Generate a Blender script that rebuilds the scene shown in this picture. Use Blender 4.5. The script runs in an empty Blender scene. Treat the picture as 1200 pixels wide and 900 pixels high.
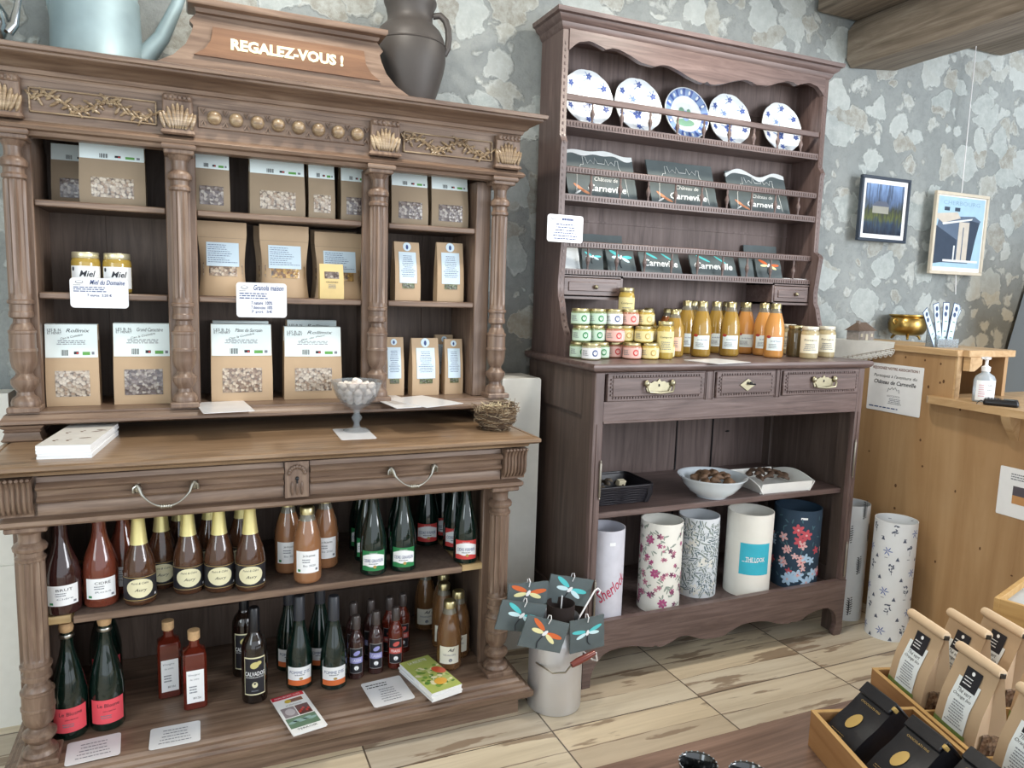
import bpy, bmesh, math, random
from mathutils import Vector, Matrix, Euler
random.seed(7)
sc = bpy.context.scene
COL = sc.collection
PI = math.pi
def R(d): return math.radians(d)

# ---------------------------------------------------------------- camera
CF, CYAW, CPITCH, CROLL = 855.42, 0.41347, 0.12432, 0.03106
CPOS = Vector((-1.1741, -2.5842, 1.3399))
cp, sp, cw, sw = math.cos(CPITCH), math.sin(CPITCH), math.cos(CYAW), math.sin(CYAW)
FWD = Vector((sw * cp, cw * cp, -sp)); _r = Vector((cw, -sw, 0)); _u = _r.cross(FWD)
RGT = math.cos(CROLL) * _r + math.sin(CROLL) * _u
UPV = -math.sin(CROLL) * _r + math.cos(CROLL) * _u
cam_d = bpy.data.cameras.new('camera'); cam = bpy.data.objects.new('camera', cam_d); COL.objects.link(cam)
cam_d.sensor_fit = 'HORIZONTAL'; cam_d.sensor_width = 36.0; cam_d.lens = CF / 1200 * 36
cam_d.clip_start = 0.02; cam_d.clip_end = 60
cam.matrix_world = Matrix(((RGT.x, UPV.x, -FWD.x, CPOS.x), (RGT.y, UPV.y, -FWD.y, CPOS.y), (RGT.z, UPV.z, -FWD.z, CPOS.z), (0, 0, 0, 1)))
sc.camera = cam
def at(x, y, ax, v):
    """point where the sight line of photo point (x, y) meets the plane coordinate[ax] = v"""
    d = FWD * CF + RGT * (x - 600) - UPV * (y - 450)
    return CPOS + d * ((v - CPOS[ax]) / d[ax])

# ---------------------------------------------------------------- world, lights, exposure
w = bpy.data.worlds.new('world'); sc.world = w; w.use_nodes = True
w.node_tree.nodes['Background'].inputs[0].default_value = (0.86, 0.93, 1.0, 1)
w.node_tree.nodes['Background'].inputs[1].default_value = 1.75
def area(name, loc, to, sx, sy, energy, color):
    l = bpy.data.lights.new(name, 'AREA'); l.shape = 'RECTANGLE'; l.size = sx; l.size_y = sy
    l.energy = energy; l.color = color
    o = bpy.data.objects.new(name, l); COL.objects.link(o); o.location = loc
    o.rotation_euler = (Vector(to) - Vector(loc)).to_track_quat('-Z', 'Y').to_euler()
    return o
area('window_light', (2.5, -3.6, 1.9), (0.1, -0.1, 0.9), 1.4, 1.6, 95, (0.93, 0.96, 1.0))
area('left_window_light', (-3.0, -2.6, 1.7), (-0.8, -0.2, 1.0), 0.9, 1.3, 22, (0.80, 0.92, 1.0))
area('ceiling_lamp_light', (0.55, -0.72, 2.62), (0.55, -0.72, 0), 0.16, 0.16, 15, (1.0, 0.93, 0.82))
area('ceiling_lamp_light', (-0.9, -0.75, 2.62), (-0.9, -0.75, 0), 0.16, 0.16, 13, (1.0, 0.93, 0.82))
sc.view_settings.view_transform = 'Standard'; sc.view_settings.look = 'None'
sc.view_settings.exposure = 0.16; sc.view_settings.gamma = 1.0
try: sc.view_settings.use_curve_mapping = False
except Exception: pass
sc.cycles.use_denoising = True
sc.cycles.max_bounces = 8; sc.cycles.transmission_bounces = 6; sc.cycles.transparent_max_bounces = 8
sc.cycles.sample_clamp_indirect = 3.0
sc.cycles.caustics_reflective = False; sc.cycles.caustics_refractive = False

# ---------------------------------------------------------------- materials
def s2l(c):
    return tuple(((v / 255) / 12.92 if v / 255 <= 0.04045 else (((v / 255) + 0.055) / 1.055) ** 2.4) for v in c)
class NT:
    def __init__(s, name):
        m = bpy.data.materials.new(name); m.use_nodes = True; s.m = m; s.t = m.node_tree
        s.b = s.t.nodes['Principled BSDF']
    def n(s, typ, inp=None, **props):
        nd = s.t.nodes.new(typ)
        for k, v in props.items(): setattr(nd, k, v)
        for k, v in (inp or {}).items():
            if isinstance(v, bpy.types.NodeSocket): s.t.links.new(v, nd.inputs[k])
            else: nd.inputs[k].default_value = v
        return nd
    def link(s, a, key):
        s.t.links.new(a, s.b.inputs[key])
    def math(s, op, a, b=0.0, c=0.0):
        nd = s.n('ShaderNodeMath', {0: a, 1: b, 2: c}, operation=op); return nd.outputs[0]
    def ramp(s, fac, stops, interp='LINEAR'):
        nd = s.n('ShaderNodeValToRGB', {0: fac}); cr = nd.color_ramp; cr.interpolation = interp
        while len(cr.elements) < len(stops): cr.elements.new(0.5)
        for e, (p, c) in zip(cr.elements, stops):
            e.position = p; e.color = (*c, 1) if len(c) == 3 else c
        return nd.outputs[0]
    def mix(s, f, a, b, blend='MIX'):
        nd = s.t.nodes.new('ShaderNodeMix'); nd.data_type = 'RGBA'; nd.blend_type = blend
        for k, v in ((0, f), (6, a), (7, b)):
            if isinstance(v, bpy.types.NodeSocket): s.t.links.new(v, nd.inputs[k])
            else: nd.inputs[k].default_value = v if not isinstance(v, tuple) else (*v[:3], 1)
        return nd.outputs[2]
    def coord(s, scale=(1, 1, 1), out='Object', loc=(0, 0, 0)):
        tc = s.n('ShaderNodeTexCoord')
        return s.n('ShaderNodeMapping', {0: tc.outputs[out], 'Scale': scale, 'Location': loc}).outputs[0]
    def bump(s, h, strength, dist=0.01):
        b = s.n('ShaderNodeBump', {'Height': h, 'Strength': strength, 'Distance': dist}); s.link(b.outputs[0], 'Normal')
MC = {}
def mat(name, col, rough=0.5, metal=0.0, trans=0.0, spec=0.5, coat=0.0, ior=1.45, vary=0.06, vs=25, alpha=1.0, bump=0.0):
    if name in MC: return MC[name]
    k = NT(name); c = s2l(col)
    b = k.b.inputs
    b['Roughness'].default_value = rough; b['Metallic'].default_value = metal
    b['Transmission Weight'].default_value = trans; b['Specular IOR Level'].default_value = spec
    b['Coat Weight'].default_value = coat; b['Coat Roughness'].default_value = 0.08; b['IOR'].default_value = ior
    b['Alpha'].default_value = alpha
    if vary:
        nz = k.n('ShaderNodeTexNoise', {0: k.coord(), 'Scale': vs, 'Detail': 3.0})
        f = lambda q: tuple(min(1, v * q) for v in c)
        k.link(k.ramp(nz.outputs[0], [(0.3, f(1 - vary)), (0.7, f(1 + vary))]), 'Base Color')
        if bump: k.bump(nz.outputs[0], bump, 0.004)
    else: b['Base Color'].default_value = (*c, 1)
    MC[name] = k.m; return k.m
def wood(name, c1, c2, c3=None, axis=0, g=16, rough=0.42, coat=0.15, bump=0.12, dist=1.2):
    if name in MC: return MC[name]
    k = NT(name); sc_ = [g, g, g]; sc_[axis] = g * 0.07
    v = k.coord(tuple(sc_))
    n1 = k.n('ShaderNodeTexNoise', {0: v, 'Scale': 2.2, 'Detail': 8.0, 'Roughness': 0.62, 'Distortion': dist})
    n2 = k.n('ShaderNodeTexNoise', {0: k.coord((3, 3, 3)), 'Scale': 1.6, 'Detail': 3.0})
    col = k.ramp(n1.outputs[0], [(0.30, s2l(c1)), (0.52, s2l(c2)), (0.72, s2l(c3 or c2))])
    col = k.mix(k.ramp(n2.outputs[0], [(0.35, (0, 0, 0)), (0.7, (1, 1, 1))]), col, k.mix(0.35, col, s2l(c1)))
    k.link(col, 'Base Color'); k.b.inputs['Roughness'].default_value = rough
    k.b.inputs['Coat Weight'].default_value = coat; k.b.inputs['Coat Roughness'].default_value = 0.25
    k.bump(n1.outputs[0], bump, 0.003)
    MC[name] = k.m; return k.m
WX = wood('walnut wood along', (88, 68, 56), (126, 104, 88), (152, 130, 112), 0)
WZ = wood('walnut wood upright', (88, 68, 56), (124, 102, 87), (150, 128, 110), 2)
WY = wood('walnut wood deep', (88, 68, 56), (126, 104, 88), (152, 130, 112), 1)
WTOP = wood('worn walnut top', (104, 82, 62), (142, 116, 90), (164, 138, 112), 0, rough=0.3, coat=0.3)
WGOLD = wood('rubbed gilt walnut', (96, 76, 58), (152, 130, 102), (196, 178, 148), 0, g=40, rough=0.35)
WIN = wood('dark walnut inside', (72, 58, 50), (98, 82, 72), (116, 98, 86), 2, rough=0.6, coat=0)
OX = wood('dark oak along', (80, 64, 61), (106, 88, 84), (126, 108, 104), 0, g=20)
OZ = wood('dark oak upright', (78, 62, 59), (104, 86, 82), (124, 106, 102), 2, g=20)
OIN = wood('dark oak inside', (78, 64, 60), (108, 92, 88), (124, 108, 104), 2, g=14, rough=0.6, coat=0)
OSIDE = wood('grey oak side', (70, 58, 52), (90, 76, 70), (106, 92, 84), 2, g=12, rough=0.55, coat=0)
LEDGE = wood('bare cut wood', (170, 140, 96), (196, 168, 122), (210, 184, 140), 0, g=12, coat=0)
PINE = wood('plywood counter', (158, 122, 84), (176, 142, 102), (188, 156, 118), 2, g=5, rough=0.5, coat=0.05, bump=0.04, dist=0.6)
PINEX = wood('pine board', (176, 140, 98), (200, 168, 126), (214, 186, 146), 1, g=10, rough=0.5, bump=0.05)
CRATE = wood('crate wood', (172, 132, 78), (196, 158, 100), (210, 176, 122), 1, g=10, rough=0.55, coat=0)
CRATEP = wood('crate plywood face', (140, 98, 58), (158, 116, 74), (172, 130, 88), 1, g=14, rough=0.6, coat=0)
TABW = wood('low table veneer', (92, 70, 58), (124, 98, 84), (146, 118, 102), 0, g=9, rough=0.35, coat=0.3, dist=3)
BEAMW = wood('old beam wood', (98, 88, 76), (132, 120, 106), (158, 148, 134), 1, g=7, rough=0.8, coat=0, bump=0.6, dist=2.5)
BRASS = mat('aged brass', (176, 146, 84), 0.28, 1.0, vary=0.12)
PBRASS = mat('pale brass', (164, 158, 134), 0.42, 1.0, vary=0.1)
IRON = mat('worn steel', (170, 168, 160), 0.3, 1.0, vary=0.15)
STEEL = mat('brushed steel', (214, 215, 219), 0.42, 0.75, vary=0.06, vs=6)
ZINC = mat('zinc sheet', (146, 166, 172), 0.55, 0.35, vary=0.12, vs=9)
WHITE = mat('white paper', (240, 242, 244), 0.6, vary=0.02)
CARDM = mat('laminated card', (226, 228, 232), 0.3, coat=0.2, vary=0.02)
WPAINT = mat('white paint', (232, 232, 226), 0.5, vary=0.03)
INK = mat('black ink', (40, 42, 50), 0.6, vary=0)
GINK = mat('grey ink', (120, 124, 134), 0.6, vary=0)
BINK = mat('blue ink', (60, 80, 130), 0.6, vary=0)
CHALK = mat('white chalk paint', (232, 236, 236), 0.7, vary=0.05)
KRAFT = mat('kraft paper', (186, 160, 130), 0.65, vary=0.06, vs=8, bump=0.15)
KRAFTD = mat('grey kraft paper', (152, 134, 112), 0.65, vary=0.06, vs=8, bump=0.15)
BLK = mat('black plastic', (22, 22, 26), 0.3, vary=0.1)
SLATE = mat('dark slate', (88, 98, 100), 0.62, vary=0.14, vs=14, bump=0.25)
GOLDP = mat('gold print', (190, 160, 96), 0.4, 0.3, vary=0.05)
RED = mat('red print', (206, 68, 66), 0.5, vary=0.03)
GREEN = mat('green print', (44, 128, 76), 0.5, vary=0.03)
LID = mat('tin lid', (196, 184, 140), 0.3, 0.9, vary=0.05)
GLS = mat('thin clear glass', (150, 158, 164), 0.03, coat=1.0, vary=0, alpha=0.32)
CORK = mat('cork stopper', (196, 160, 118), 0.75, vary=0.12, vs=120)

# ---------------------------------------------------------------- objects
def wl(o):
    v = Vector((0, 0, 0))
    while o is not None: v = v + o.location; o = o.parent
    return v
def tag(o, label=None, cat=None, group=None, kind=None):
    if label: o['label'] = label
    if cat: o['category'] = cat
    if group: o['group'] = group
    if kind: o['kind'] = kind
    return o
def thing(name, label, cat, loc=(0, 0, 0), rz=0.0, group=None):
    o = bpy.data.objects.new(name, None); COL.objects.link(o); o.location = loc; o.rotation_euler = (0, 0, rz)
    o.empty_display_size = 0.05
    return tag(o, label, cat, group)
def copy_tree(o, parent=None):
    c = o.copy(); COL.objects.link(c); c.parent = parent
    for ch in list(o.children): copy_tree(ch, c)
    return c
USED = set()
def face(loc, k=0.85):
    return k * math.atan2(CPOS.x - loc[0], -(CPOS.y - loc[1]))
def place(proto, loc, rz=None, label=None, group=None, rot=None):
    """first call moves the prototype itself, later calls copy it with its parts"""
    if proto.name in USED: o = copy_tree(proto)
    else: USED.add(proto.name); o = proto
    o.location = loc; o.rotation_euler = rot or (0, 0, face(loc) if rz is None else rz)
    if label: o['label'] = label
    if group: o['group'] = group
    return o
def relax(items, x0, x1, y0, y1, fixed=(), n=120):
    """nudge upright round things (object, radius) apart until none touch, inside the given rectangle"""
    P = [[o.location.x, o.location.y, r, True] for o, r in items] + [[o.location.x, o.location.y, r, False] for o, r in fixed]
    for _ in range(n):
        for i in range(len(P)):
            a = P[i]
            if a[3]: a[0] = min(max(a[0], x0 + a[2]), x1 - a[2]); a[1] = min(max(a[1], y0 + a[2]), y1 - a[2])
            for b in P[i + 1:]:
                dx, dy = b[0] - a[0], b[1] - a[1]; d = math.hypot(dx, dy) or 1e-4; g = a[2] + b[2] + 0.0012 - d
                if g > 0 and (a[3] or b[3]):
                    ux_, uy_ = dx / d, dy / d; k = 0.5 if a[3] and b[3] else 1.0
                    if a[3]: a[0] -= ux_ * g * k; a[1] -= uy_ * g * k
                    if b[3]: b[0] += ux_ * g * k; b[1] += uy_ * g * k
    for (o, r), p in zip(items, P): o.location.x, o.location.y = p[0], p[1]
RAD = []
TXT = {}
def text_geo(s, bold=0.0, shear=0.0):
    k = (s, bold, shear)
    if k not in TXT:
        cu = bpy.data.curves.new('t', 'FONT'); cu.body = s; cu.size = 1; cu.offset = bold; cu.shear = shear
        cu.resolution_u = 2; cu.fill_mode = 'FRONT'
        ob = bpy.data.objects.new('t', cu); COL.objects.link(ob)
        bpy.context.view_layer.update()
        me = ob.to_mesh()
        vs = [(v.co.x, v.co.y) for v in me.vertices]; fs = [tuple(p.vertices) for p in me.polygons]
        ob.to_mesh_clear(); bpy.data.objects.remove(ob); bpy.data.curves.remove(cu)
        x0 = min(v[0] for v in vs); x1 = max(v[0] for v in vs); y0 = min(v[1] for v in vs); y1 = max(v[1] for v in vs)
        TXT[k] = ([((v[0] - (x0 + x1) / 2) / (x1 - x0), (v[1] - (y0 + y1) / 2) / (y1 - y0)) for v in vs], fs)
    return TXT[k]
def flat(u, v, o): return (u, -o, v)                    # upright sheet facing -Y
def top(u, v, o): return (u, v, o)                      # sheet lying face up
def cyl(r):
    return lambda u, v, o: ((r + o) * math.sin(u / r), -(r + o) * math.cos(u / r), v)
class MB:
    def __init__(s): s.bm = bmesh.new(); s.mats = []; s.M = Matrix.Identity(4)
    def mi(s, m):
        if m not in s.mats: s.mats.append(m)
        return s.mats.index(m)
    def V(s, p): return s.bm.verts.new(s.M @ Vector(p))
    def F(s, vs, m):
        try: f = s.bm.faces.new(vs)
        except ValueError: return None
        f.material_index = s.mi(m); f.smooth = True; return f
    def box(s, x0, x1, y0, y1, z0, z1, m, bev=0.0):
        if x0 > x1: x0, x1 = x1, x0
        if y0 > y1: y0, y1 = y1, y0
        if z0 > z1: z0, z1 = z1, z0
        b = bev if bev < min(x1 - x0, y1 - y0, z1 - z0) * 0.45 else 0
        if not b:
            v = [s.V(p) for p in ((x0, y0, z0), (x1, y0, z0), (x1, y1, z0), (x0, y1, z0), (x0, y0, z1), (x1, y0, z1), (x1, y1, z1), (x0, y1, z1))]
            for q in ((0, 3, 2, 1), (4, 5, 6, 7), (0, 1, 5, 4), (1, 2, 6, 5), (2, 3, 7, 6), (3, 0, 4, 7)): s.F([v[i] for i in q], m)
            return
        tb = bmesh.new(); bmesh.ops.create_cube(tb, size=1)
        for v in tb.verts: v.co = Vector(((x0 + x1) / 2 + v.co.x * (x1 - x0), (y0 + y1) / 2 + v.co.y * (y1 - y0), (z0 + z1) / 2 + v.co.z * (z1 - z0)))
        bmesh.ops.bevel(tb, geom=tb.edges[:], offset=b, segments=1, affect='EDGES')
        s.merge(tb, m)
    def merge(s, tb, m):
        mp = {v: s.V(v.co) for v in tb.verts}
        for f in tb.faces: s.F([mp[v] for v in f.verts], m)
        tb.free()
    def rings(s, rs, m, cap0=True, cap1=True, closed=True):
        """rs: list of vertex rings (lists of points)"""
        R_ = [[s.V(p) for p in r] for r in rs]; n = len(R_[0])
        for a, b in zip(R_, R_[1:]):
            for i in range(n if closed else n - 1):
                j = (i + 1) % n; s.F([a[i], a[j], b[j], b[i]], m)
        if cap0: s.F(R_[0][::-1], m)
        if cap1: s.F(R_[-1], m)
        return R_
    def mould(s, x0, x1, y0, y1, prof, m, back=False):
        """rectangular body whose sides follow prof [(outset, z)] on left, front and right (and back)"""
        s.rings([[(x0 - o, y0 - o, z), (x1 + o, y0 - o, z), (x1 + o, y1 + (o if back else 0), z), (x0 - o, y1 + (o if back else 0), z)] for o, z in prof], m)
    def lathe(s, prof, c=(0, 0, 0), seg=24, m=None, cap0=True, cap1=True, flute=None, sx=1.0, sy=1.0):
        rs = []
        for r, z in prof:
            ring = []
            for i in range(seg):
                a = 2 * PI * i / seg; q = r
                if flute and flute[0] <= z <= flute[1]: q = r * (1 - flute[3] * (0.5 + 0.5 * math.cos(flute[2] * a)) ** 0.6)
                ring.append((c[0] + q * math.cos(a) * sx, c[1] + q * math.sin(a) * sy, c[2] + z))
            rs.append(ring)
        s.rings(rs, m, cap0, cap1)
    def tube(s, pts, r, m, seg=8, caps=True):
        pts = [Vector(p) for p in pts]; rs = []
        rr = r if isinstance(r, (list, tuple)) else [r] * len(pts)
        up = Vector((0.13, 0.21, 0.97)); px = None
        for i, p in enumerate(pts):
            t = (pts[min(i + 1, len(pts) - 1)] - pts[max(i - 1, 0)]).normalized()
            if px is None:
                px = t.cross(up)
                if px.length < 0.05: px = t.cross(Vector((1, 0, 0)))
            px = (px - t * px.dot(t)).normalized(); py = t.cross(px)
            rs.append([p + (px * math.cos(2 * PI * k / seg) + py * math.sin(2 * PI * k / seg)) * rr[i] for k in range(seg)])
        s.rings(rs, m, caps, caps)
    def prism(s, pts, plane, a, b, m):
        """extrude the polygon pts along the axis missing from plane"""
        def P(u, v, t): return {'xz': (u, t, v), 'yz': (t, u, v), 'xy': (u, v, t)}[plane]
        v0 = [s.V(P(u, v, a)) for u, v in pts]; v1 = [s.V(P(u, v, b)) for u, v in pts]; n = len(pts)
        s.F(v0, m); s.F(v1[::-1], m)
        for i in range(n): s.F([v0[i], v1[i], v1[(i + 1) % n], v0[(i + 1) % n]], m)
    def ball(s, c, r, m, u=12, v=8):
        r = r if isinstance(r, (list, tuple)) else (r, r, r)
        pr = [(math.sin(PI * i / v), -math.cos(PI * i / v)) for i in range(v + 1)]
        rs = [[(c[0] + r[0] * max(q, 1e-3) * math.cos(2 * PI * k / u), c[1] + r[1] * max(q, 1e-3) * math.sin(2 * PI * k / u), c[2] + r[2] * z) for k in range(u)] for q, z in pr]
        s.rings(rs, m)
    # decorations on a surface function S(u, v, offset)
    def patch(s, S, u0, u1, v0, v1, m, off=0.0004, nu=1, nv=1, edge=0.0):
        g = [[s.V(S(u0 + (u1 - u0) * i / nu, v0 + (v1 - v0) * j / nv, off)) for i in range(nu + 1)] for j in range(nv + 1)]
        for j in range(nv):
            for i in range(nu): s.F([g[j][i], g[j][i + 1], g[j + 1][i + 1], g[j + 1][i]], m)
    def poly(s, S, pts, m, off=0.0006):
        s.F([s.V(S(u, v, off)) for u, v in pts], m)
    def ell(s, S, u, v, a, b, m, rot=0.0, off=0.0006, n=12):
        c_, s_ = math.cos(rot), math.sin(rot); K = max(1, min(5, math.ceil(max(a, b) / 0.009))) if S not in (flat, top) else 1
        rs = [[s.V(S(u + q * a * math.cos(t) * c_ - q * b * math.sin(t) * s_, v + q * a * math.cos(t) * s_ + q * b * math.sin(t) * c_, off)) for t in [2 * PI * k / n for k in range(n)]] for q in [(K - j) / K for j in range(K)]]
        for g, h in zip(rs, rs[1:]):
            for i in range(n): s.F([g[i], g[(i + 1) % n], h[(i + 1) % n], h[i]], m)
        s.F(rs[-1], m)
    def strip(s, S, us, lo, hi, m, off=0.0006):
        lo_, hi_ = [s.V(S(u, l, off)) for u, l in zip(us, lo)], [s.V(S(u, h, off)) for u, h in zip(us, hi)]
        for i in range(len(us) - 1): s.F([lo_[i], lo_[i + 1], hi_[i + 1], hi_[i]], m)
    def text(s, S, st, u, v, w, h, m, off=0.0008, bold=0.0, shear=0.0, rot=0.0):
        vs, fs = text_geo(st, bold, shear); c_, s_ = math.cos(rot), math.sin(rot)
        V_ = [s.V(S(u + x * w * c_ - y * h * s_, v + x * w * s_ + y * h * c_, off)) for x, y in vs]
        for f in fs: s.F([V_[i] for i in f], m)
    def lines(s, S, u0, u1, v0, v1, n, m, off=0.0007, fill=0.45, center=False, seed=1):
        rn = random.Random(seed); h = (v1 - v0) / n
        for k in range(n):
            y = v1 - (k + 0.5) * h; wd = (u1 - u0) * rn.uniform(0.55, 1.0)
            a = (u0 + u1) / 2 - wd / 2 if center else u0; x = a
            while x < a + wd:
                q = min(rn.uniform(0.03, 0.11) * (u1 - u0), a + wd - x)
                s.patch(S, x, x + q, y - h * fill / 2, y + h * fill / 2, m, off); x += q + 0.02 * (u1 - u0)
    def build(s, name, parent=None, smooth=38, label=None, loc=None, rot=None, recalc=True):
        if recalc: bmesh.ops.recalc_face_normals(s.bm, faces=s.bm.faces[:])
        if parent is not None and loc is None: bmesh.ops.translate(s.bm, vec=-wl(parent), verts=s.bm.verts[:])
        me = bpy.data.meshes.new(name); s.bm.to_mesh(me); s.bm.free()
        for m in s.mats: me.materials.append(m)
        me.set_sharp_from_angle(angle=R(smooth))
        o = bpy.data.objects.new(name, me); COL.objects.link(o)
        if parent is not None: o.parent = parent
        if loc is not None: o.location = loc
        if rot is not None: o.rotation_euler = rot
        if label: o['label'] = label
        return o
def struct(o): o['kind'] = 'structure'; return o
# ================================================================ SETTING
def stone_mat():
    k = NT('rubble stone wall'); v0 = k.coord()
    dn = k.n('ShaderNodeTexNoise', {0: v0, 'Scale': 7.0, 'Detail': 4.0})
    v = k.n('ShaderNodeVectorMath', {0: v0, 1: k.n('ShaderNodeVectorMath', {0: dn.outputs[1], 'Scale': 0.17}, operation='SCALE').outputs[0]}, operation='ADD').outputs[0]
    n2 = k.n('ShaderNodeTexNoise', {0: v0, 'Scale': 2.1, 'Detail': 2.0})
    fine = k.n('ShaderNodeTexNoise', {0: v0, 'Scale': 26.0, 'Detail': 7.0, 'Roughness': 0.72})
    def layer(scale, base, spread, noise_, loc):
        vs = k.n('ShaderNodeMapping', {0: v, 'Scale': scale, 'Location': loc}).outputs[0]
        vo = k.n('ShaderNodeTexVoronoi', {0: vs, 'Scale': 1.0, 'Randomness': 1.0}); h = k.n('ShaderNodeSeparateColor', {0: vo.outputs[1]})
        rad = k.math('ADD', k.math('MULTIPLY', h.outputs[0], spread), k.math('ADD', base, k.math('MULTIPLY', n2.outputs[0], 0.16)))
        dd = k.math('ADD', vo.outputs[0], k.math('MULTIPLY', k.math('SUBTRACT', fine.outputs[0], 0.5), noise_))
        return k.math('SUBTRACT', rad, dd), h
    e1, hs = layer((6.6, 1.0, 7.8), 0.25, 0.36, 0.36, (0, 0, 0)); e2, h2 = layer((13.0, 1.0, 15.0), 0.02, 0.34, 0.4, (3.3, 0, 1.7))
    edge = k.math('MAXIMUM', e1, k.math('SUBTRACT', k.math('MULTIPLY', e2, 0.5), 0.01))
    mask = k.ramp(k.math('ADD', k.math('MULTIPLY', edge, 5.0), 0.5), [(0.40, (0, 0, 0)), (0.72, (1, 1, 1))])
    rim = k.ramp(k.math('ABSOLUTE', k.math('SUBTRACT', edge, 0.035)), [(0.0, (1, 1, 1)), (0.05, (0, 0, 0))])
    stone = k.ramp(hs.outputs[1], [(0.0, s2l((158, 166, 165))), (0.4, s2l((182, 188, 186))), (0.75, s2l((160, 160, 152))), (1.0, s2l((144, 142, 134)))])
    stone = k.mix(k.ramp(fine.outputs[0], [(0.40, (0, 0, 0)), (0.62, (0.55, 0.55, 0.55))]), stone, s2l((196, 202, 200)))
    stone = k.mix(k.math('MULTIPLY', rim, 0.5), stone, s2l((206, 212, 211)))
    mort = k.ramp(n2.outputs[0], [(0.3, s2l((138, 144, 144))), (0.7, s2l((162, 167, 166)))])
    mort = k.mix(k.ramp(fine.outputs[0], [(0.45, (0, 0, 0)), (0.7, (0.5, 0.5, 0.5))]), mort, s2l((120, 126, 126)))
    sx = k.n('ShaderNodeSeparateXYZ', {0: v0})
    # bare brown stone, without lime wash, low on the wall beyond the pictures and beside the buffet
    bn = k.n('ShaderNodeTexNoise', {0: v0, 'Scale': 3.0, 'Detail': 3.0})
    lowz = k.math('ADD', k.math('MULTIPLY', k.math('SUBTRACT', 1.5, sx.outputs[2]), 1.6), k.math('SUBTRACT', bn.outputs[0], 0.62))
    farx = k.math('ADD', k.math('MULTIPLY', k.math('SUBTRACT', sx.outputs[0], 2.28), 2.4), k.math('SUBTRACT', bn.outputs[0], 0.6))
    farx = k.math('MINIMUM', farx, k.math('MULTIPLY', k.math('SUBTRACT', 1.75, sx.outputs[2]), 2.0))
    gap = k.math('MINIMUM', lowz, k.math('MULTIPLY', k.math('SUBTRACT', 0.35, k.math('ABSOLUTE', k.math('ADD', sx.outputs[0], 0.1))), 5.0))
    brn = k.n('ShaderNodeClamp', {0: k.math('MAXIMUM', farx, gap)}).outputs[0]
    out = k.mix(mask, mort, stone)
    out = k.mix(k.math('MULTIPLY', brn, 0.85), out, k.mix(mask, s2l((96, 86, 68)), k.ramp(hs.outputs[1], [(0.0, s2l((128, 112, 84))), (1.0, s2l((160, 142, 112)))])))
    k.link(out, 'Base Color'); k.b.inputs['Roughness'].default_value = 0.9; k.b.inputs['Specular IOR Level'].default_value = 0.15
    h = k.math('ADD', k.math('MULTIPLY', mask, 0.6), k.math('MULTIPLY', fine.outputs[0], 0.5))
    k.bump(h, 0.55, 0.02); return k.m
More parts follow.
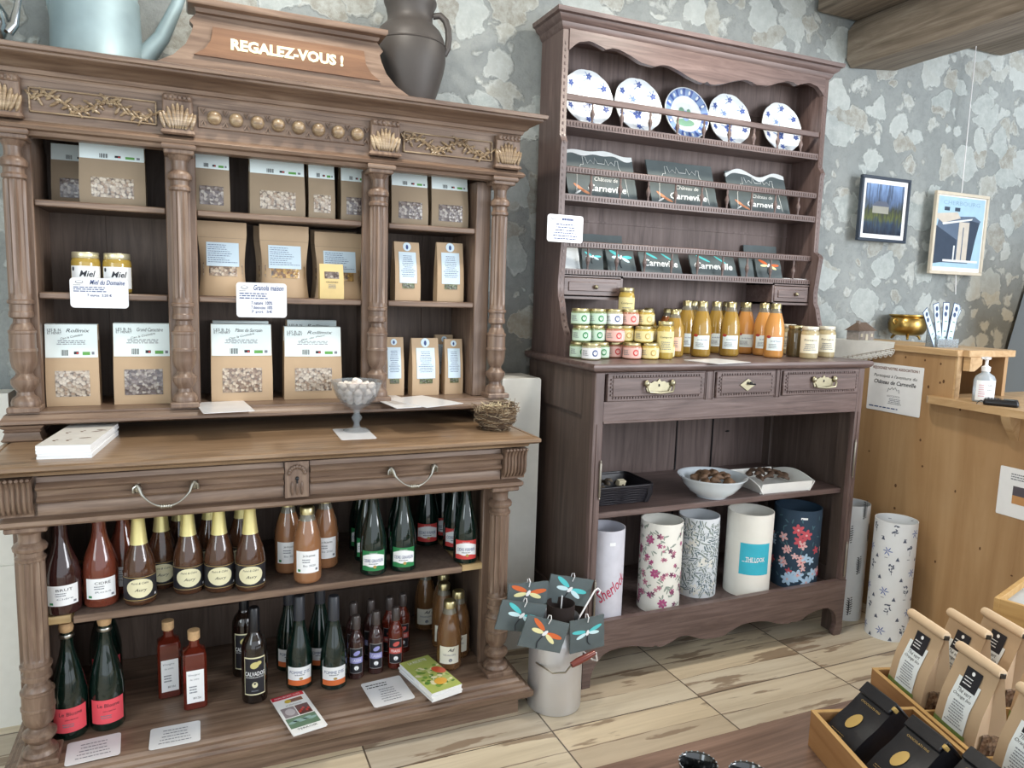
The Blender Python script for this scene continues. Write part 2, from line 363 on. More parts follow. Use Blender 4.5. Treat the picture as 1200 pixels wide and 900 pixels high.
def floor_mat():
    k = NT('weathered plank tile'); v0 = k.coord(); sx = k.n('ShaderNodeSeparateXYZ', {0: v0})
    X, Y = sx.outputs[0], sx.outputs[1]
    tx = k.math('DIVIDE', k.math('SUBTRACT', X, 0.374 - 0.5585 * 20), 0.5585); wob = k.n('ShaderNodeTexNoise', {0: k.coord((1.3, 3.0, 1.0)), 'Scale': 1.0, 'Detail': 4.0}); ty = k.math('DIVIDE', k.math('ADD', k.math('SUBTRACT', Y, -0.72 - 0.112 * 60), k.math('MULTIPLY', k.math('SUBTRACT', wob.outputs[0], 0.5), 0.05)), 0.112)
    tr_ = k.math('DIVIDE', k.math('SUBTRACT', Y, -0.72 - 0.56 * 20), 0.56)
    # plank ends wander from row to row inside a tile
    ix, iy = k.math('FLOOR', tx), k.math('FLOOR', ty)
    cmb = k.n('ShaderNodeCombineXYZ', {0: ix, 1: iy}); wn = k.n('ShaderNodeTexWhiteNoise', {0: cmb.outputs[0]})
    hue = k.n('ShaderNodeSeparateColor', {0: wn.outputs[1]})
    base = k.ramp(hue.outputs[0], [(0.0, s2l((228, 212, 182))), (0.35, s2l((216, 206, 186))), (0.6, s2l((222, 206, 178))), (0.8, s2l((196, 190, 178))), (1.0, s2l((210, 188, 156)))])
    off = k.n('ShaderNodeVectorMath', {0: v0, 1: k.n('ShaderNodeVectorMath', {0: wn.outputs[1], 'Scale': 3.0}, operation='SCALE').outputs[0]}, operation='ADD').outputs[0]
    vg = k.n('ShaderNodeMapping', {0: off, 'Scale': (1.6, 22.0, 1.0), 'Rotation': (0, 0, 0.05)}).outputs[0]
    g1 = k.n('ShaderNodeTexNoise', {0: vg, 'Scale': 1.0, 'Detail': 6.0, 'Roughness': 0.65, 'Distortion': 0.8})
    base = k.mix(k.math('MULTIPLY', k.ramp(g1.outputs[0], [(0.38, (1, 1, 1)), (0.6, (0, 0, 0))]), 0.35), base, s2l((160, 142, 116)))
    vp = k.n('ShaderNodeMapping', {0: off, 'Scale': (2.2, 12.0, 1.0), 'Rotation': (0, 0, -0.09)}).outputs[0]
    pe = k.n('ShaderNodeTexNoise', {0: vp, 'Scale': 1.3, 'Detail': 5.0, 'Roughness': 0.55})
    base = k.mix(k.ramp(pe.outputs[0], [(0.585, (0, 0, 0)), (0.62, (0.75, 0.75, 0.75))]), base, s2l((134, 112, 92)))
    fx = k.math('ABSOLUTE', k.math('SUBTRACT', k.math('FRACT', tx), 0.5)); fy = k.math('ABSOLUTE', k.math('SUBTRACT', k.math('FRACT', ty), 0.5))
    fr_ = k.math('ABSOLUTE', k.math('SUBTRACT', k.math('FRACT', tr_), 0.5))
    gap = k.math('GREATER_THAN', k.math('ADD', fy, k.math('MULTIPLY', k.math('SUBTRACT', pe.outputs[0], 0.5), 0.16)), 0.482)
    base = k.mix(k.math('MULTIPLY', gap, 0.75), base, s2l((120, 98, 80)))
    gr = k.math('MAXIMUM', k.math('GREATER_THAN', fx, 0.4955), k.math('GREATER_THAN', fr_, 0.4965))
    k.link(k.mix(gr, base, s2l((92, 80, 68))), 'Base Color')
    k.b.inputs['Roughness'].default_value = 0.38
    k.bump(k.math('SUBTRACT', k.math('MULTIPLY', g1.outputs[0], 0.3), gr), 0.25, 0.004); return k.m
b = MB(); b.box(-3.4, 3.3, -4.6, 0.12, -0.06, 0, floor_mat()); struct(b.build('floor'))
STONE = stone_mat()
b = MB()
NX, NZ = 200, 90                                            # uneven masonry: a gently wavy face with depth
from mathutils import noise
def wy(x, z): return -0.012 * noise.noise(Vector((x * 1.1, 3.1, z * 1.3))) - 0.006 * noise.noise(Vector((x * 5, 7.7, z * 5))) + 0.012
g = [[b.V((-3.3 + 6.5 * i / NX, wy(-3.3 + 6.5 * i / NX, 3.0 * j / NZ), 3.0 * j / NZ)) for i in range(NX + 1)] for j in range(NZ + 1)]
for j in range(NZ):
    for i in range(NX): b.F([g[j][i], g[j][i + 1], g[j + 1][i + 1], g[j + 1][i]], STONE)
b.box(-3.3, 3.2, 0.045, 0.13, 0, 3.0, STONE)
struct(b.build('wall_back', recalc=False))
PLAS = mat('smooth grey plaster', (150, 160, 170), 0.7, vary=0.04, vs=4)
b = MB(); b.prism([(2.52, 0), (3.2, 0), (3.2, 3.0), (3.55, 3.0)][:0] or [(2.66, 0), (3.3, 0), (3.3, 2.2), (3.22, 2.2), (2.84, 0.85)], 'xz', -1.7, -0.005, PLAS)
struct(b.build('wall_right'))
b = MB(); b.box(-3.4, -3.3, -4.6, 0.1, 0, 3.0, WPAINT); struct(b.build('wall_left'))
b = MB(); b.box(-3.4, 3.3, -4.6, 0.12, 2.96, 3.02, mat('ceiling plaster', (214, 208, 196), 0.8)); struct(b.build('ceiling'))
# rough beam that runs from the wall out over the room, with the board it carries
b = MB(); n = 26; rs = []
for i in range(n + 1):
    y = -4.0 * i / n; q = lambda s_: 0.014 * noise.noise(Vector((s_, y * 2.3, 1.7)))
    x0, x1, z0, z1 = 1.558 + q(1), 1.93 + q(9), 2.405 + q(5), 2.60 + q(13)
    rs.append([(x0 + 0.03, y, z0), (x1 - 0.05, y, z0 + 0.03), (x1, y, z0 + 0.08), (x1, y, 2.6), (x0 + 0.03, y, 2.6), (x0 - 0.005, y, z1 - 0.05), (x0, y, z0 + 0.03)])
b.rings(rs, BEAMW)
tag(b.build('ceiling_beam', smooth=50), 'old rough oak beam running out of the stone wall above the pictures', 'beam')
b = MB(); b.box(1.36, 2.6, -4.0, -0.002, 2.602, 2.66, BEAMW, 0.008)
b.box(2.1, 2.34, -4.0, -0.002, 2.66, 2.955, BEAMW, 0.01)
tag(b.build('ceiling_plank'), 'dark old plank lying on top of the oak beam', 'plank')
# white low masonry bench and plinth at the left edge, white boxing between the two cupboards
b = MB(); b.mould(-2.6, -1.662, -0.12, -0.02, [(0, 0), (0, 0.50), (-0.004, 0.502), (-0.004, 0.506), (0, 0.508), (0, 0.93), (-0.002, 0.94), (-0.002, 1.01)], WPAINT)
tag(b.build('masonry_ledge'), 'white painted ledge against the wall left of the carved buffet', 'ledge')
b = MB(); b.mould(-0.165, -0.012, -0.20, -0.03, [(0, 0), (0, 1.028), (-0.004, 1.034)], WPAINT)
tag(b.build('pipe_casing'), 'white painted box casing standing between the two wooden cupboards', 'casing')

# ================================================================ CARVED BUFFET (left)
SB = thing('carved_buffet', 'carved walnut buffet with turned columns, open shelves and gilt lettering on top', 'buffet', (-0.925, -0.3, 0))
SL, SR = -1.645, -0.205
b = MB(); b.mould(SL, SR, -0.622, -0.02, [(-0.036, 0), (-0.036, 0.058), (-0.006, 0.062), (0, 0.070), (0, 0.084), (-0.008, 0.087), (-0.012, 0.095), (-0.02, 0.097), (-0.024, 0.106), (-0.034, 0.108), (-0.04, 0.117), (-0.055, 0.12)], WX)
b.build('plinth', SB)
def column(name, x, y, z0, z1, r, fl=12):
    b = MB(); H = z1 - z0; pad = r * 1.32
    b.box(x - pad, x + pad, y - pad, y + pad, z0, z0 + 0.016, WZ, 0.003)
    b.box(x - pad, x + pad, y - pad, y + pad, z1 - 0.014, z1, WZ, 0.003)
    P = [(1.15, .016 / H), (1.18, .035), (1.05, .05), (0.72, .062), (0.66, .075), (0.9, .088), (1.12, .105), (1.12, .12), (0.8, .132), (0.66, .143), (0.72, .15), (0.95, .165), (1.06, .19),
         (1.08, .222), (1.14, .226), (1.14, .234), (1.06, .238), (1.06, .29), (1.12, .294), (1.12, .302), (0.98, .306), (0.86, .322), (0.7, .33), (0.66, .345), (0.98, .352), (1.0, .36), (0.98, .37), (0.9, .374), (0.9, .398), (1.06, .402), (1.06, .412), (0.92, .416),
         (0.90, .42), (0.90, .43)]
    P2 = [(0.9, .44 + .4 * i / 6) for i in range(7)] + [(0.82, .845), (0.98, .85), (1.0, .86), (0.84, .868), (0.84, .885), (1.08, .892), (1.12, .905), (1.02, .915), (0.74, .925), (0.7, .94), (0.74, .96), (0.95, .972), (1.05, 1 - .014 / H)]
    b.lathe([(q * r, t * H) for q, t in P + P2], (x, y, z0), 48, WZ, flute=(.435 * H, .842 * H, fl, 0.17))
    return b.build(name, SB, smooth=30)
for x in (-1.556, -0.297): column('lower_column', x, -0.52, 0.118, 0.742, 0.034)
for x in (-1.59, -1.20, -0.64, -0.232): column('upper_column', x, -0.292, 0.984, 1.702, 0.029)
for x0, x1 in ((-1.60, -1.548), (-0.336, -0.285)):
    b = MB(); b.box(x0, x1, -0.475, -0.45, 0.12, 0.742, WZ, 0.003)
    b.box(x0 + 0.012, x1 - 0.012, -0.45, -0.02, 0.12, 0.742, WIN); b.build('lower_side', SB)
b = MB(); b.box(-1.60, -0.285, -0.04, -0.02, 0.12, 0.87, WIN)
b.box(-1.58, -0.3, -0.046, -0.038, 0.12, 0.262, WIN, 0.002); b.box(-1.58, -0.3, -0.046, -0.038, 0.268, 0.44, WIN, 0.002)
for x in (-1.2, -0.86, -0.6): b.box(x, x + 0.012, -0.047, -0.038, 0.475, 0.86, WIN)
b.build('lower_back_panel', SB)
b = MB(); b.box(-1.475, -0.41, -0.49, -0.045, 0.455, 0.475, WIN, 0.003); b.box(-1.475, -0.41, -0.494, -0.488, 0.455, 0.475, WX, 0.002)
b.build('lower_shelf', SB)
for x0, x1 in ((-1.56, -1.482), (-0.403, -0.325)):
    b = MB(); b.box(x0, x1, -0.474, -0.05, 0.450, 0.472, LEDGE, 0.002); b.build('shelf_cleat', SB, label='bare pale wood cleat')
# drawer zone
b = MB(); b.mould(-1.60, -0.26, -0.555, -0.52, [(0.012, 0.742), (0.018, 0.748), (0.018, 0.758), (0.006, 0.762), (0, 0.766), (0, 0.868)], WX)
b.box(-1.60, -1.575, -0.53, -0.02, 0.745, 0.868, WY); b.box(-0.285, -0.26, -0.53, -0.02, 0.745, 0.868, WY)
b.build('drawer_rail', SB)
def swan_handle(x0, x1, y, z, par):
    b = MB(); cx = (x0 + x1) / 2; hw = (x1 - x0) / 2; pts = []
    for i in range(25):
        t = -1 + 2 * i / 24; a = abs(t)
        zz = z + 0.012 - 0.045 * (1 - a ** 2.2) + (0.008 if a > .86 else 0)
        yy = y - 0.010 - 0.022 * (1 - a ** 3)
        pts.append((cx + t * hw, yy, zz))
    b.tube(pts, [0.0055 if abs(-1 + 2 * i / 24) > .85 else 0.0034 + .0014 * math.cos(PI * (-1 + 2 * i / 24) * 2) for i in range(25)], IRON)
    for s_ in (-1, 1):
        b.ball((cx + s_ * hw, y - 0.006, z + 0.012), (0.009, 0.008, 0.013), IRON); b.tube([(cx + s_ * hw, y - 0.012, z + 0.02), (cx + s_ * hw * 1.12, y - 0.014, z + 0.014), (cx + s_ * hw * 1.13, y - 0.012, z + 0.002)], 0.0035, IRON)
    for q in (-.16, -.08, 0, .08, .16): b.ball((cx + q * hw, y - 0.032, z - 0.033), (0.004, 0.006, 0.006), IRON)
    return b.build('handle', par)
for x0, x1, hx0, hx1 in ((-1.528, -0.958, -1.312, -1.180), (-0.888, -0.318, -0.664, -0.535)):
    b = MB(); pr = [(-0.556, 0.767), (-0.563, 0.769), (-0.566, 0.79), (-0.561, 0.799), (-0.574, 0.803), (-0.579, 0.809), (-0.574, 0.815), (-0.565, 0.818), (-0.569, 0.832), (-0.583, 0.836), (-0.587, 0.842), (-0.581, 0.848), (-0.566, 0.852), (-0.562, 0.864), (-0.553, 0.866)]
    b.prism([(y, z) for y, z in pr], 'yz', x0, x1, WX)
    d = b.build('drawer', SB, smooth=50); swan_handle(hx0, hx1, -0.57, 0.812, d)
b = MB(); b.mould(-0.955, -0.891, -0.572, -0.55, [(0, 0.766), (0, 0.866)], WZ)
for i in range(9):
    a = PI * (0.05 + 0.9 * i / 8); b.ball((-0.923 + 0.021 * math.cos(a), -0.574, 0.832 + 0.02 * math.sin(a)), (0.005, 0.005, 0.007), WZ, 8, 6)
for q in (-1, 0, 1): b.ball((-0.923 + q * 0.013, -0.573, 0.792), (0.004, 0.005, 0.02), WZ, 8, 6)
b.ball((-0.923, -0.573, 0.819), (0.005, 0.004, 0.006), BLK, 8, 6); b.box(-0.925, -0.921, -0.577, -0.57, 0.806, 0.818, BLK)
b.build('keyhole_block', SB)
for x0, x1 in ((-1.612, -1.535), (-0.314, -0.238)):
    b = MB(); pr = [(-0.553, 0.768), (-0.566, 0.770), (-0.566, 0.778), (-0.579, 0.792), (-0.583, 0.815), (-0.581, 0.84), (-0.588, 0.86), (-0.598, 0.866), (-0.553, 0.867)]
    b.prism(pr, 'yz', x0, x1, WZ)
    for i in range(7):
        x = x0 + (x1 - x0) * (i + .5) / 7
        b.tube([(x, y - 0.001, z) for y, z in pr[2:8]], 0.0042, WZ, 6)
    b.build('scroll_block', SB, smooth=50)
b = MB(); b.M = Matrix.Translation((-0.26, -0.50, 0.815)) @ Matrix.Rotation(PI / 2, 4, 'Y')
b.lathe([(0.012, 0), (0.016, 0.004), (0.008, 0.01), (0.008, 0.016), (0.015, 0.022), (0.014, 0.03), (0.004, 0.034)], m=WY, seg=16); b.build('side_knob', SB)
b = MB(); b.mould(SL, SR, -0.612, -0.02, [(-0.045, 0.868), (-0.03, 0.872), (-0.026, 0.880), (-0.008, 0.884), (0, 0.890), (0, 0.899), (-0.006, 0.903), (-0.014, 0.9035), (-0.016, 0.901), (-0.02, 0.9035), (-0.03, 0.906)], WTOP)
b.build('table_top', SB)
# upper body
for x0, x1 in ((-1.645, -1.55), (-0.28, -0.187)):
    b = MB(); b.mould(x0, x1, -0.325, -0.245, [(-0.004, 0.906), (0, 0.910), (-0.004, 0.916), (-0.008, 0.93), (-0.004, 0.934), (-0.008, 0.938), (0, 0.944), (0.004, 0.95)], WX, back=True)
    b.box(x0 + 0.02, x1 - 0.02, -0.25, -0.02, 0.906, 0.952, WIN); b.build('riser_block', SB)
b = MB(); b.mould(-1.648, -0.186, -0.335, -0.02, [(-0.01, 0.950), (0, 0.955), (0, 0.963), (-0.006, 0.967), (-0.012, 0.978), (-0.02, 0.980), (-0.02, 0.985)], WX)
b.build('upper_base_board', SB)
for x0, x1 in ((-1.605, -1.555), (-0.305, -0.252)): b = MB(); b.box(x0, x1, -0.262, -0.02, 0.985, 1.702, WZ, 0.003); b.build('upright_panel', SB)
for x0, x1 in ((-1.238, -1.158), (-0.683, -0.600)):
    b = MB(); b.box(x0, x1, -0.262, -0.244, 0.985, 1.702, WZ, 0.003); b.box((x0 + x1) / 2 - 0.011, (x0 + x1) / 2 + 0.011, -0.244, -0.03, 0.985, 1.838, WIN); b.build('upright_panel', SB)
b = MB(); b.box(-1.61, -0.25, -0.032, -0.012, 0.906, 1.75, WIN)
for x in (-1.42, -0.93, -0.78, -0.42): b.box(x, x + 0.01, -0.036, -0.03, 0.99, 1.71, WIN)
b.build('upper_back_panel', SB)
for z in (1.303, 1.548):
    for x0, x1 in ((-1.554, -1.239), (-1.157, -0.684), (-0.599, -0.306)):
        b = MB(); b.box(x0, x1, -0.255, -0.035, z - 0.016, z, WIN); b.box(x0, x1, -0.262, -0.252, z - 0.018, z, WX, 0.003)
        b.build('upper_shelf', SB)
b = MB(); b.box(-1.62, -0.18, -0.318, -0.285, 1.702, 1.850, WX); b.box(-1.62, -1.56, -0.285, -0.02, 1.702, 1.85, WX); b.box(-0.24, -0.18, -0.285, -0.02, 1.702, 1.85, WX); b.box(-1.62, -0.18, -0.32, -0.02, 1.838, 1.85, WX)
b.mould(-1.62, -0.18, -0.318, -0.285, [(-0.01, 1.700), (0.0, 1.702), (0.004, 1.712), (0.014, 1.716), (0.018, 1.724), (0.012, 1.732), (0.0, 1.738)], WX)
b.mould(-1.62, -0.18, -0.318, -0.02, [(0, 1.842), (0.004, 1.850)], WX)
for x in (-1.59, -1.20, -0.64, -0.232): b.mould(x - 0.04, x + 0.04, -0.336, -0.262, [(0, 1.700), (0.003, 1.704), (0.003, 1.711), (0, 1.714)], WX)
b.build('frieze', SB)
def leafball(b, x, y, z, a, L, wd, m):
    b.M = Matrix.Translation((x, y, z)) @ Matrix.Rotation(-a, 4, 'Y')
    b.ball((0, 0, L / 2), (wd, 0.006, L / 2), m, 8, 8); b.M = Matrix.Identity(4)
for x0, x1 in ((-1.645, -1.560), (-1.238, -1.163), (-0.674, -0.585), (-0.268, -0.184)):
    b = MB(); b.box(x0, x1, -0.336, -0.31, 1.742, 1.842, WZ, 0.003); b.mould(x0, x1, -0.337, -0.31, [(0, 1.738), (0.005, 1.742), (0.002, 1.750)], WZ)
    b.box(x0 + 0.003, x1 - 0.003, -0.342, -0.334, 1.826, 1.842, WZ, 0.002)
    xm = (x0 + x1) / 2
    for q, L in ((-.75, .05), (-.45, .06), (-.2, .066), (0, .07), (.2, .066), (.45, .06), (.75, .05)): leafball(b, xm + q * 0.024, -0.339, 1.752, -q * .55, L, 0.0062, WGOLD)
    for q in (-.9, -.55, .55, .9): leafball(b, xm + q * 0.036, -0.338, 1.752, -q * .3, 0.045, 0.006, WGOLD)
    for i in range(6): b.ball((x0 + 0.009 + (x1 - x0 - 0.018) * i / 5, -0.342, 1.834), (0.0055, 0.005, 0.007), WZ, 8, 6)
    b.build('carved_leaf_block', SB)
for x0, x1 in ((-1.545, -1.252), (-0.572, -0.278)):
    b = MB(); z0, z1 = 1.758, 1.820
    b.box(x0, x1, -0.322, -0.316, z0, z1, WX); fr = 0.004
    for q in ((x0, x1, z0, z0 + fr), (x0, x1, z1 - fr, z1), (x0, x0 + fr, z0, z1), (x1 - fr, x1, z0, z1)): b.box(q[0], q[1], -0.329, -0.318, q[2], q[3], WGOLD, 0.001)
    rn = random.Random(3); n = 34
    pts = [(x0 + 0.012 + (x1 - x0 - 0.024) * i / 60, -0.325, (z0 + z1) / 2 + 0.016 * math.sin(i / 60 * 4 * PI)) for i in range(61)]
    b.tube(pts, 0.0028, WGOLD, 6)
    for i in range(1, n):
        x = x0 + (x1 - x0) * i / n; zz = (z0 + z1) / 2 + 0.016 * math.sin((x - x0) / (x1 - x0) * 4 * PI)
        for s_ in (-1, 1):
            leafball(b, x, -0.325, zz, s_ * rn.uniform(.5, 1.2) + (0 if s_ > 0 else 0) + (0 if i % 2 else PI), rn.uniform(.016, .030), 0.0042, WGOLD)
    b.build('carved_foliage_panel', SB)
b = MB(); b.box(-1.150, -0.690, -0.324, -0.316, 1.765, 1.822, WX, 0.002)
for i in range(9):
    x = -1.136 + 0.0564 * i
    for s_ in (-1, 1): b.tube([(x - 0.006, -0.325, 1.794 + s_ * 0.022), (x, -0.328, 1.794 + s_ * 0.010), (x + 0.006, -0.325, 1.794 + s_ * 0.022)], 0.003, WX, 6)
b.build('ball_strip', SB)
for i in range(8):
    b = MB(); b.ball((-1.108 + 0.0564 * i, -0.330, 1.794), (0.019, 0.016, 0.019), WGOLD, 20, 12); b.lathe([(0.024, 0), (0.024, 0.004), (0.02, 0.006)], (0, 0, 0), 20, WX) if 0 else None
    b.build('turned_boss', SB)
b = MB(); b.mould(-1.62, -0.18, -0.318, -0.02, [(0.0, 1.848), (0.008, 1.852), (0.012, 1.862), (0.02, 1.866), (0.026, 1.876), (0.042, 1.884), (0.054, 1.888), (0.058, 1.891), (0.058, 1.896), (0.068, 1.898), (0.070, 1.908), (0.060, 1.912), (0.03, 1.913)], WX)
b.build('cornice', SB)
# pediment with the sign
cx = -0.894
half = [(0.44, 1.913), (0.40, 1.925), (0.36, 1.940), (0.315, 1.965), (0.283, 1.998), (0.268, 2.03), (0.262, 2.05), (0.272, 2.062), (0.262, 2.075), (0.25, 2.088)]
b = MB(); b.prism([(cx + x, z) for x, z in half] + [(cx - x, z) for x, z in half[::-1]], 'xz', -0.262, -0.225, WX)
b.mould(cx - 0.245, cx + 0.245, -0.262, -0.22, [(0.0, 2.083), (0.010, 2.086), (0.014, 2.096), (0.03, 2.100), (0.034, 2.106), (0.034, 2.116), (0.02, 2.118)], WX, back=True)
ped = b.build('pediment', SB)
hs_ = [(0.262, 1.972), (0.235, 1.99), (0.218, 2.015), (0.212, 2.052)]
SIGNM = wood('honey walnut', (98, 70, 50), (124, 90, 66), (144, 110, 82), 0, g=10)
b = MB(); b.prism([(cx + x, z) for x, z in hs_] + [(cx - x, z) for x, z in hs_[::-1]], 'xz', -0.270, -0.262, SIGNM)
sg = b.build('sign_panel', ped, label='honey coloured sign panel')
b = MB(); b.M = Matrix.Translation((cx, -0.2702, 0))
S2 = flat
b.text(S2, 'REGALEZ-VOUS !', -0.008, 2.013, 0.316, 0.032, mat('cream gilt letters', (246, 234, 190), 0.4, vary=0.02), off=0.001, bold=0.05)
b.build('lettering', sg, label='cream stencil letters reading REGALEZ-VOUS !')

# ================================================================ DARK DRESSER (right)
DR = thing('oak_dresser', 'tall dark oak plate dresser with scalloped top, spindle plate rails and doorless base', 'dresser', (0.62, -0.28, 0))
HY = -0.19
b = MB(); b.mould(0.0, 1.245, -0.559, -0.02, [(-0.02, 1.090), (-0.012, 1.094), (-0.004, 1.099), (0, 1.106), (0, 1.114), (-0.004, 1.12)], OX)
b.build('counter_top', DR)
for x0, x1, xi in ((0.02, 0.045, 0.030), (1.198, 1.223, 1.213)):
    b = MB(); b.box(x0, x1, -0.537, -0.455, 0.0, 1.092, OSIDE, 0.003); b.box(x0, x1, -0.09, -0.025, 0.0, 1.092, OSIDE, 0.003)
    b.box(x0, x1, -0.455, -0.09, 0.94, 1.092, OSIDE); b.box(x0, x1, -0.455, -0.09, 0.15, 0.26, OSIDE)
    b.box(min(xi, xi + 0.008), max(xi, xi + 0.008), -0.455, -0.09, 0.26, 0.94, OSIDE)
    b.prism([(-0.455, 0.26), (-0.09, 0.26), (-0.10, 0.275), (-0.445, 0.275)], 'yz', x0, xi + 0.003, OSIDE) if x0 < 1 else None
    b.build('side_panel', DR)
# front frame with shaped foot rail
b = MB()
low = [(0.018, 0.0), (0.050, 0.0), (0.050, 0.034), (0.058, 0.06), (0.072, 0.088), (0.098, 0.112), (0.125, 0.122), (0.17, 0.126), (0.212, 0.124), (0.25, 0.116), (0.285, 0.108), (0.302, 0.104), (0.312, 0.110), (0.325, 0.101), (0.345, 0.100), (0.38, 0.110), (0.41, 0.122), (0.43, 0.125), (0.455, 0.122),
       (0.49, 0.108), (0.53, 0.096), (0.58, 0.092), (0.618, 0.094), (0.64, 0.104), (0.664, 0.113), (0.70, 0.124), (0.744, 0.127), (0.79, 0.124), (0.829, 0.117), (0.865, 0.104), (0.90, 0.094), (0.938, 0.092), (0.948, 0.097), (0.965, 0.092), (0.998, 0.095), (1.03, 0.112), (1.07, 0.122), (1.11, 0.126), (1.14, 0.123), (1.165, 0.108), (1.183, 0.085), (1.19, 0.055), (1.185, 0.03), (1.178, 0.012), (1.182, 0.0), (1.215, 0.0), (1.224, 0.02), (1.222, 0.05)]
up = [(1.224, 0.232), (0.018, 0.232)]
b.prism(low + up, 'xz', -0.541, -0.518, OX)
b.build('foot_rail', DR)
for x0, x1 in ((0.018, 0.055), (1.192, 1.224)):
    b = MB(); b.box(x0, x1, -0.540, -0.515, 0.232, 1.092, OZ, 0.003)
    b.box(x0 + 0.012, x0 + 0.016, -0.543, -0.539, 0.25, 0.92, OZ); b.build('front_stile', DR)
for x, z0, z1 in ((0.050, 0.665, 0.80), (0.050, 0.25, 0.39), (1.203, 0.655, 0.81), (1.206, 0.245, 0.395)):
    b = MB(); b.lathe([(0.001, 0), (0.003, 0.005), (0.002, 0.008), (0.0042, 0.012), (0.0042, z1 - z0 - 0.012), (0.002, z1 - z0 - 0.008), (0.003, z1 - z0 - 0.005), (0.001, z1 - z0)], (x, -0.5445, z0), 10, mat('dull hinge steel', (150, 144, 134), .4, .8)); b.build('hinge', DR, label='slim pale metal door hinge')
b = MB(); b.box(0.055, 1.192, -0.538, -0.515, 0.922, 0.994, OX); b.box(0.055, 1.192, -0.541, -0.515, 0.920, 0.929, OX, 0.002)
b.box(0.055, 1.192, -0.538, -0.515, 1.086, 1.092, OX)
for x0, x1 in ((0.456, 0.500), (0.771, 0.804)):
    b.box(x0, x1, -0.540, -0.515, 0.99, 1.09, OZ, 0.002)
    b.box(x0 + 0.006, x0 + 0.009, -0.543, -0.538, 0.99, 1.09, OZ); b.box(x1 - 0.009, x1 - 0.006, -0.543, -0.538, 0.99, 1.09, OZ)
b.build('drawer_frame', DR)
def oak_drawer(x0, x1, z0, z1, yf, par, notch=True):
    b = MB(); b.box(x0, x1, yf, yf + 0.02, z0, z1, OX, 0.002)
    b.mould(x0 + 0.008, x1 - 0.008, 0, 0, [(0, 0)], OX) if 0 else None
    i0, i1, j0, j1 = x0 + 0.018, x1 - 0.018, z0 + 0.016, z1 - 0.014
    b.box(i0, i1, yf - 0.004, yf + 0.001, j0, j1, OX, 0.002)
    if notch:
        nx = int((i1 - i0) / 0.011)
        for k in range(nx):
            x = i0 + (i1 - i0) * (k + .5) / nx
            for z in (j0 - 0.004, j1 + 0.004): b.box(x - 0.003, x + 0.003, yf - 0.004, yf, z - 0.003, z + 0.003, OZ)
        nz = int((j1 - j0) / 0.011)
        for k in range(nz):
            z = j0 + (j1 - j0) * (k + .5) / nz
            for x in (i0 - 0.004, i1 + 0.004): b.box(x - 0.003, x + 0.003, yf - 0.004, yf, z - 0.003, z + 0.003, OZ)
    return b.build('drawer', par)
for x0, x1, kind in ((0.062, 0.452, 1), (0.504, 0.768, 0), (0.808, 1.188, 1)):
    d = oak_drawer(x0, x1, 0.995, 1.088, -0.545, DR); xm = (x0 + x1) / 2; b = MB()
    if kind:
        pl = [(-.045, -.018), (.045, -.018), (.05, -.006), (.046, .012), (.03, .012), (.02, .018), (.008, .016), (0, .026), (-.008, .016), (-.02, .018), (-.03, .012), (-.046, .012), (-.05, -.006)]
        b.prism([(xm + x, 1.043 + z) for x, z in pl], 'xz', -0.553, -0.549, PBRASS)
        b.tube([(xm - 0.052, -0.556, 1.052), (xm - 0.052, -0.566, 1.04), (xm - 0.046, -0.567, 1.026), (xm, -0.567, 1.022), (xm + 0.046, -0.567, 1.026), (xm + 0.052, -0.566, 1.04), (xm + 0.052, -0.556, 1.052)], 0.0035, PBRASS)
        for s_ in (-1, 1): b.ball((xm + s_ * 0.052, -0.557, 1.054), (0.010, 0.009, 0.012), PBRASS)
        b.ball((xm, -0.554, 1.047), (0.003, 0.002, 0.005), BLK, 8, 6)
        b.build('handle', d, label='pale brass drop handle')
    else:
        b.prism([(xm - 0.034, 1.04), (xm, 1.018), (xm + 0.034, 1.04), (xm, 1.062)], 'xz', -0.553, -0.549, PBRASS)
        b.tube([(xm - 0.004, -0.552, 1.045), (xm + 0.004, -0.566, 1.044), (xm + 0.02, -0.57, 1.043)], 0.003, BLK); b.ball((xm + 0.006, -0.562, 1.047), 0.006, BLK, 8, 6)
        b.build('escutcheon', d, label='diamond shaped brass keyhole plate with key')
b = MB(); b.box(0.03, 1.213, -0.045, -0.025, 0.06, 1.09, OIN)
for x in (0.31, 0.715, 0.905): b.box(x, x + 0.006, -0.049, -0.044, 0.08, 1.08, BLK)
b.ball((0.99, -0.047, 0.76), (0.012, 0.004, 0.004), BLK, 8, 6)
b.build('base_back_panel', DR)
b = MB(); b.box(0.032, 1.212, -0.518, -0.045, 0.175, 0.2, OIN); b.box(0.045, 1.2, -0.5, -0.048, 0.0, 0.04, OIN) if 0 else None
b.build('base_floor', DR)
b = MB(); b.box(0.046, 1.197, -0.500, -0.046, 0.583, 0.605, OX, 0.003); b.build('base_shelf', DR)
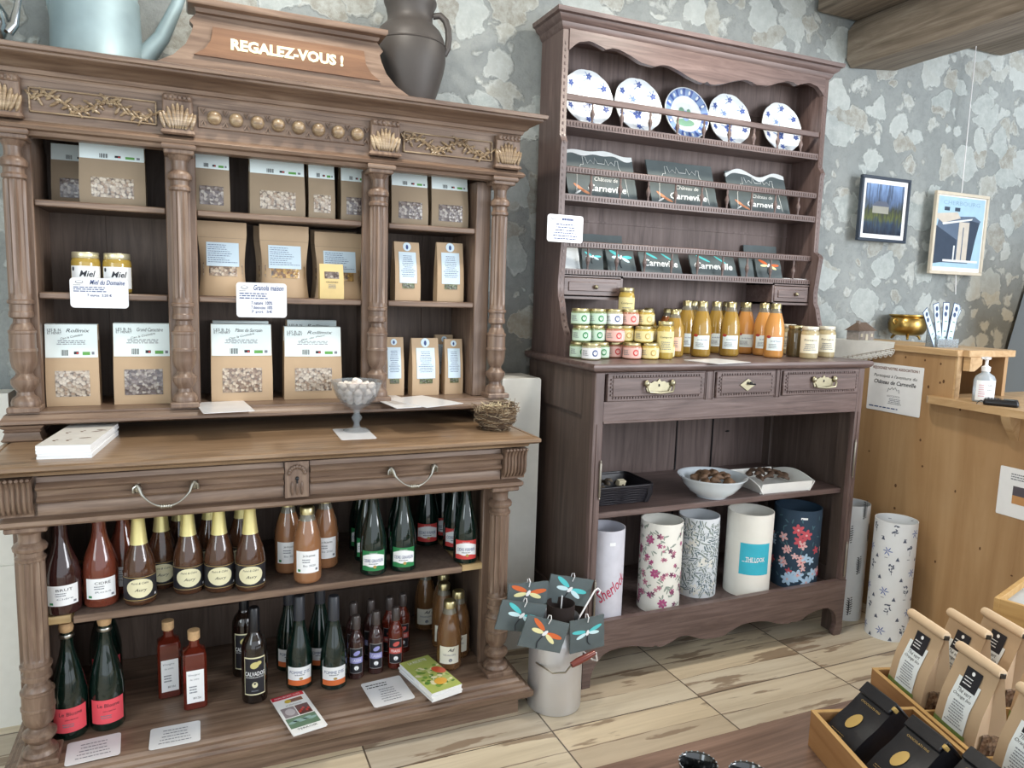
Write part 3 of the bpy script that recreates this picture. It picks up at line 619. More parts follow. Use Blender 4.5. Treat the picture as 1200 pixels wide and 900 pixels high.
# plate rack
prof = [(-0.245, 1.12)] if 0 else [(-0.294, 1.12), (-0.292, 1.135), (-0.298, 1.17), (-0.297, 1.18), (-0.285, 1.205), (-0.262, 1.24), (-0.248, 1.28), (-0.240, 1.31), (-0.226, 1.335), (-0.222, 1.38), (-0.226, 1.42), (-0.234, 1.50), (-0.238, 1.525), (-0.226, 1.538), (-0.206, 1.55), (-0.204, 1.72), (-0.206, 1.86), (-0.210, 1.876), (-0.200, 1.89), (-0.191, 1.905), (-0.190, 2.26)]
for x0, x1 in ((0.030, 0.054), (1.250, 1.274)):
    b = MB(); b.prism(prof + [(-0.02, 2.26), (-0.02, 1.12)], 'yz', x0, x1, OZ)
    for k in range(46):
        z = 1.2 + 0.0225 * k; y = [p for p in zip(prof, prof[1:]) if p[0][1] <= z <= p[1][1]]
        if y: (y0, z0), (y1, z1) = y[0]; yy = y0 + (y1 - y0) * (z - z0) / (z1 - z0); b.box(x0 + 0.009, x0 + 0.014, yy - 0.0015, yy + 0.004, z - 0.005, z + 0.005, OX)
    b.build('rack_side', DR)
b = MB(); b.box(0.054, 1.25, -0.04, -0.02, 1.12, 2.26, OIN)
for z in (1.20, 1.62, 1.83, 2.11): b.box(0.054, 1.25, -0.044, -0.04, z, z + 0.008, OIN)
b.build('rack_back_panel', DR)
for z in (1.955, 1.697, 1.432):
    b = MB(); yf = -0.188 if z > 1.9 else -0.2
    b.box(0.054, 1.25, yf + 0.003, -0.04, z - 0.018, z, OX); b.box(0.054, 1.25, yf, yf + 0.004, z - 0.022, z + 0.002, OX, 0.002)
    for k in range(96): b.box(0.06 + 0.0124 * k, 0.066 + 0.0124 * k, yf - 0.003, yf + 0.001, z - 0.016, z - 0.004, OZ)
    b.build('rack_shelf', DR)
    rz = {1.955: (2.024, 2.047), 1.697: (1.772, 1.797), 1.432: (1.510, 1.535)}[z]
    b = MB(); b.box(0.054, 1.25, yf + 0.002, yf + 0.014, rz[0], rz[1], OX, 0.003)
    if z < 1.9:
        for k in range(96): b.box(0.06 + 0.0124 * k, 0.066 + 0.0124 * k, yf - 0.001, yf + 0.004, rz[0] + 0.006, rz[1] - 0.006, OZ)
    b.build('guard_rail', DR)
    for i in range(9):
        h = rz[0] - z; b = MB()
        b.lathe([(0.003, -0.001), (0.004, .08 * h), (0.0035, .2 * h), (0.007, .36 * h), (0.009, .48 * h), (0.006, .62 * h), (0.0032, .72 * h), (0.0045, .86 * h), (0.0035, h + 0.001)], (0.165 + 0.124 * i, yf + 0.008, z), 10, OX)
        b.build('spindle', DR)
# scalloped valance and cornice
def val(x):
    t = (x - 0.054) / 1.196
    key = [(0, 2.19), (0.03, 2.222), (0.07, 2.232), (0.115, 2.218), (0.125, 2.212), (0.14, 2.222), (0.17, 2.222), (0.21, 2.208), (0.25, 2.190), (0.30, 2.186), (0.325, 2.196), (0.35, 2.198), (0.39, 2.186), (0.43, 2.170), (0.47, 2.158), (0.49, 2.158), (0.5, 2.166), (0.51, 2.158), (0.53, 2.158), (0.57, 2.170), (0.61, 2.186), (0.65, 2.198), (0.675, 2.196), (0.70, 2.186), (0.75, 2.190), (0.79, 2.208), (0.83, 2.222), (0.86, 2.222), (0.875, 2.212), (0.885, 2.218), (0.93, 2.232), (0.97, 2.222), (1, 2.19)]
    for (a, za), (c_, zc) in zip(key, key[1:]):
        if a <= t <= c_: return za + (zc - za) * (t - a) / (c_ - a)
    return 2.19
xs = [0.054 + 1.196 * i / 90 for i in range(91)]
b = MB(); b.prism([(x, val(x)) for x in xs] + [(1.25, 2.285), (0.054, 2.285)], 'xz', -0.194, -0.172, OX); b.build('valance', DR)
b = MB(); b.mould(0.030, 1.274, -0.190, -0.02, [(0.0, 2.258), (0.004, 2.262), (0.010, 2.272), (0.012, 2.280), (0.026, 2.290), (0.030, 2.300), (0.040, 2.304), (0.042, 2.318), (0.03, 2.322)], OX); b.build('cornice', DR)
for x0, x1, kx in ((0.056, 0.315, 0.193), (1.045, 1.248, 1.165)):
    b = MB(); b.box(x0, x1, -0.2, -0.04, 1.405, 1.414, OX); b.box(x0, x1, -0.2, -0.04, 1.325, 1.334, OX)
    b.box(x1 - 0.009 if x0 < .5 else x0, x1 if x0 < .5 else x0 + 0.009, -0.2, -0.04, 1.325, 1.414, OX); b.build('drawer_case', DR)
    d = oak_drawer(x0 + 0.008, x1 - 0.010, 1.338, 1.402, -0.204, DR, False)
    b = MB(); b.ball((kx, -0.215, 1.370), (0.008, 0.009, 0.008), PBRASS, 12, 8); b.tube([(kx, -0.2, 1.37), (kx, -0.21, 1.37)], 0.004, PBRASS); b.build('knob', d, label='small bright metal knob')
# ================================================================ BOTTLES
def glassmat(name, col, trans=0.35, rough=0.04): return mat(name, col, rough, trans=trans, coat=0.6, vary=0.0, ior=1.4, spec=0.6)
GGREEN = glassmat('dark green bottle glass', (14, 34, 28), 0.2); GBLACK = glassmat('dark brown bottle glass', (30, 20, 16), 0.25)
GROSE = glassmat('rose cider in clear glass', (150, 76, 56), 0.5); GPLUM = glassmat('dark red juice in clear glass', (74, 44, 42), 0.45)
GAMBER = glassmat('amber cider in clear glass', (112, 74, 52), 0.55); GAPPLE = glassmat('cloudy apple juice in clear glass', (168, 118, 82), 0.25)
GVIN = glassmat('red brown vinegar in clear glass', (112, 40, 26), 0.35); GPALE = glassmat('golden cider in clear glass', (156, 112, 72), 0.5)
GORANGE = glassmat('orange fruit juice in clear glass', (214, 152, 82), 0.12); GYEL = glassmat('yellow apple juice in clear glass', (186, 148, 66), 0.3)
GDARKO = glassmat('dark orange juice in clear glass', (176, 104, 56), 0.25)
CLEAR = mat('clear glass', (235, 240, 240), 0.02, trans=1.0, vary=0, ior=1.45)
FOILG = mat('pale gold foil', (226, 214, 150), 0.35, 0.5, vary=0.06)
CAPW = mat('white gold cap', (222, 214, 180), 0.3, 0.6, vary=0)
CREAM = mat('cream label paper', (226, 220, 184), 0.55, vary=0.04)
PINKL = mat('coral pink label', (228, 84, 96), 0.5, vary=0.02); ORNG = mat('orange print', (216, 112, 62), 0.5, vary=0)
LILAC = mat('lilac print', (150, 150, 205), 0.5, vary=0); BLKL = mat('black label paper', (38, 38, 44), 0.5, vary=0)
PEACH = mat('peach label paper', (240, 196, 170), 0.5, vary=0)
SHAPES = {
 'sparkling': ([(0.001, 0.012), (0.030, 0.0), (0.041, 0.002), (0.044, 0.010), (0.044, 0.108), (0.0425, 0.128), (0.036, 0.165), (0.027, 0.20), (0.0195, 0.226), (0.0155, 0.25), (0.0145, 0.270), (0.017, 0.273), (0.017, 0.281), (0.014, 0.283), (0.014, 0.29), (0.001, 0.291)], 0.044),
 'perry': ([(0.001, 0.012), (0.028, 0.0), (0.038, 0.002), (0.0405, 0.010), (0.0405, 0.088), (0.039, 0.102), (0.034, 0.126), (0.0265, 0.148), (0.0205, 0.166), (0.017, 0.185), (0.0145, 0.215), (0.0145, 0.255), (0.001, 0.256)], 0.0405),
 'cider': ([(0.001, 0.010), (0.030, 0.0), (0.0415, 0.003), (0.0435, 0.010), (0.0435, 0.098), (0.042, 0.112), (0.036, 0.138), (0.027, 0.162), (0.020, 0.182), (0.0165, 0.205), (0.0155, 0.255), (0.001, 0.256)], 0.0435),
 'slender': ([(0.001, 0.008), (0.030, 0.0), (0.039, 0.004), (0.040, 0.012), (0.040, 0.088), (0.0385, 0.108), (0.034, 0.135), (0.027, 0.163), (0.0205, 0.188), (0.0165, 0.21), (0.0145, 0.235), (0.0145, 0.284), (0.001, 0.285)], 0.040),
 'juice': ([(0.001, 0.006), (0.030, 0.0), (0.038, 0.004), (0.0405, 0.012), (0.0405, 0.105), (0.0395, 0.122), (0.035, 0.148), (0.028, 0.172), (0.0235, 0.186), (0.0205, 0.198), (0.0190, 0.207), (0.019, 0.214), (0.0185, 0.217), (0.001, 0.218)], 0.0405),
 'mini': ([(0.001, 0.005), (0.020, 0.0), (0.0245, 0.003), (0.025, 0.010), (0.025, 0.115), (0.0235, 0.127), (0.017, 0.142), (0.0125, 0.152), (0.0115, 0.165), (0.0115, 0.19), (0.001, 0.191)], 0.025),
 'spirit': ([(0.001, 0.008), (0.028, 0.0), (0.035, 0.003), (0.0365, 0.010), (0.0365, 0.160), (0.035, 0.175), (0.028, 0.192), (0.018, 0.205), (0.0145, 0.215), (0.014, 0.235), (0.001, 0.236)], 0.0365),
}
def bottle(kind, glass, label, deco, cap=None, name='bottle', cat='bottle'):
    t = thing(name, label, cat); prof, r = SHAPES[kind]; RMAP[t.name] = r
    b = MB()
    if kind == 'juice':
        NK = glassmat('empty glass neck', (170, 164, 146), .55); b.lathe([q for q in prof if q[1] < .19], seg=32, m=glass, cap0=False, cap1=False); b.lathe([q for q in prof if q[1] > .18 or False], seg=32, m=NK, cap0=False, cap1=False)
    else: b.lathe(prof, seg=32, m=glass, cap0=False, cap1=False)
    b.build('glass_body', t, loc=(0, 0, 0), smooth=50)
    b = MB(); deco(b, cyl(r), r); b.build('label', t, loc=(0, 0, 0), smooth=50)
    if cap:
        b = MB(); cap(b); b.build('stopper' if cap in (cork_cap, cork_tall) else 'cap', t, loc=(0, 0, 0), smooth=50)
    return t
def cork_cap(b): b.lathe([(0.013, 0.288), (0.016, 0.290), (0.018, 0.300), (0.017, 0.308), (0.014, 0.313), (0.001, 0.314)], seg=16, m=CORK); b.lathe([(0.0172, 0.273), (0.0185, 0.275), (0.0185, 0.28), (0.0172, 0.283)], seg=16, m=IRON)
def cork_tall(b): b.lathe([(0.012, 0.195), (0.013, 0.20), (0.0165, 0.203), (0.0165, 0.228), (0.001, 0.229)], seg=16, m=CORK)
def foil_cap(b): b.lathe([(0.0225, 0.163), (0.0212, 0.170), (0.0185, 0.195), (0.0162, 0.225), (0.0162, 0.238), (0.018, 0.242), (0.018, 0.255), (0.015, 0.260), (0.001, 0.261)], seg=24, m=FOILG)
def hood(m, z0, z1, r0=0.0172):
    def f(b): b.lathe([(r0, z0), (r0, z1 - 0.004), (r0 - 0.003, z1), (0.001, z1 + 0.0005)], seg=20, m=m)
    return f
def d_white(t1, t2, w=.062, z0=.028, z1=.082, m=WHITE):
    def f(b, S, r):
        b.patch(S, -w / 2, w / 2, z0, z1, m, nu=10); h = z1 - z0
        b.text(S, t1, 0.004, z1 - h * .22, w * .5, h * .13, INK); b.lines(S, -w * .22, w * .3, z0 + h * .45, z0 + h * .66, 2, GINK)
        b.text(S, t2, 0.005, z0 + h * .34, w * .5, h * .09, GINK)
        b.patch(S, -w * .42, -w * .3, z0 + h * .06, z0 + h * .17, GREEN, 0.0007); b.patch(S, w * .32, w * .42, z0 + h * .1, z0 + h * .2, GINK, 0.0007)
    return f
def d_sparkle(b, S, r):                                          # cream oval on a dark band
    b.patch(S, -0.058, 0.058, 0.014, 0.082, BLKL, nu=18)
    b.patch(S, -0.058, 0.058, 0.0785, 0.080, GOLDP, 0.0007, nu=18); b.patch(S, -0.058, 0.058, 0.016, 0.0175, GOLDP, 0.0007, nu=18)
    b.ell(S, 0, 0.050, 0.034, 0.0265, CREAM, off=0.0012, n=24)
    b.text(S, 'Poiré & Cidre', 0, 0.064, 0.042, 0.006, INK, off=0.0015, shear=0.3); b.text(S, 'Aury', 0.002, 0.044, 0.030, 0.011, INK, off=0.0015, shear=0.3); b.patch(S, 0.040, 0.046, 0.022, 0.028, WHITE, 0.001)
def d_band(col, txt='CIDRE GRAVELIN', w=.074):
    def f(b, S, r):
        z0, z1 = 0.018, 0.080
        b.patch(S, -w / 2, w / 2, z0, z1, col, nu=12)
        b.strip(S, [-w * .47 + w * .94 * i / 14 for i in range(15)], [z0 + 0.014 + 0.002 * math.sin(i * .8) for i in range(15)], [z1 - 0.017 + 0.009 * math.sin(PI * i / 14) for i in range(15)], WHITE, 0.0009)
        b.text(S, txt, 0, 0.050, w * .8, 0.010, BINK, off=0.0014); b.lines(S, -w * .3, w * .3, 0.037, 0.043, 1, GINK, 0.0014, center=True); b.ell(S, 0.004, z0 + 0.013, 0.005, 0.005, GOLDP, off=0.0014)
        b.text(S, 'DUCHÉ', 0, z1 - 0.006, w * .3, 0.003, WHITE, off=0.001)
    return f
def d_orange(b, S, r):
    w = .078; b.patch(S, -w / 2, w / 2, 0.018, 0.035, ORNG, nu=12); b.patch(S, -w / 2, w / 2, 0.035, 0.076, WHITE, nu=12)
    b.text(S, 'POMME D\'IS', 0, 0.060, w * .8, 0.010, BINK, shear=0.1); b.lines(S, -w * .3, w * .3, 0.048, 0.054, 1, GINK, center=True); b.ell(S, 0.004, 0.040, 0.006, 0.004, GOLDP, off=0.001)
def d_pink(b, S, r):
    w = .088; b.patch(S, -w / 2, w / 2, 0.024, 0.092, PINKL, nu=12)
    b.text(S, 'Le Blosne', 0.002, 0.076, w * .62, 0.010, INK); b.text(S, 'cidre demi-sec', 0.004, 0.06, w * .36, 0.004, INK); b.lines(S, -w * .2, w * .3, 0.038, 0.050, 2, GINK)
def d_calva(b, S, r):
    w = .062; b.patch(S, -w / 2, w / 2, 0.030, 0.146, CREAM, nu=12); b.patch(S, -w / 2 + .002, w / 2 - .002, 0.034, 0.142, BLKL, 0.0008, nu=12)
    b.ell(S, 0.0, 0.122, 0.013, 0.010, mat('gold pear', (206, 196, 130), 0.5), off=0.0012, rot=.4); b.ell(S, 0.012, 0.128, 0.007, 0.006, mat('gold pear', (206, 196, 130), 0.5), off=0.0014)
    b.text(S, 'CALVADOS', 0, 0.096, w * .9, 0.013, WHITE, off=0.0014, bold=.01); b.text(S, 'DOMFRONTAIS', 0, 0.085, w * .8, 0.004, WHITE, off=0.0014)
    b.ell(S, 0, 0.062, 0.008, 0.009, CREAM, off=0.0012); b.lines(S, -w * .25, w * .25, 0.040, 0.047, 1, GINK, 0.0012, center=True)
def d_mini(col, t):
    def f(b, S, r):
        w = .042; b.patch(S, -w / 2, w / 2, 0.022, 0.104, mat('label silver edge', (170, 170, 170), 0.4), nu=8); b.patch(S, -w / 2 + .0012, w / 2 - .0012, 0.0235, 0.1025, BLKL, 0.0008, nu=8)
        b.patch(S, -w / 2, w / 2, 0.055, 0.074, col, 0.0012, nu=8); b.text(S, t, 0, 0.0645, w * .7, 0.009, WHITE, off=0.0016); b.ell(S, 0.001, 0.040, 0.007, 0.007, WHITE, off=0.0014); b.ell(S, 0.002, 0.088, 0.011, 0.007, col, off=0.0014, rot=.5)
    return f
def d_script(b, S, r):
    w = .066; b.patch(S, -w / 2, w / 2, 0.028, 0.086, mat('warm white label', (232, 230, 216), 0.5), nu=12); b.text(S, 'Ad', 0.006, 0.075, 0.022, 0.011, INK, bold=.02, shear=.4); b.text(S, 'VINAIGRE', 0, 0.058, 0.042, 0.006, GINK); b.ell(S, 0.004, 0.040, 0.006, 0.006, GINK)
ZS, ZP = 0.4752, 0.1203
def px(x, y, z): p = at(x, y, 2, z); return (p.x, p.y, z)
_place = place
RMAP = {}
def place(proto, loc, rz=None, label=None, group=None, rot=None):
    o = _place(proto, loc, rz, label, group, rot)
    if proto.name in RMAP: RAD.append((o, RMAP[proto.name]))
    return o
def front(x, yb, z, r):                                          # base centre of an upright round thing whose nearest base edge is at photo point (x, yb)
    p = at(x, yb, 2, z); d = Vector((p.x - CPOS.x, p.y - CPOS.y, 0)).normalized()
    return (p.x + d.x * r, p.y + d.y * r, z)
def facing(loc, extra=0.0):
    return math.atan2(-(CPOS.x - loc[0]), 0 - (CPOS.y - loc[1]))*-1 * 0.0 + extra
def take():
    r = list(RAD); RAD.clear(); return r
GS = 'cider and juice bottles on the middle shelf of the carved buffet'
# upper row of the lower cupboard
ROSE = bottle('cider', GROSE, '', d_white('CIDRE', 'Rosé', .076, .026, .082), None)
for i, (x, y, lab) in enumerate([(101, 715, 'rose cider bottle with white label, middle of three beside the left column'), (134, 703, 'rose cider bottle with white label just left of the gold-foil bottles')]):
    l = front(x, y, ZS, .044); place(ROSE, l, None, lab, 'rose cider bottles')
t = bottle('cider', GPLUM, 'dark plum coloured bottle with white label half hidden by the left column', d_white('BRUT', 'Cidre', .076, .028, .082), None); place(t, front(68, 724, ZS, .0435))
GCH = 'gold-foil perry bottles with cream oval labels'
CH = bottle('perry', GAMBER, '', d_sparkle, foil_cap)
for x, y, lab in [(165, 711, 'gold-foil bottle with cream oval label, front left one beside the rose cider'), (191, 692, 'gold-foil bottle set back behind its neighbours, second from left'), (222, 698, 'gold-foil bottle, first of the three standing close together'),
                  (258, 696, 'gold-foil bottle, middle one of the three standing close together'), (294, 695, 'gold-foil bottle with cream oval label, nearest to the apple juice'),
                  ]:
    place(CH, front(x, y, ZS, .044), None, lab, GCH)
for x, y, lab in [(212, 676, 'gold-foil bottle at the back behind the first of the close three'), (247, 674, 'gold-foil bottle at the back behind the middle of the close three'), (284, 672, 'gold-foil bottle at the back behind the rightmost gold-foil bottle')]:
    place(CH, front(x, y, ZS, .044), None, lab, GCH)
JU = bottle('juice', GAPPLE, '', d_white('Jus de pomme', 'Bio 2020', .070, .036, .102), hood(LID, .204, .226, .0205))
for x, y, lab in [(362, 690, 'brown apple juice bottle with white label, front of the group of three'), (338, 674, 'apple juice bottle standing back left in the group of three'), (381, 668, 'apple juice bottle standing back right in the group of three')]:
    place(JU, front(x, y, ZS, .0405), None, lab, 'apple juice bottles on the middle shelf')
BS = [None]
GRN = bottle('slender', GGREEN, '', d_band(GREEN), hood(FOILG, .238, .287, .0158))
for x, y, lab in [(439, 679, 'dark bottle with green and white label, front left of the green-labelled ones'), (474, 674, 'dark bottle with green and white label, front right of the green-labelled ones'), (430, 660, 'green-labelled dark bottle half hidden behind the front left one'), (423, 647, 'green-labelled dark bottle furthest back, only its left edge showing'), (468, 652, 'green-labelled dark bottle hidden behind the front right one')]:
    place(GRN, front(x, y, ZS, .04), None, lab, 'green-labelled cider bottles')
RDB = bottle('slender', GGREEN, '', d_band(RED, 'CIDRE FERMIER'), hood(FOILG, .238, .287, .0158))
for x, y, lab in [(546, 663, 'dark bottle with red and white label at the right front, beside the bare wood cleat'), (500, 641, 'red-labelled dark bottle at the back, first to the right of the green labels'), (522, 633, 'red-labelled dark bottle at the back whose label touches its left neighbour'), (533, 647, 'red-labelled dark bottle mostly hidden behind the front red one')]:
    place(RDB, front(x, y, ZS, .04), None, lab, 'red-labelled cider bottles')
relax(take(), -1.546, -0.338, -0.486, -0.05)
# bottom of the lower cupboard
PK = bottle('sparkling', GGREEN, '', d_pink, cork_cap)
for x, y, lab in [(112, 861, 'corked dark cider bottle with pink label, the fully visible one at bottom left'), (75, 869, 'corked dark cider bottle with pink label partly behind the left column'), (126, 806, 'pink-labelled bottle in the shade behind the other two')]:
    place(PK, front(x, y, ZP, .044), None, lab, 'pink-labelled cider bottles')
def square_bottle():
    t = thing('vinegar_bottle', '', 'bottle'); b = MB(); h = .031
    def sq(q, z, c=.006): return [(q - c, -q, z), (q, -q + c, z), (q, q - c, z), (q - c, q, z), (-q + c, q, z), (-q, q - c, z), (-q, -q + c, z), (-q + c, -q, z)]
    b.rings([sq(h - .003, 0), sq(h, .004), sq(h, .160), sq(h - .002, .168), sq(.02, .176, .008), sq(.0135, .182, .005), sq(.0125, .2, .005)], GVIN); b.build('glass_body', t, loc=(0, 0, 0), smooth=30)
    b = MB(); b.M = Matrix.Translation((0, -h, 0)); b.patch(flat, -.023, .023, .022, .120, WHITE); b.text(flat, 'Vinaigre', -.003, .106, .03, .007, GINK, shear=.3); b.text(flat, 'de cidre', -.002, .093, .024, .005, GINK)
    b.lines(flat, -.016, .016, .05, .075, 3, GINK, off=.0008); b.text(flat, 'BIO 25cl', .004, .036, .02, .006, INK); b.build('label', t, loc=(0, 0, 0))
    b = MB(); cork_tall(b); b.build('stopper', t, loc=(0, 0, 0)); return t
SQ = square_bottle()
place(SQ, px(199, 812, ZP), 0.10, 'square brown bottle with cork and white label, left of the two', 'square vinegar bottles'); place(SQ, px(229, 825, ZP), 0.05, 'square brown bottle with cork and white label, right of the two', 'square vinegar bottles')
CV = bottle('spirit', GBLACK, '', d_calva, hood(BLK, .205, .285, .0155))
place(CV, front(299, 826, ZP, .0365), None, 'black-labelled Calvados bottle standing in front', 'Calvados bottles'); place(CV, front(287, 795, ZP, .0365), None, 'black-labelled Calvados bottle half hidden behind the other', 'Calvados bottles')
OR = bottle('slender', GGREEN, '', d_orange, hood(mat('dark grey capsule', (52, 54, 60), .35), .212, .288, .0168))
for x, y, lab in [(351, 810, 'dark bottle with white and orange label, front left of the four'), (391, 810, 'dark bottle with white and orange label, front right of the four'), (339, 788, 'orange-labelled dark bottle behind the front left one'), (375, 786, 'orange-labelled dark bottle behind and between the front pair')]:
    place(OR, front(x, y, ZP, .04), None, lab, 'orange-labelled bottles at the bottom')
M1 = bottle('mini', GPLUM, '', d_mini(LILAC, 'CASSIS'), hood(CLEAR if 0 else mat('smoky cap', (70, 62, 60), 0.2), .160, .203, .0135)); M2 = bottle('mini', GVIN, '', d_mini(mat('strawberry print', (206, 90, 84), 0.5), 'FRAISE'), hood(mat('smoky cap', (70, 62, 60), 0.2), .160, .203, .0135))
for pr, x, y, lab in [(M1, 417, 797, 'small slim bottle with lilac band, left of the two lilac ones in front'), (M1, 440, 791, 'small slim bottle with lilac band, right of the two lilac ones in front'), (M2, 463, 785, 'small slim bottle with strawberry red band in the front row'), (M1, 414, 779, 'small slim bottle behind the left lilac one'), (M1, 434, 775, 'small slim bottle behind the right lilac one'), (M2, 456, 771, 'small slim bottle behind the strawberry red one'), (M2, 471, 766, 'small slim bottle with red band at the right rear of the slim ones')]:
    place(pr, front(x, y, ZP, .025), None, lab, 'small slim liqueur bottles')
AM = bottle('juice', GPALE, '', d_script, hood(LID, .204, .226, .0205))
for x, y, lab in [(527, 786, 'golden bottle with white script label beside the booklet stack'), (553, 772, 'golden bottle with white script label next to the right column'), (506, 743, 'golden bottle in the back row, left one'), (519, 762, 'golden bottle between the back row and the front one'), (537, 742, 'golden bottle in the back row, right one')]:
    place(AM, front(x, y, ZP, .0405), None, lab, 'golden vinegar bottles at bottom right')
SQR = [(o, .036) for o in COL.objects if o.name.startswith('vinegar_bottle') and o.parent is None]
relax(take() + SQR, -1.546, -0.338, -0.535, -0.05)

# ================================================================ PAPER BAGS
def nuts(name, c1, c2, c3):
    if name in MC: return MC[name]
    k = NT(name); vo = k.n('ShaderNodeTexVoronoi', {0: k.coord((1, 1, 1)), 'Scale': 130.0}); h = k.n('ShaderNodeSeparateColor', {0: vo.outputs[1]})
    col = k.ramp(h.outputs[0], [(0.1, s2l(c1)), (0.5, s2l(c2)), (0.9, s2l(c3))]); k.link(k.mix(k.ramp(vo.outputs[0], [(0.5, (0, 0, 0)), (0.9, (1, 1, 1))]), col, s2l((84, 72, 64))), 'Base Color')
    k.b.inputs['Roughness'].default_value = 0.25; k.b.inputs['Coat Weight'].default_value = 0.8; k.bump(vo.outputs[0], 0.5, 0.003); MC[name] = k.m; return k.m
N1 = nuts('pale oat flakes', (170, 156, 140), (204, 192, 176), (150, 128, 108)); N2 = nuts('dark dried mix', (76, 64, 66), (120, 108, 106), (168, 160, 152)); N3 = nuts('mixed seeds', (120, 96, 80), (160, 140, 120), (196, 180, 160)); N4 = nuts('golden granola', (150, 110, 60), (196, 160, 96), (120, 84, 52)); N5 = nuts('green herbs', (60, 70, 40), (96, 106, 60), (80, 90, 50))
LBLUE = mat('pale blue label paper', (206, 224, 236), 0.5, vary=0.02); LWHT = mat('bright label paper', (226, 238, 238), 0.5, vary=0.02)
def bagshape(b, W, D, H, top, m, lean=0.0, pinch=.22, puff=.006):
    """gusseted paper bag, base centred on the origin; returns the front surface function"""
    K = [(0, 1, 1), (.06, 1.0, 1.04), (.3, 1.0, 1.05), (.55, .99, .9), (.8, .985, top + (1 - top) * .35), (1, .98, top)]
    def wd(t):
        for (a, w0, d0), (c, w1, d1) in zip(K, K[1:]):
            if a <= t <= c: q = (t - a) / (c - a); return (w0 + (w1 - w0) * q, d0 + (d1 - d0) * q)
        return K[-1][1:]
    rs = []; N = 12
    for i in range(N + 1):
        t = i / N; w_, d_ = wd(t); hw, hd = W / 2 * w_, D / 2 * d_; y0 = lean * t * H; z = t * H; pf = puff * math.sin(PI * min(1, t * 1.3)) if t < .77 else 0
        pi_ = hw * pinch * (t ** .7)
        ring = [(-hw, y0 - hd, z), (-hw / 2, y0 - hd - pf, z), (0, y0 - hd - pf * 1.2, z), (hw / 2, y0 - hd - pf, z), (hw, y0 - hd, z), (hw - pi_, y0, z), (hw, y0 + hd, z), (hw / 2, y0 + hd, z), (0, y0 + hd, z), (-hw / 2, y0 + hd, z), (-hw, y0 + hd, z), (-hw + pi_, y0, z)]
        rs.append(ring)
    b.rings(rs, m)
    def S(u, v, o):
        t = max(0, min(1, v / H)); w_, d_ = wd(t); hw, hd = W / 2 * w_, D / 2 * d_; pf = puff * math.sin(PI * min(1, t * 1.3)) if t < .77 else 0
        a = min(1, abs(u) / hw); q = (1.2 - 0.4 * a) if a < .5 else (2.0 * (1 - a))
        # ring is interpolated linearly between N levels; stay just above it
        return (u, lean * v - hd - pf * max(0, q) - o - 0.0006, v)
    return S
def flour_bag(W, H, title, sub, win, label, folded=True, kraft=None, lean=0.0):
    t = thing('paper_bag', label, 'bag'); D = .072; kraft = kraft or KRAFT
    b = MB(); S = bagshape(b, W, D, H, .55, kraft, lean); b.build('bag_body', t, loc=(0, 0, 0), smooth=25)
    b = MB(); b.patch(S, -W * .32, W * .32, H * .12, H * .44, win, nu=4, nv=5, off=.0006); b.build('window', t, loc=(0, 0, 0), smooth=60)
    b = MB(); z0 = H * .60 if folded else H * .74
    b.patch(S, -W * .485, W * .485, z0, H * .998, LWHT, nu=6, nv=6, off=.0010)
    yb = D / 2 * .55 + lean * H; b.box(-W * .485, W * .485, -D / 2 * .55 - .0022 + lean * H, yb + .0015, H, H + .0016, LWHT); b.box(-W * .485, W * .485, yb + .0005, yb + .0016, H * .8, H, LWHT)
    if folded:
        b.text(S, title, W * .12, H * .93, W * .44, H * .045, INK, off=.0016, shear=.3); b.text(S, 'LES B. N.', -W * .31, H * .935, W * .26, H * .032, INK, off=.0016); b.text(S, 'ET HENRY', -W * .31, H * .90, W * .26, H * .030, INK, off=.0016)
        b.text(S, sub, 0, H * .855, W * .42, H * .026, INK, off=.0016, shear=.3, rot=.22); b.lines(S, -W * .42, W * .42, H * .755, H * .815, 3, GINK, off=.0016, center=True)
    zb = z0 + H * .055
    for k in range(7): b.patch(S, -W * .19 + k * W * .019, -W * .19 + k * W * .019 + W * (.012 if k % 2 else .007), zb - H * .03, zb + H * .04, INK, off=.0016)
    b.patch(S, W * .04, W * .13, zb - H * .015, zb + H * .02, INK, off=.0016); b.patch(S, W * .09, W * .12, zb - H * .01, zb + H * .01, RED, off=.0019)
    b.patch(S, W * .2, W * .34, zb - H * .025, zb + H * .015, mat('organic label green', (96, 160, 80), 0.5), off=.0016); b.patch(S, W * .37, W * .42, zb - H * .02, zb + H * .015, GINK, off=.0016)
    b.build('label', t, loc=(0, 0, 0), smooth=60); return t
def put_bag(x0, x1, yb, yt, Y, zs, mk, rz=0.0, Hmin=None):
    a, c = at(x0, yb, 1, Y), at(x1, yb, 1, Y); m = (a + c) / 2; H = min(at((x0 + x1) / 2, yt, 1, Y).z - zs, .222 if zs > 1.2 else .27)
    t = mk(abs(c.x - a.x), Hmin or H); t.location = (m.x, Y + .04, zs); t.rotation_euler.z = rz; return t
ZB = 0.9854; G1 = 'big paper flour bags on the base board of the carved buffet'
def fb(title, sub, win, lab, gr, kraft=None, lean=0.0, folded=True):
    def f(W, H):
        t = flour_bag(W, H, title, sub, win, lab, folded, kraft, lean); t['group'] = gr; return t
    return f
put_bag(54, 117, 474, 381, -.235, ZB, fb('Rollmix', 'Ciao la Cocinière', N1, 'kraft bag labelled Rollmix standing bottom left in the carved buffet', G1), .03)
put_bag(134, 204, 473, 380, -.235, ZB, fb('Grand Caractère', 'Ciao la Cocinière', N2, 'kraft bag with dark contents partly behind the second column', G1), .0)
put_bag(248, 320, 470, 381, -.235, ZB, fb('Pâtes de Sarrasin', 'Ciao la Cocinière', N3, 'kraft bag just right of the second column behind the flat white card', G1), .0)
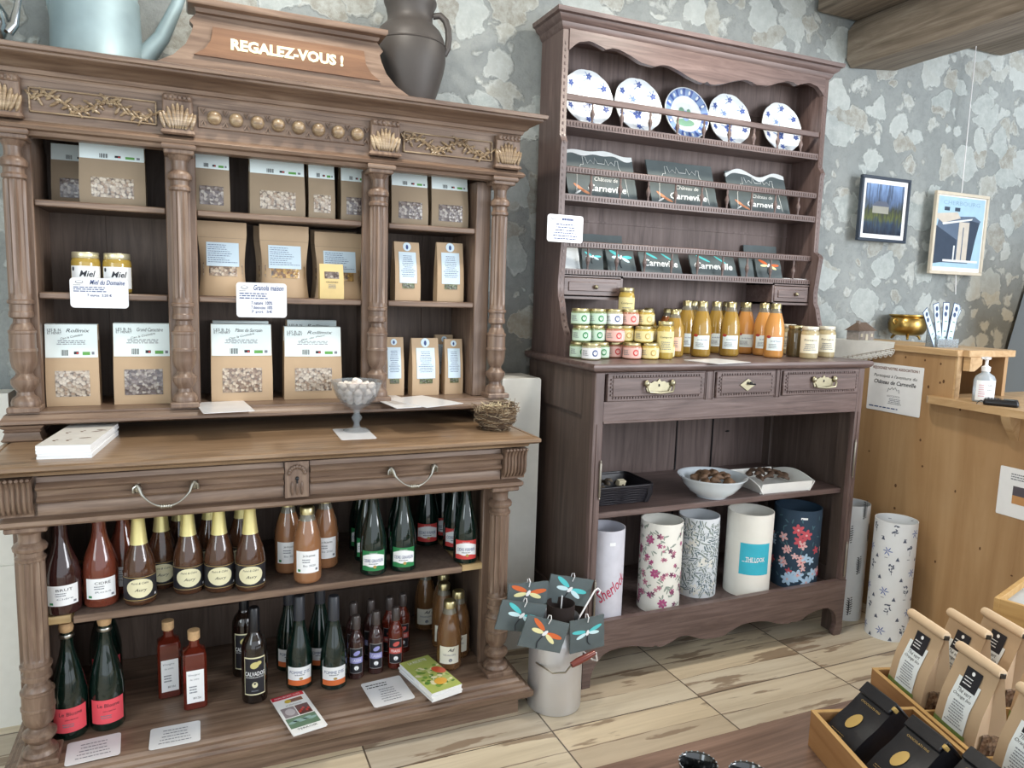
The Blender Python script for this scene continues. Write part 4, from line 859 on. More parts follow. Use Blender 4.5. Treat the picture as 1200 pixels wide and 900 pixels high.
put_bag(250, 317, 462, 377, -.12, ZB, fb('Pâtes de Sarrasin', 'Ciao la Cocinière', N3, 'kraft bag hidden behind the one beside the flat white card', G1), .0)
put_bag(334, 401, 467, 384, -.235, ZB, fb('Rollmix', 'Blé de Pays', N1, 'leaning kraft bag labelled Rollmix behind the footed glass bowl', G1), -.03)
put_bag(337, 396, 458, 376, -.125, ZB, fb('Rollmix', 'Blé de Pays', N1, 'kraft bag hidden behind the leaning Rollmix bag', G1), .0)
ZT = 1.5484; G2 = 'grey-looking paper bags on the top shelf of the carved buffet'
for x0, x1, yb, Y, win, lab in [(93, 171, 234, -.222, N1, 'front kraft bag at the left end of the top shelf'), (60, 118, 228, -.135, N2, 'kraft bag at the far left of the top shelf, tucked behind its neighbour'), (226, 270, 243, -.222, N2, 'kraft bag with dark contents just right of the second column, top shelf'),
      (293, 358, 250, -.222, N1, 'kraft bag with shiny pale contents in the middle of the top shelf'), (362, 393, 251, -.222, N1, 'narrow-looking kraft bag overlapped by the shiny one, top shelf'), (400, 432, 257, -.222, N2, 'kraft bag cut by the third column, top shelf'),
      (459, 502, 262, -.222, N2, 'kraft bag with dark shiny contents just right of the third column, top shelf'), (506, 549, 263, -.222, N2, 'rightmost kraft bag on the top shelf of the carved buffet')]:
    put_bag(x0, x1, yb, 0, Y, ZT, fb('', '', win, lab, G2, KRAFTD, folded=False), 0.0, 0.168)
# stand-up pouches with a rounded seal
def pouch(W, H, lab, win, yellow=False):
    t = thing('standup_pouch', lab, 'bag'); m = KRAFT; b = MB(); D = .065; N = 12
    def wd(t_): return (1.0 - .10 * math.sin(PI * min(1, t_ / .8)) if t_ < .8 else 1.0 + .0 * t_, max(.02, (1 - (t_ / .8) ** 1.6)) if t_ < .8 else .02)
    rs = []
    for i in range(N + 1):
        q = i / N; w_, d_ = wd(q); hw, hd = W / 2 * w_, max(.0015, D / 2 * d_)
        rs.append([(-hw, 0, q * H), (-hw * .75, -hd * .8, q * H), (0, -hd, q * H), (hw * .75, -hd * .8, q * H), (hw, 0, q * H), (hw * .75, hd * .8, q * H), (0, hd, q * H), (-hw * .75, hd * .8, q * H)])
    b.rings(rs, m); b.build('pouch_body', t, loc=(0, 0, 0), smooth=60)
    def S(u, v, o):
        q = max(0, min(1, v / H)); w_, d_ = wd(q); hw, hd = W / 2 * w_, max(.0015, D / 2 * d_); a = abs(u) / hw
        y = -hd * (1 - .2 * a / .75) if a < .75 else -hd * .8 * max(0, (1 - a) / .25)
        return (u, y - o - .0008, v)
    b = MB(); b.patch(S, -W * .4, W * .4, H * .27, H * .44, win, nu=6, nv=3, off=.0004); b.build('window', t, loc=(0, 0, 0), smooth=60)
    b = MB(); b.patch(S, -W * .33, W * .33, H * .40, H * .72, LBLUE, nu=6, nv=4, off=.0010); b.lines(S, -W * .3, W * .3, H * .44, H * .7, 9, BINK, off=.0014, fill=.25); b.patch(S, -W * .49, W * .49, H * .78, H * .785, KRAFTD, nu=6, off=.0006); b.build('label', t, loc=(0, 0, 0), smooth=60); return t
ZM = 1.3035; G3 = 'granola pouches on the middle shelf of the carved buffet'
for x0, x1, yb, yt, Y, win, lab in [(233, 291, 348, 254, -.215, N3, 'kraft pouch with pale blue label, leftmost of the granola pouches'), (306, 364, 352, 260, -.215, N4, 'kraft pouch behind the Granola price card, front one'), (299, 355, 347, 259, -.13, N4, 'kraft pouch tucked behind the one above the Granola card'), (371, 428, 354, 272, -.20, N4, 'kraft pouch right of the Granola card, with a small yellow pouch before it'), (366, 420, 349, 270, -.12, N4, 'kraft pouch hidden at the back near the third column')]:
    t = put_bag(x0, x1, yb, yt, Y, ZM, lambda W, H: pouch(W, H, lab, win)); t['group'] = G3
YP = mat('yellow kraft', (214, 190, 134), 0.6, vary=.04)
t = thing('small_pouch', 'small pale yellow pouch with tiny window standing before the granola pouches', 'bag'); b = MB(); a, c = at(374, 352, 1, -.235), at(402, 354, 1, -.235); W = c.x - a.x; H = .108
S = bagshape(b, W, .03, H, .1, YP, 0, .05, .003); b.build('pouch_body', t, loc=(0, 0, 0)); b = MB(); b.patch(S, -W * .3, W * .3, H * .58, H * .78, N2, off=.0008); b.text(S, 'GRAINES', 0, H * .48, W * .5, H * .04, INK, off=.001); b.lines(S, -W * .25, W * .25, H * .3, H * .42, 3, GINK, off=.001, center=True); b.build('label', t, loc=(0, 0, 0)); t.location = ((a.x + c.x) / 2, -.235, ZM)
# tall narrow tea bags with a round seal
def tea(W, H, lab):
    t = thing('tea_packet', lab, 'bag'); b = MB(); S = bagshape(b, W, .045, H, .25, KRAFT, 0, .12, .002); b.build('packet_body', t, loc=(0, 0, 0), smooth=25)
    b = MB(); b.patch(S, -W * .34, W * .34, H * .30, H * .83, LBLUE, nu=4, nv=6, off=.0008); b.lines(S, -W * .28, W * .28, H * .4, H * .78, 12, BINK, off=.0012, fill=.3, center=True)
    b.ell(S, 0, H * .92, W * .16, W * .16, LBLUE, off=.0010, n=18); b.ell(S, 0, H * .915, W * .05, W * .09, BINK, off=.0014); b.build('label', t, loc=(0, 0, 0), smooth=60)
    b = MB(); b.patch(S, -W * .24, W * .24, H * .21, H * .295, N5, nu=3, nv=2, off=.0008); b.build('window', t, loc=(0, 0, 0)); return t
G4 = 'small herbal tea packets'
for x0, x1, yb, yt, Y, zs, rz, lab in [(463, 494, 351, 283, -.235, ZM, .12, 'slim tea packet with blue label on the middle shelf, left of the two'), (514, 545, 351, 284, -.235, ZM, 0, 'slim tea packet with blue label on the middle shelf, right of the two'),
     (452, 475, 458, 396, -.225, ZB, 0, 'slim tea packet on the base board, half hidden by the third column'), (484, 516, 464, 397, -.235, ZB, .05, 'slim tea packet on the base board between the two leaflets and its neighbours'), (523, 544, 462, 398, -.225, ZB, 0, 'slim tea packet at the right end of the base board, front one'), (512, 533, 455, 393, -.13, ZB, 0, 'slim tea packet at the right end of the base board, tucked behind')]:
    t = put_bag(x0, x1, yb, yt, Y, zs, lambda W, H: tea(W, H, lab), rz); t['group'] = G4
# honey jars
def jar(r, H, body, lid, deco, name, lab, cat='jar', lidh=.010):
    t = thing(name, lab, cat); RMAP[t.name] = r; b = MB(); b.lathe([(0.001, .002), (r * .85, 0), (r * .97, .003), (r, .008), (r, H * .74), (r * .95, H * .82), (r * .86, H * .86), (r * .86, H - lidh)], seg=24, m=body, cap0=False, cap1=True); b.build('glass_body', t, loc=(0, 0, 0), smooth=50)
    b = MB(); b.lathe([(r * .90, H - lidh - .001), (r * .92, H - lidh), (r * .92, H - .002), (r * .89, H), (.001, H + .0002)], seg=24, m=lid); b.build('lid', t, loc=(0, 0, 0), smooth=40)
    b = MB(); deco(b, cyl(r), r, H); b.build('label', t, loc=(0, 0, 0), smooth=60); return t
HONEY = glassmat('honey in clear glass', (190, 160, 76), .2)
def d_honey(b, S, r, H):
    b.patch(S, -r * 1.2, r * 1.2, H * .12, H * .66, WHITE, nu=10); b.text(S, 'Miel', .004, H * .47, r * 1.1, H * .15, INK, shear=.3, bold=.02); b.text(S, 'DE MANCHE', 0, H * .3, r * 1.1, H * .05, GINK); b.lines(S, -r * .7, r * .7, H * .16, H * .25, 2, GINK, center=True); b.ell(S, -r * .95, H * .58, .004, .006, INK)
HJ = jar(.037, .112, HONEY, CAPW, d_honey, 'honey_jar', '', lidh=.016)
for x, lab in [(102, 'honey jar labelled Miel, left of the pair'), (138.5, 'honey jar labelled Miel, right of the pair')]:
    p = at(x, 345, 1, -.2); place(HJ, (p.x, -.2, ZM), .1, lab, 'honey jars on the middle shelf')
RAD.clear()
# ================================================================ CARDS AND PAPERS
def rrect(w, h, r, n=5):
    o = []
    for cx_, cy_, a0 in ((w / 2 - r, h / 2 - r, 0), (-w / 2 + r, h / 2 - r, 90), (-w / 2 + r, -h / 2 + r, 180), (w / 2 - r, -h / 2 + r, 270)):
        for k in range(n + 1): a = R(a0 + 90 * k / n); o.append((cx_ + r * math.cos(a), cy_ + r * math.sin(a)))
    return o
def card(w, h, lab, deco=None, name='price_card', cat='card', m=None, th=.0012, r=.010):
    t = thing(name, lab, cat); b = MB(); b.prism(rrect(w, h, r), 'xz', 0, th, m or CARDM); b.build('card_sheet', t, loc=(0, 0, 0))
    if deco: b = MB(); deco(b, flat, w, h); b.build('print', t, loc=(0, 0, 0), label='dark printed writing')
    return t
def up_card(x0, x1, y0, y1, Y, lab, deco, tilt=0.0, rz=0.0, **k):
    a, c = at(x0, (y0 + y1) / 2, 1, Y), at(x1, (y0 + y1) / 2, 1, Y); top_, bot = at((x0 + x1) / 2, y0, 1, Y), at((x0 + x1) / 2, y1, 1, Y)
    t = card(c.x - a.x, top_.z - bot.z, lab, deco, **k); t.location = ((a.x + c.x) / 2, Y, (top_.z + bot.z) / 2); t.rotation_euler = (tilt, 0, rz); return t
def d_price(title, rows, logo=True):
    def f(b, S, w, h):
        if logo: b.ell(S, -w * .34, h * .36, w * .07, h * .05, GINK); b.ell(S, -w * .34, h * .365, w * .055, h * .035, CARDM, off=.0008); b.lines(S, -w * .44, -w * .24, h * .24, h * .28, 1, GINK)
        if not title: b.lines(S, -w * .1, w * .42, h * .26, h * .42, 1, BINK, fill=.5); b.lines(S, -w * .42, w * .42, -h * .42, h * .2, 6, BINK, fill=.35, center=True); return
        b.text(S, title, w * .14, h * .36, w * .60, h * .16, BINK, shear=.3, bold=.01); b.lines(S, -w * .44, w * .44, h * .02, h * .22, 3, BINK, fill=.42)
        for k, r_ in enumerate(rows): b.text(S, r_, 0, h * (-.08 - .13 * k), w * .42, h * .10, BINK, bold=.01)
    return f
up_card(82, 150.5, 326, 361, -.268, 'white price card Miel du Domaine hanging below the honey jars', d_price('Miel du Domaine', ['7 euros  3,20 €']))
up_card(277, 336, 331.5, 372, -.268, 'white price card Granola maison hanging on the shelf edge', d_price('Granola maison', ['7 nature  100%', '7 choco-coco  100%', '7 pot  5€']))
up_card(641, 683.5, 252, 284, -.246, 'white price card hung on the left upright of the oak dresser', d_price('', []), rz=.03)
def flat_card(pts, z, lab, deco=None, th=.0014, r=.008, m=None, name='price_card', cat='card', tilt=0):
    """card lying face up; pts = photo points of its front left, front right and back left corners"""
    A, B, C_ = [at(x, y, 2, z) for x, y in pts]; w = (B - A).length; h = (C_ - A).length * abs(math.sin((B - A).angle(C_ - A))); rz = math.atan2(B.y - A.y, B.x - A.x)
    t = thing(name, lab, cat); b = MB(); b.prism(rrect(w, h, r), 'xy', 0, th, m or CARDM); b.build('card_sheet', t, loc=(0, 0, 0))
    if deco: b = MB(); b.M = Matrix.Translation((0, 0, th)); deco(b, top, w, h); b.build('print', t, loc=(0, 0, 0), label='printed face')
    ce = A + (B - A) / 2 + (C_ - A) - (B - A).normalized() * (C_ - A).dot((B - A).normalized()); ce = A + (B - A) / 2 + Vector((-math.sin(rz), math.cos(rz), 0)) * h / 2
    t.location = (ce.x, ce.y, z + .0003); t.rotation_euler.z = rz; return t
def d_lines(n=6, m=None):
    def f(b, S, w, h): b.lines(S, -w * .4, w * .4, -h * .38, h * .34, n, m or GINK, off=.0004, fill=.25, center=True)
    return f
flat_card([(238, 485), (299, 482), (238, 472)], .985, 'blank-looking white card lying on the base board below a kraft bag', d_lines(2, CARDM))
flat_card([(400, 516), (442, 514), (396, 503)], .906, 'small white card lying on the buffet top under the glass bowl', d_lines(3, CARDM))
flat_card([(75, 899), (141, 884), (84, 871)], .120, 'white card lying on the plinth below the pink-labelled bottles', d_lines(5))
flat_card([(174, 880), (235, 868), (178, 855)], .120, 'white card lying on the plinth below the square bottles', d_lines(5))
flat_card([(439, 830), (487, 818), (428, 801)], .120, 'printed white card with cream rim lying beside the booklet stack', lambda b, S, w, h: (b.lines(S, -w * .42, w * .42, h * .2, h * .4, 2, INK, off=.0004, fill=.35), b.lines(S, -w * .3, w * .3, -h * .4, h * .15, 6, GINK, off=.0004, fill=.3, center=True)))
flat_card([(770, 424), (893, 423), (760, 418)][:0] or [(842, 427.0), (880, 425), (828, 421)], 1.12, 'white sheet lying on the dresser counter before the juice bottles', None, r=.002)
# leaflets and stacks
def stack(pts, z, H, n, name, lab, deco, cat='booklets', jit=.002, m=None, group=None):
    """n loose sheets or booklets in one squared pile; each is a thing of its own"""
    A, B, C_ = [at(x, y, 2, z) for x, y in pts]; w = (B - A).length; rz = math.atan2(B.y - A.y, B.x - A.x); h = (C_ - A).length * abs(math.sin((B - A).angle(C_ - A)))
    ce = A + (B - A) / 2 + Vector((-math.sin(rz), math.cos(rz), 0)) * h / 2; rn = random.Random(5); th = H / n
    for k in range(n):
        t = thing(name, lab[1] if k == n - 1 else (lab[2] % ('the pile' if k else 'the pile, lowest') if 0 else lab[0]), cat); b = MB(); b.box(-w / 2, w / 2, -h / 2, h / 2, 0, th * .97, m or WHITE, .0004 if th > .003 else 0)
        b.build('pages', t, loc=(0, 0, 0))
        if k == n - 1:
            b = MB(); b.M = Matrix.Translation((0, 0, th * .97)); deco(b, top, w, h); b.build('cover', t, loc=(0, 0, 0))
        t.location = (ce.x + rn.uniform(-jit, jit), ce.y + rn.uniform(-jit, jit), z + .0003 + k * th); t.rotation_euler.z = rz + rn.uniform(-1, 1) * jit * 8
        t['group'] = group or (name.replace('_', ' ') + ' pile')
def d_birds(b, S, w, h):
    b.patch(S, -w * .5, w * .5, -h * .5, h * .5, mat('off white cover', (214, 212, 208), .5), off=.0003)
    for u, v in ((-.3, -.3), (-.28, .05), (-.05, -.3), (-.02, .1)): b.ell(S, u * w, v * h, w * .03, h * .025, mat('brown print', (120, 96, 84), .6), off=.0006, rot=.3); b.ell(S, u * w + w * .03, v * h + h * .04, w * .03, h * .012, mat('brown print', (120, 96, 84), .6), off=.0006, rot=.8)
    for a, c, q in ((.28, .1, .5), (.22, -.2, .2), (.34, .16, -.4)): b.ell(S, a * w, c * h, w * .12, h * .016, mat('brown print', (120, 96, 84), .6), off=.0006, rot=q)
stack([(42, 539), (107, 537), (53, 512)], .906, .034, 5, 'brochure', ('white brochure inside the pile on the left end of the buffet top', 'white brochure with bird drawings, topmost of the pile on the buffet top'), d_birds, 'brochure', .0012, group='white brochures piled on the left end of the buffet top')
def d_recipe(b, S, w, h):
    g = lambda n_, c: mat(n_, c, .35, vary=.05, coat=.4)
    b.patch(S, -w * .5, w * .5, -h * .5, h * .5, g('lime cover', (176, 190, 104)), off=.0003)
    rn = random.Random(2)
    for _ in range(60):
        u, v = rn.uniform(-.42, .42) * w, rn.uniform(-.36, .2) * h; b.ell(S, u, v, w * rn.uniform(.03, .08), h * rn.uniform(.02, .05), rn.choice([g('salad green', (120, 158, 70)), g('pale salad', (206, 214, 150)), g('leaf green', (88, 130, 60)), g('cream salad', (228, 226, 190))]), off=.0005 + .00001 * _, rot=rn.uniform(0, 3))
    b.ell(S, w * .05, -h * .27, w * .2, h * .09, g('pear yellow', (228, 172, 70)), off=.0014, rot=.3, n=18); b.ell(S, w * .32, h * .02, w * .16, h * .12, g('tomato red', (218, 92, 62)), off=.0014, rot=.5, n=18)
    b.text(S, 'LA RECETTE', 0, h * .4, w * .6, h * .07, WHITE, off=.0009)
stack([(506, 824), (541, 812), (473, 786)], .120, .030, 5, 'booklet', ('booklet inside the pile beside the golden bottles', 'booklet with vegetables on its green cover, topmost of the pile'), d_recipe, 'booklet', .0025, group='recipe booklets piled on the plinth')
def d_tour(b, S, w, h):
    g = lambda n_, c: mat(n_, c, .35, vary=.05, coat=.4)
    b.patch(S, -w * .5, w * .5, h * .40, h * .5, g('crimson strip', (196, 36, 62)), off=.0004); b.text(S, 'MON SECRET CHEZ', 0, h * .45, w * .8, h * .035, WHITE, off=.0007)
    b.patch(S, -w * .1, w * .38, h * .27, h * .36, g('brown logo', (120, 70, 44)), off=.0004); b.ell(S, -w * .08, h * .31, w * .1, h * .045, g('yellow logo', (206, 180, 60)), off=.0007)
    b.patch(S, -w * .42, -.01 * w, -h * .1, h * .16, g('cheese photo', (150, 140, 146)), off=.0004); b.ell(S, -w * .2, h * .03, w * .15, h * .09, g('cheese pale', (196, 190, 196)), off=.0007)
    b.patch(S, .02 * w, w * .42, -h * .1, h * .16, g('meat photo', (96, 50, 44)), off=.0004)
    for k in range(5): b.ell(S, w * (.08 + .07 * k), h * (-.02 + .035 * (k % 3)), w * .04, h * .03, g('meat red', (190, 60, 50)), off=.0007)
    b.patch(S, -w * .45, w * .45, -h * .38, -h * .12, g('green hills', (104, 132, 110)), off=.0004)
    for k in range(5): b.ell(S, w * (-.3 + .15 * k), h * (-.24 + .03 * (k % 2)), w * .14, h * .03, g('teal hills', (150, 180, 178)), off=.0007, rot=.2)
    b.text(S, 'TERROIR', 0, -h * .43, w * .6, h * .04, INK, off=.0007); b.text(S, 'en Normandie', .04 * w, h * .21, w * .5, h * .035, GINK, off=.0007)
stack([(343, 864), (382, 852), (319, 822)], .120, .008, 3, 'tourist_leaflet', ('tourist leaflet under the topmost one at the plinth edge', 'tourist leaflet with red strip and small photos, topmost at the plinth edge'), d_tour, 'leaflet', .003, group='tourist leaflets at the plinth edge')
flat_card([(465, 479), (500, 477), (455, 460)], .985, 'small white leaflet lying on the base board, left of two', lambda b, S, w, h: (b.patch(S, -w * .3, w * .2, -h * .3, h * .1, mat('grey print', (186, 180, 176), .6), off=.0004), b.lines(S, -w * .4, w * .4, h * .15, h * .35, 2, GINK, off=.0004)), r=.001, name='small_leaflet', cat='leaflet')
flat_card([(500, 478), (543, 473), (492, 464)], .9866, 'blank white leaflet lying on the base board, right of two', None, r=.001, name='small_leaflet', cat='leaflet')
# ---------------- footed glass bowl with sweets, nest
bx, by, _z = front(418, 507, .9085, .035); bx, by = bx, by
t = thing('footed_glass_bowl', 'cut glass bowl on a foot holding pale sweets, on the buffet top', 'bowl', (bx, by, .9066))
b = MB(); outer = [(0.0010, 0.0000), (0.0390, 0.0000), (0.0403, 0.0038), (0.0156, 0.0102), (0.0091, 0.0178), (0.0084, 0.0279), (0.0143, 0.0356), (0.0163, 0.0432), (0.0091, 0.0533), (0.0097, 0.0635), (0.0208, 0.0711), (0.0416, 0.0838), (0.0585, 0.1016), (0.0689, 0.1245), (0.0780, 0.1549)]
inner = [(0.0754, 0.1549), (0.0663, 0.1257), (0.0559, 0.1041), (0.0390, 0.0889), (0.0156, 0.0787), (0.0010, 0.0775)]
b.lathe(outer + inner, seg=32, m=GLS, cap0=False, cap1=False, flute=(.076, .15, 16, .04)); b.build('glass_bowl', t, loc=(0, 0, 0), smooth=50)
SWM = mat('sugared sweet', (238, 228, 220), .7, vary=.05); proto = None; rn = random.Random(4); cnt = 0
for lev, (z, rr, n) in enumerate([(.094, .020, 4), (.108, .036, 8), (.109, .012, 2), (.123, .047, 10), (.124, .020, 4), (.139, .047, 9), (.140, .022, 4), (.151, .012, 2)]):
    for k in range(n):
        a = 2 * PI * k / max(1, n) + lev * .7
        if proto is None:
            b = MB(); b.lathe([(.001, -.0095), (.008, -.009), (.0105, -.005), (.0105, .005), (.008, .009), (.001, .0095)], seg=14, m=SWM); proto = b.build('sugared_sweet'); o = proto; tag(o, 'pale sugared sweet lying in the footed glass bowl', 'sweet', 'sugared sweets in the glass bowl')
        else: o = proto.copy(); COL.objects.link(o)
        o.location = (bx + rr * math.cos(a), by + rr * math.sin(a), .9066 + z); o.rotation_euler = (rn.uniform(-1, 1), rn.uniform(-1, 1), rn.uniform(0, 3))
NESTM = [mat('dry twig', (118, 96, 72), .8, vary=.2), mat('grey straw', (158, 142, 118), .8, vary=.15), mat('dark twig', (80, 64, 50), .8, vary=.2)]
nx, ny = front(580, 506, .906, .05)[:2]
t = thing('bird_nest', 'small dry bird nest of twigs on the right corner of the buffet top', 'nest', (nx, ny, .9066)); b = MB(); rn = random.Random(11)
b.lathe([(.001, .001), (.035, .0), (.052, .012), (.060, .034), (.064, .052), (.060, .060), (.052, .056), (.042, .044), (.02, .036), (.001, .034)], seg=24, m=NESTM[2], cap0=False, cap1=False)
for k in range(560):
    a0 = rn.uniform(0, 2 * PI); zc = abs(rn.gauss(.044, .024)); zc = min(max(zc, .004), .066 + .018 * math.sin(a0 * 1.5 + .6)); rr = .038 + .024 * min(1, zc / .03) + rn.uniform(-.004, .006); L = rn.uniform(.4, 1.3); tl = rn.uniform(-.3, .3); pts = []
    for q in range(6):
        a = a0 + L * (q / 5 - .5); pts.append((math.cos(a) * (rr + rn.uniform(-.002, .002)), math.sin(a) * (rr + rn.uniform(-.002, .002)), max(.002, zc + tl * .03 * (q / 5 - .5) * 2)))
    b.tube(pts, rn.uniform(.0006, .0012), NESTM[k % 3], 4)
for k in range(54):
    a0 = rn.uniform(0, 2 * PI); b.tube([(math.cos(a0) * .055, math.sin(a0) * .055, .05), (math.cos(a0 + .2) * .068, math.sin(a0 + .2) * .068, .05 + rn.uniform(0, .035)), (math.cos(a0 + .3) * .078, math.sin(a0 + .3) * .078, .05 + rn.uniform(0, .045))], .0008, NESTM[k % 2], 4)
b.build('twig_cup', t, loc=(0, 0, 0), smooth=60)
b = MB(); F_ = mat('pale down', (206, 190, 156), .9, vary=.1)
for k in range(150): a0 = rn.uniform(0, 2 * PI); r0 = rn.uniform(0, .046); p = (math.cos(a0) * r0, math.sin(a0) * r0, .046 + rn.uniform(0, .026)); b.tube([p, (p[0] + rn.uniform(-.015, .015), p[1] + rn.uniform(-.015, .015), p[2] + rn.uniform(0, .02))], [.0022, .0005], F_, 4)
b.build('down_lining', t, loc=(0, 0, 0), smooth=60, label='pale downy lining')
# ---------------- on top of the buffet: jug, zinc watering can, metal pot
JM = mat('dark grey stoneware', (70, 66, 64), .5, vary=.16, vs=7, bump=.15)
t = thing('stoneware_jug', 'dark grey-brown stoneware jug with one handle, right of the lettered sign', 'jug', (-.500, -.124, 1.9136)); b = MB()
b.lathe([(.001, .0), (.058, 0), (.064, .004), (.080, .04), (.098, .09), (.112, .14), (.118, .175), (.118, .21), (.112, .242), (.100, .266), (.084, .282), (.074, .292), (.073, .31), (.078, .335), (.086, .352), (.086, .36), (.080, .362), (.068, .34), (.066, .29)], seg=40, m=JM, cap0=False, cap1=False)
b.lathe([(.1165, .218), (.1185, .221), (.1145, .226)], seg=40, m=JM, cap0=False, cap1=False); b.build('jug_body', t, loc=(0, 0, 0), smooth=60)
b = MB(); b.tube([(.074, 0, .318), (.098, 0, .322), (.116, 0, .306), (.125, 0, .28), (.127, 0, .25), (.124, 0, .22), (.112, 0, .2)], [.010, .011, .011, .011, .011, .011, .012], JM, 10); b.build('handle', t, loc=(0, 0, 0), rot=(0, 0, -.35), smooth=60)
t = thing('zinc_watering_can', 'big pale zinc watering can on top of the carved buffet, left of the sign', 'watering can', (-1.405, -.128, 1.9136)); b = MB()
b.lathe([(.001, 0), (.118, 0), (.121, .004), (.121, .012), (.118, .016), (.114, .10), (.110, .20), (.110, .206), (.106, .21), (.104, .3), (.10, .30), (.098, .02), (.001, .018)], seg=40, m=ZINC, cap0=False, cap1=False); b.build('can_body', t, loc=(0, 0, 0), smooth=50)
b = MB(); b.tube([(.09, .0, .045), (.12, .0, .068), (.165, .0, .13), (.205, .0, .22), (.235, .0, .3)], [.032, .028, .022, .017, .014], ZINC, 16); b.lathe([(.016, 0), (.04, .05), (.042, .056), (.001, .06)], (0, 0, 0), 16, ZINC) if 0 else None; b.build('spout', t, loc=(0, 0, 0), smooth=50)
b = MB(); b.tube([(-.10, .04, .09), (-.12, .05, .2), (-.11, .03, .30), (-.06, 0, .34), (.0, 0, .345), (.08, 0, .30)], .009, ZINC, 10); b.build('handle', t, loc=(0, 0, 0), smooth=50)
CHR = mat('polished pewter', (180, 186, 190), .16, 1.0, vary=.04)
t = thing('pewter_teapot', 'shiny pewter pot at the far left end of the buffet top', 'teapot', (-1.645, -.26, 1.9136)); b = MB()
b.lathe([(.001, 0), (.032, 0), (.034, .005), (.03, .012), (.045, .03), (.056, .06), (.054, .09), (.036, .12), (.026, .14), (.028, .165), (.034, .18), (.02, .195), (.006, .205), (.008, .215), (.001, .222)], seg=32, m=CHR, cap0=False, cap1=False); b.build('pot_body', t, loc=(0, 0, 0), smooth=50)
b = MB(); b.tube([(.05, 0, .05), (.066, 0, .07), (.074, 0, .11), (.082, 0, .15)], [.016, .012, .008, .007], CHR, 12); b.build('spout', t, loc=(0, 0, 0), smooth=50)
b = MB(); b.tube([(-.03, 0, .15), (-.07, 0, .16), (-.085, 0, .12), (-.07, 0, .07), (-.05, 0, .06)], .006, CHR, 8); b.build('handle', t, loc=(0, 0, 0), smooth=50)

# ================================================================ DRESSER: plates, slates
PORC = mat('white porcelain', (232, 238, 242), .12, coat=.6, vary=.01); PB = mat('blue porcelain print', (74, 96, 160), .3, vary=.08); PBL = mat('pale blue porcelain print', (130, 156, 200), .3, vary=.05); PG = mat('green porcelain print', (120, 160, 140), .3, vary=.08)
def plate(label, blue=False):
    t = thing('porcelain_plate', label, 'plate'); r = .105; n = 60; prof = [(0, .012), (.35, .012), (.56, .010), (.64, .004), (.70, -.001), (.84, -.005), (1.0, -.009)]
    b = MB(); sc_ = (lambda a: 1 + .022 * abs(math.cos(5 * a)) - .01) if not blue else (lambda a: 1.0)
    def ring(q, y): return [(r * q * (sc_(a) if q > .8 else 1) * math.cos(a), y, r * q * (sc_(a) if q > .8 else 1) * math.sin(a)) for a in [2 * PI * k / n for k in range(n)]]
    rs = [ring(max(q, .002), y) for q, y in prof] + [ring(1.0, -.005)] + [ring(q, y + .005) for q, y in prof[::-1][1:-1]] + [ring(.002, .018)]
    b.rings(rs, PORC); b.build('plate_body', t, loc=(0, 0, 0), smooth=60)
    def S(u, v, o):
        q = math.hypot(u, v) / r; y = -.009
        for (a, ya), (c, yc) in zip(prof, prof[1:]):
            if a <= q <= c: y = ya + (yc - ya) * (q - a) / (c - a); break
        return (u, y - o - .0008, v)
    b = MB(); rn = random.Random(8)
    def spray(u, v, s_, rot, m):
        for k in range(5): a = rot + k * 1.26; b.ell(S, u + s_ * .5 * math.cos(a), v + s_ * .5 * math.sin(a), s_ * .42, s_ * .3, m, rot=a, off=.0004, n=10)
        for k in range(3): a = rot + 1 + k * .7; b.ell(S, u + s_ * 1.3 * math.cos(a), v + s_ * 1.3 * math.sin(a), s_ * .5, s_ * .12, PBL, rot=a, off=.0004, n=8)
    if not blue:
        spray(.004, -.028, .022, .5, PB); spray(-.01, .03, .013, 1.4, PBL); spray(.016, -.012, .011, 2.0, PB)
        for a in (1.45, .55, -.45, -1.6, 2.5, 3.6): spray(.083 * math.cos(a), .083 * math.sin(a), .0135, a, PB)
        b.tube([(.0, -.002, -.03), (-.008, -.002, .0), (-.006, -.001, .035)], .0008, PBL, 4)
    else:
        m = 48
        for k in range(m):
            a, c = 2 * PI * k / m, 2 * PI * (k + 1) / m
            b.poly(S, [(.073 * math.cos(a), .073 * math.sin(a)), (.101 * math.cos(a), .101 * math.sin(a)), (.101 * math.cos(c), .101 * math.sin(c)), (.073 * math.cos(c), .073 * math.sin(c))], PB if k % 3 == 0 else PBL, .0004)
        for k in range(14): a = 2 * PI * k / 14; b.ell(S, .087 * math.cos(a), .087 * math.sin(a), .008, .005, PORC, rot=a, off=.0010)
        b.ell(S, 0, -.03, .045, .016, PG, off=.0004, n=18); b.ell(S, .006, -.002, .018, .022, PBL, off=.0006); b.ell(S, -.012, .014, .014, .018, PG, off=.0007); b.ell(S, .022, .014, .01, .014, PG, off=.0007)
    b.build('painted_decor', t, loc=(0, 0, 0), smooth=80, label='blue painted flowers' if not blue else 'blue rim and green landscape'); return t
PL = plate(''); PLB = plate('plate with broad blue rim and green landscape, in the middle of the rack', True)
for i, (x, lab) in enumerate([(690, 'white scalloped plate with blue flowers, leftmost on the rack'), (749, 'white scalloped plate with blue flowers, second from the left'), (806, None), (856, 'white scalloped plate with blue flowers, right of the blue-rimmed one'), (917, 'white scalloped plate with blue flowers, rightmost and apart on the rack')]):
    p = at(x, 111 + (x - 690) * .17, 1, -.115); tl = R(-13); pr = PLB if lab is None else PL
    zc = 1.9565 + .105 * math.cos(tl) + (.002 if lab is None else .0045)
    place(pr, (p.x, -.105, zc), rot=(tl, 0, 0), label=lab, group='blue and white plates on the top rack')
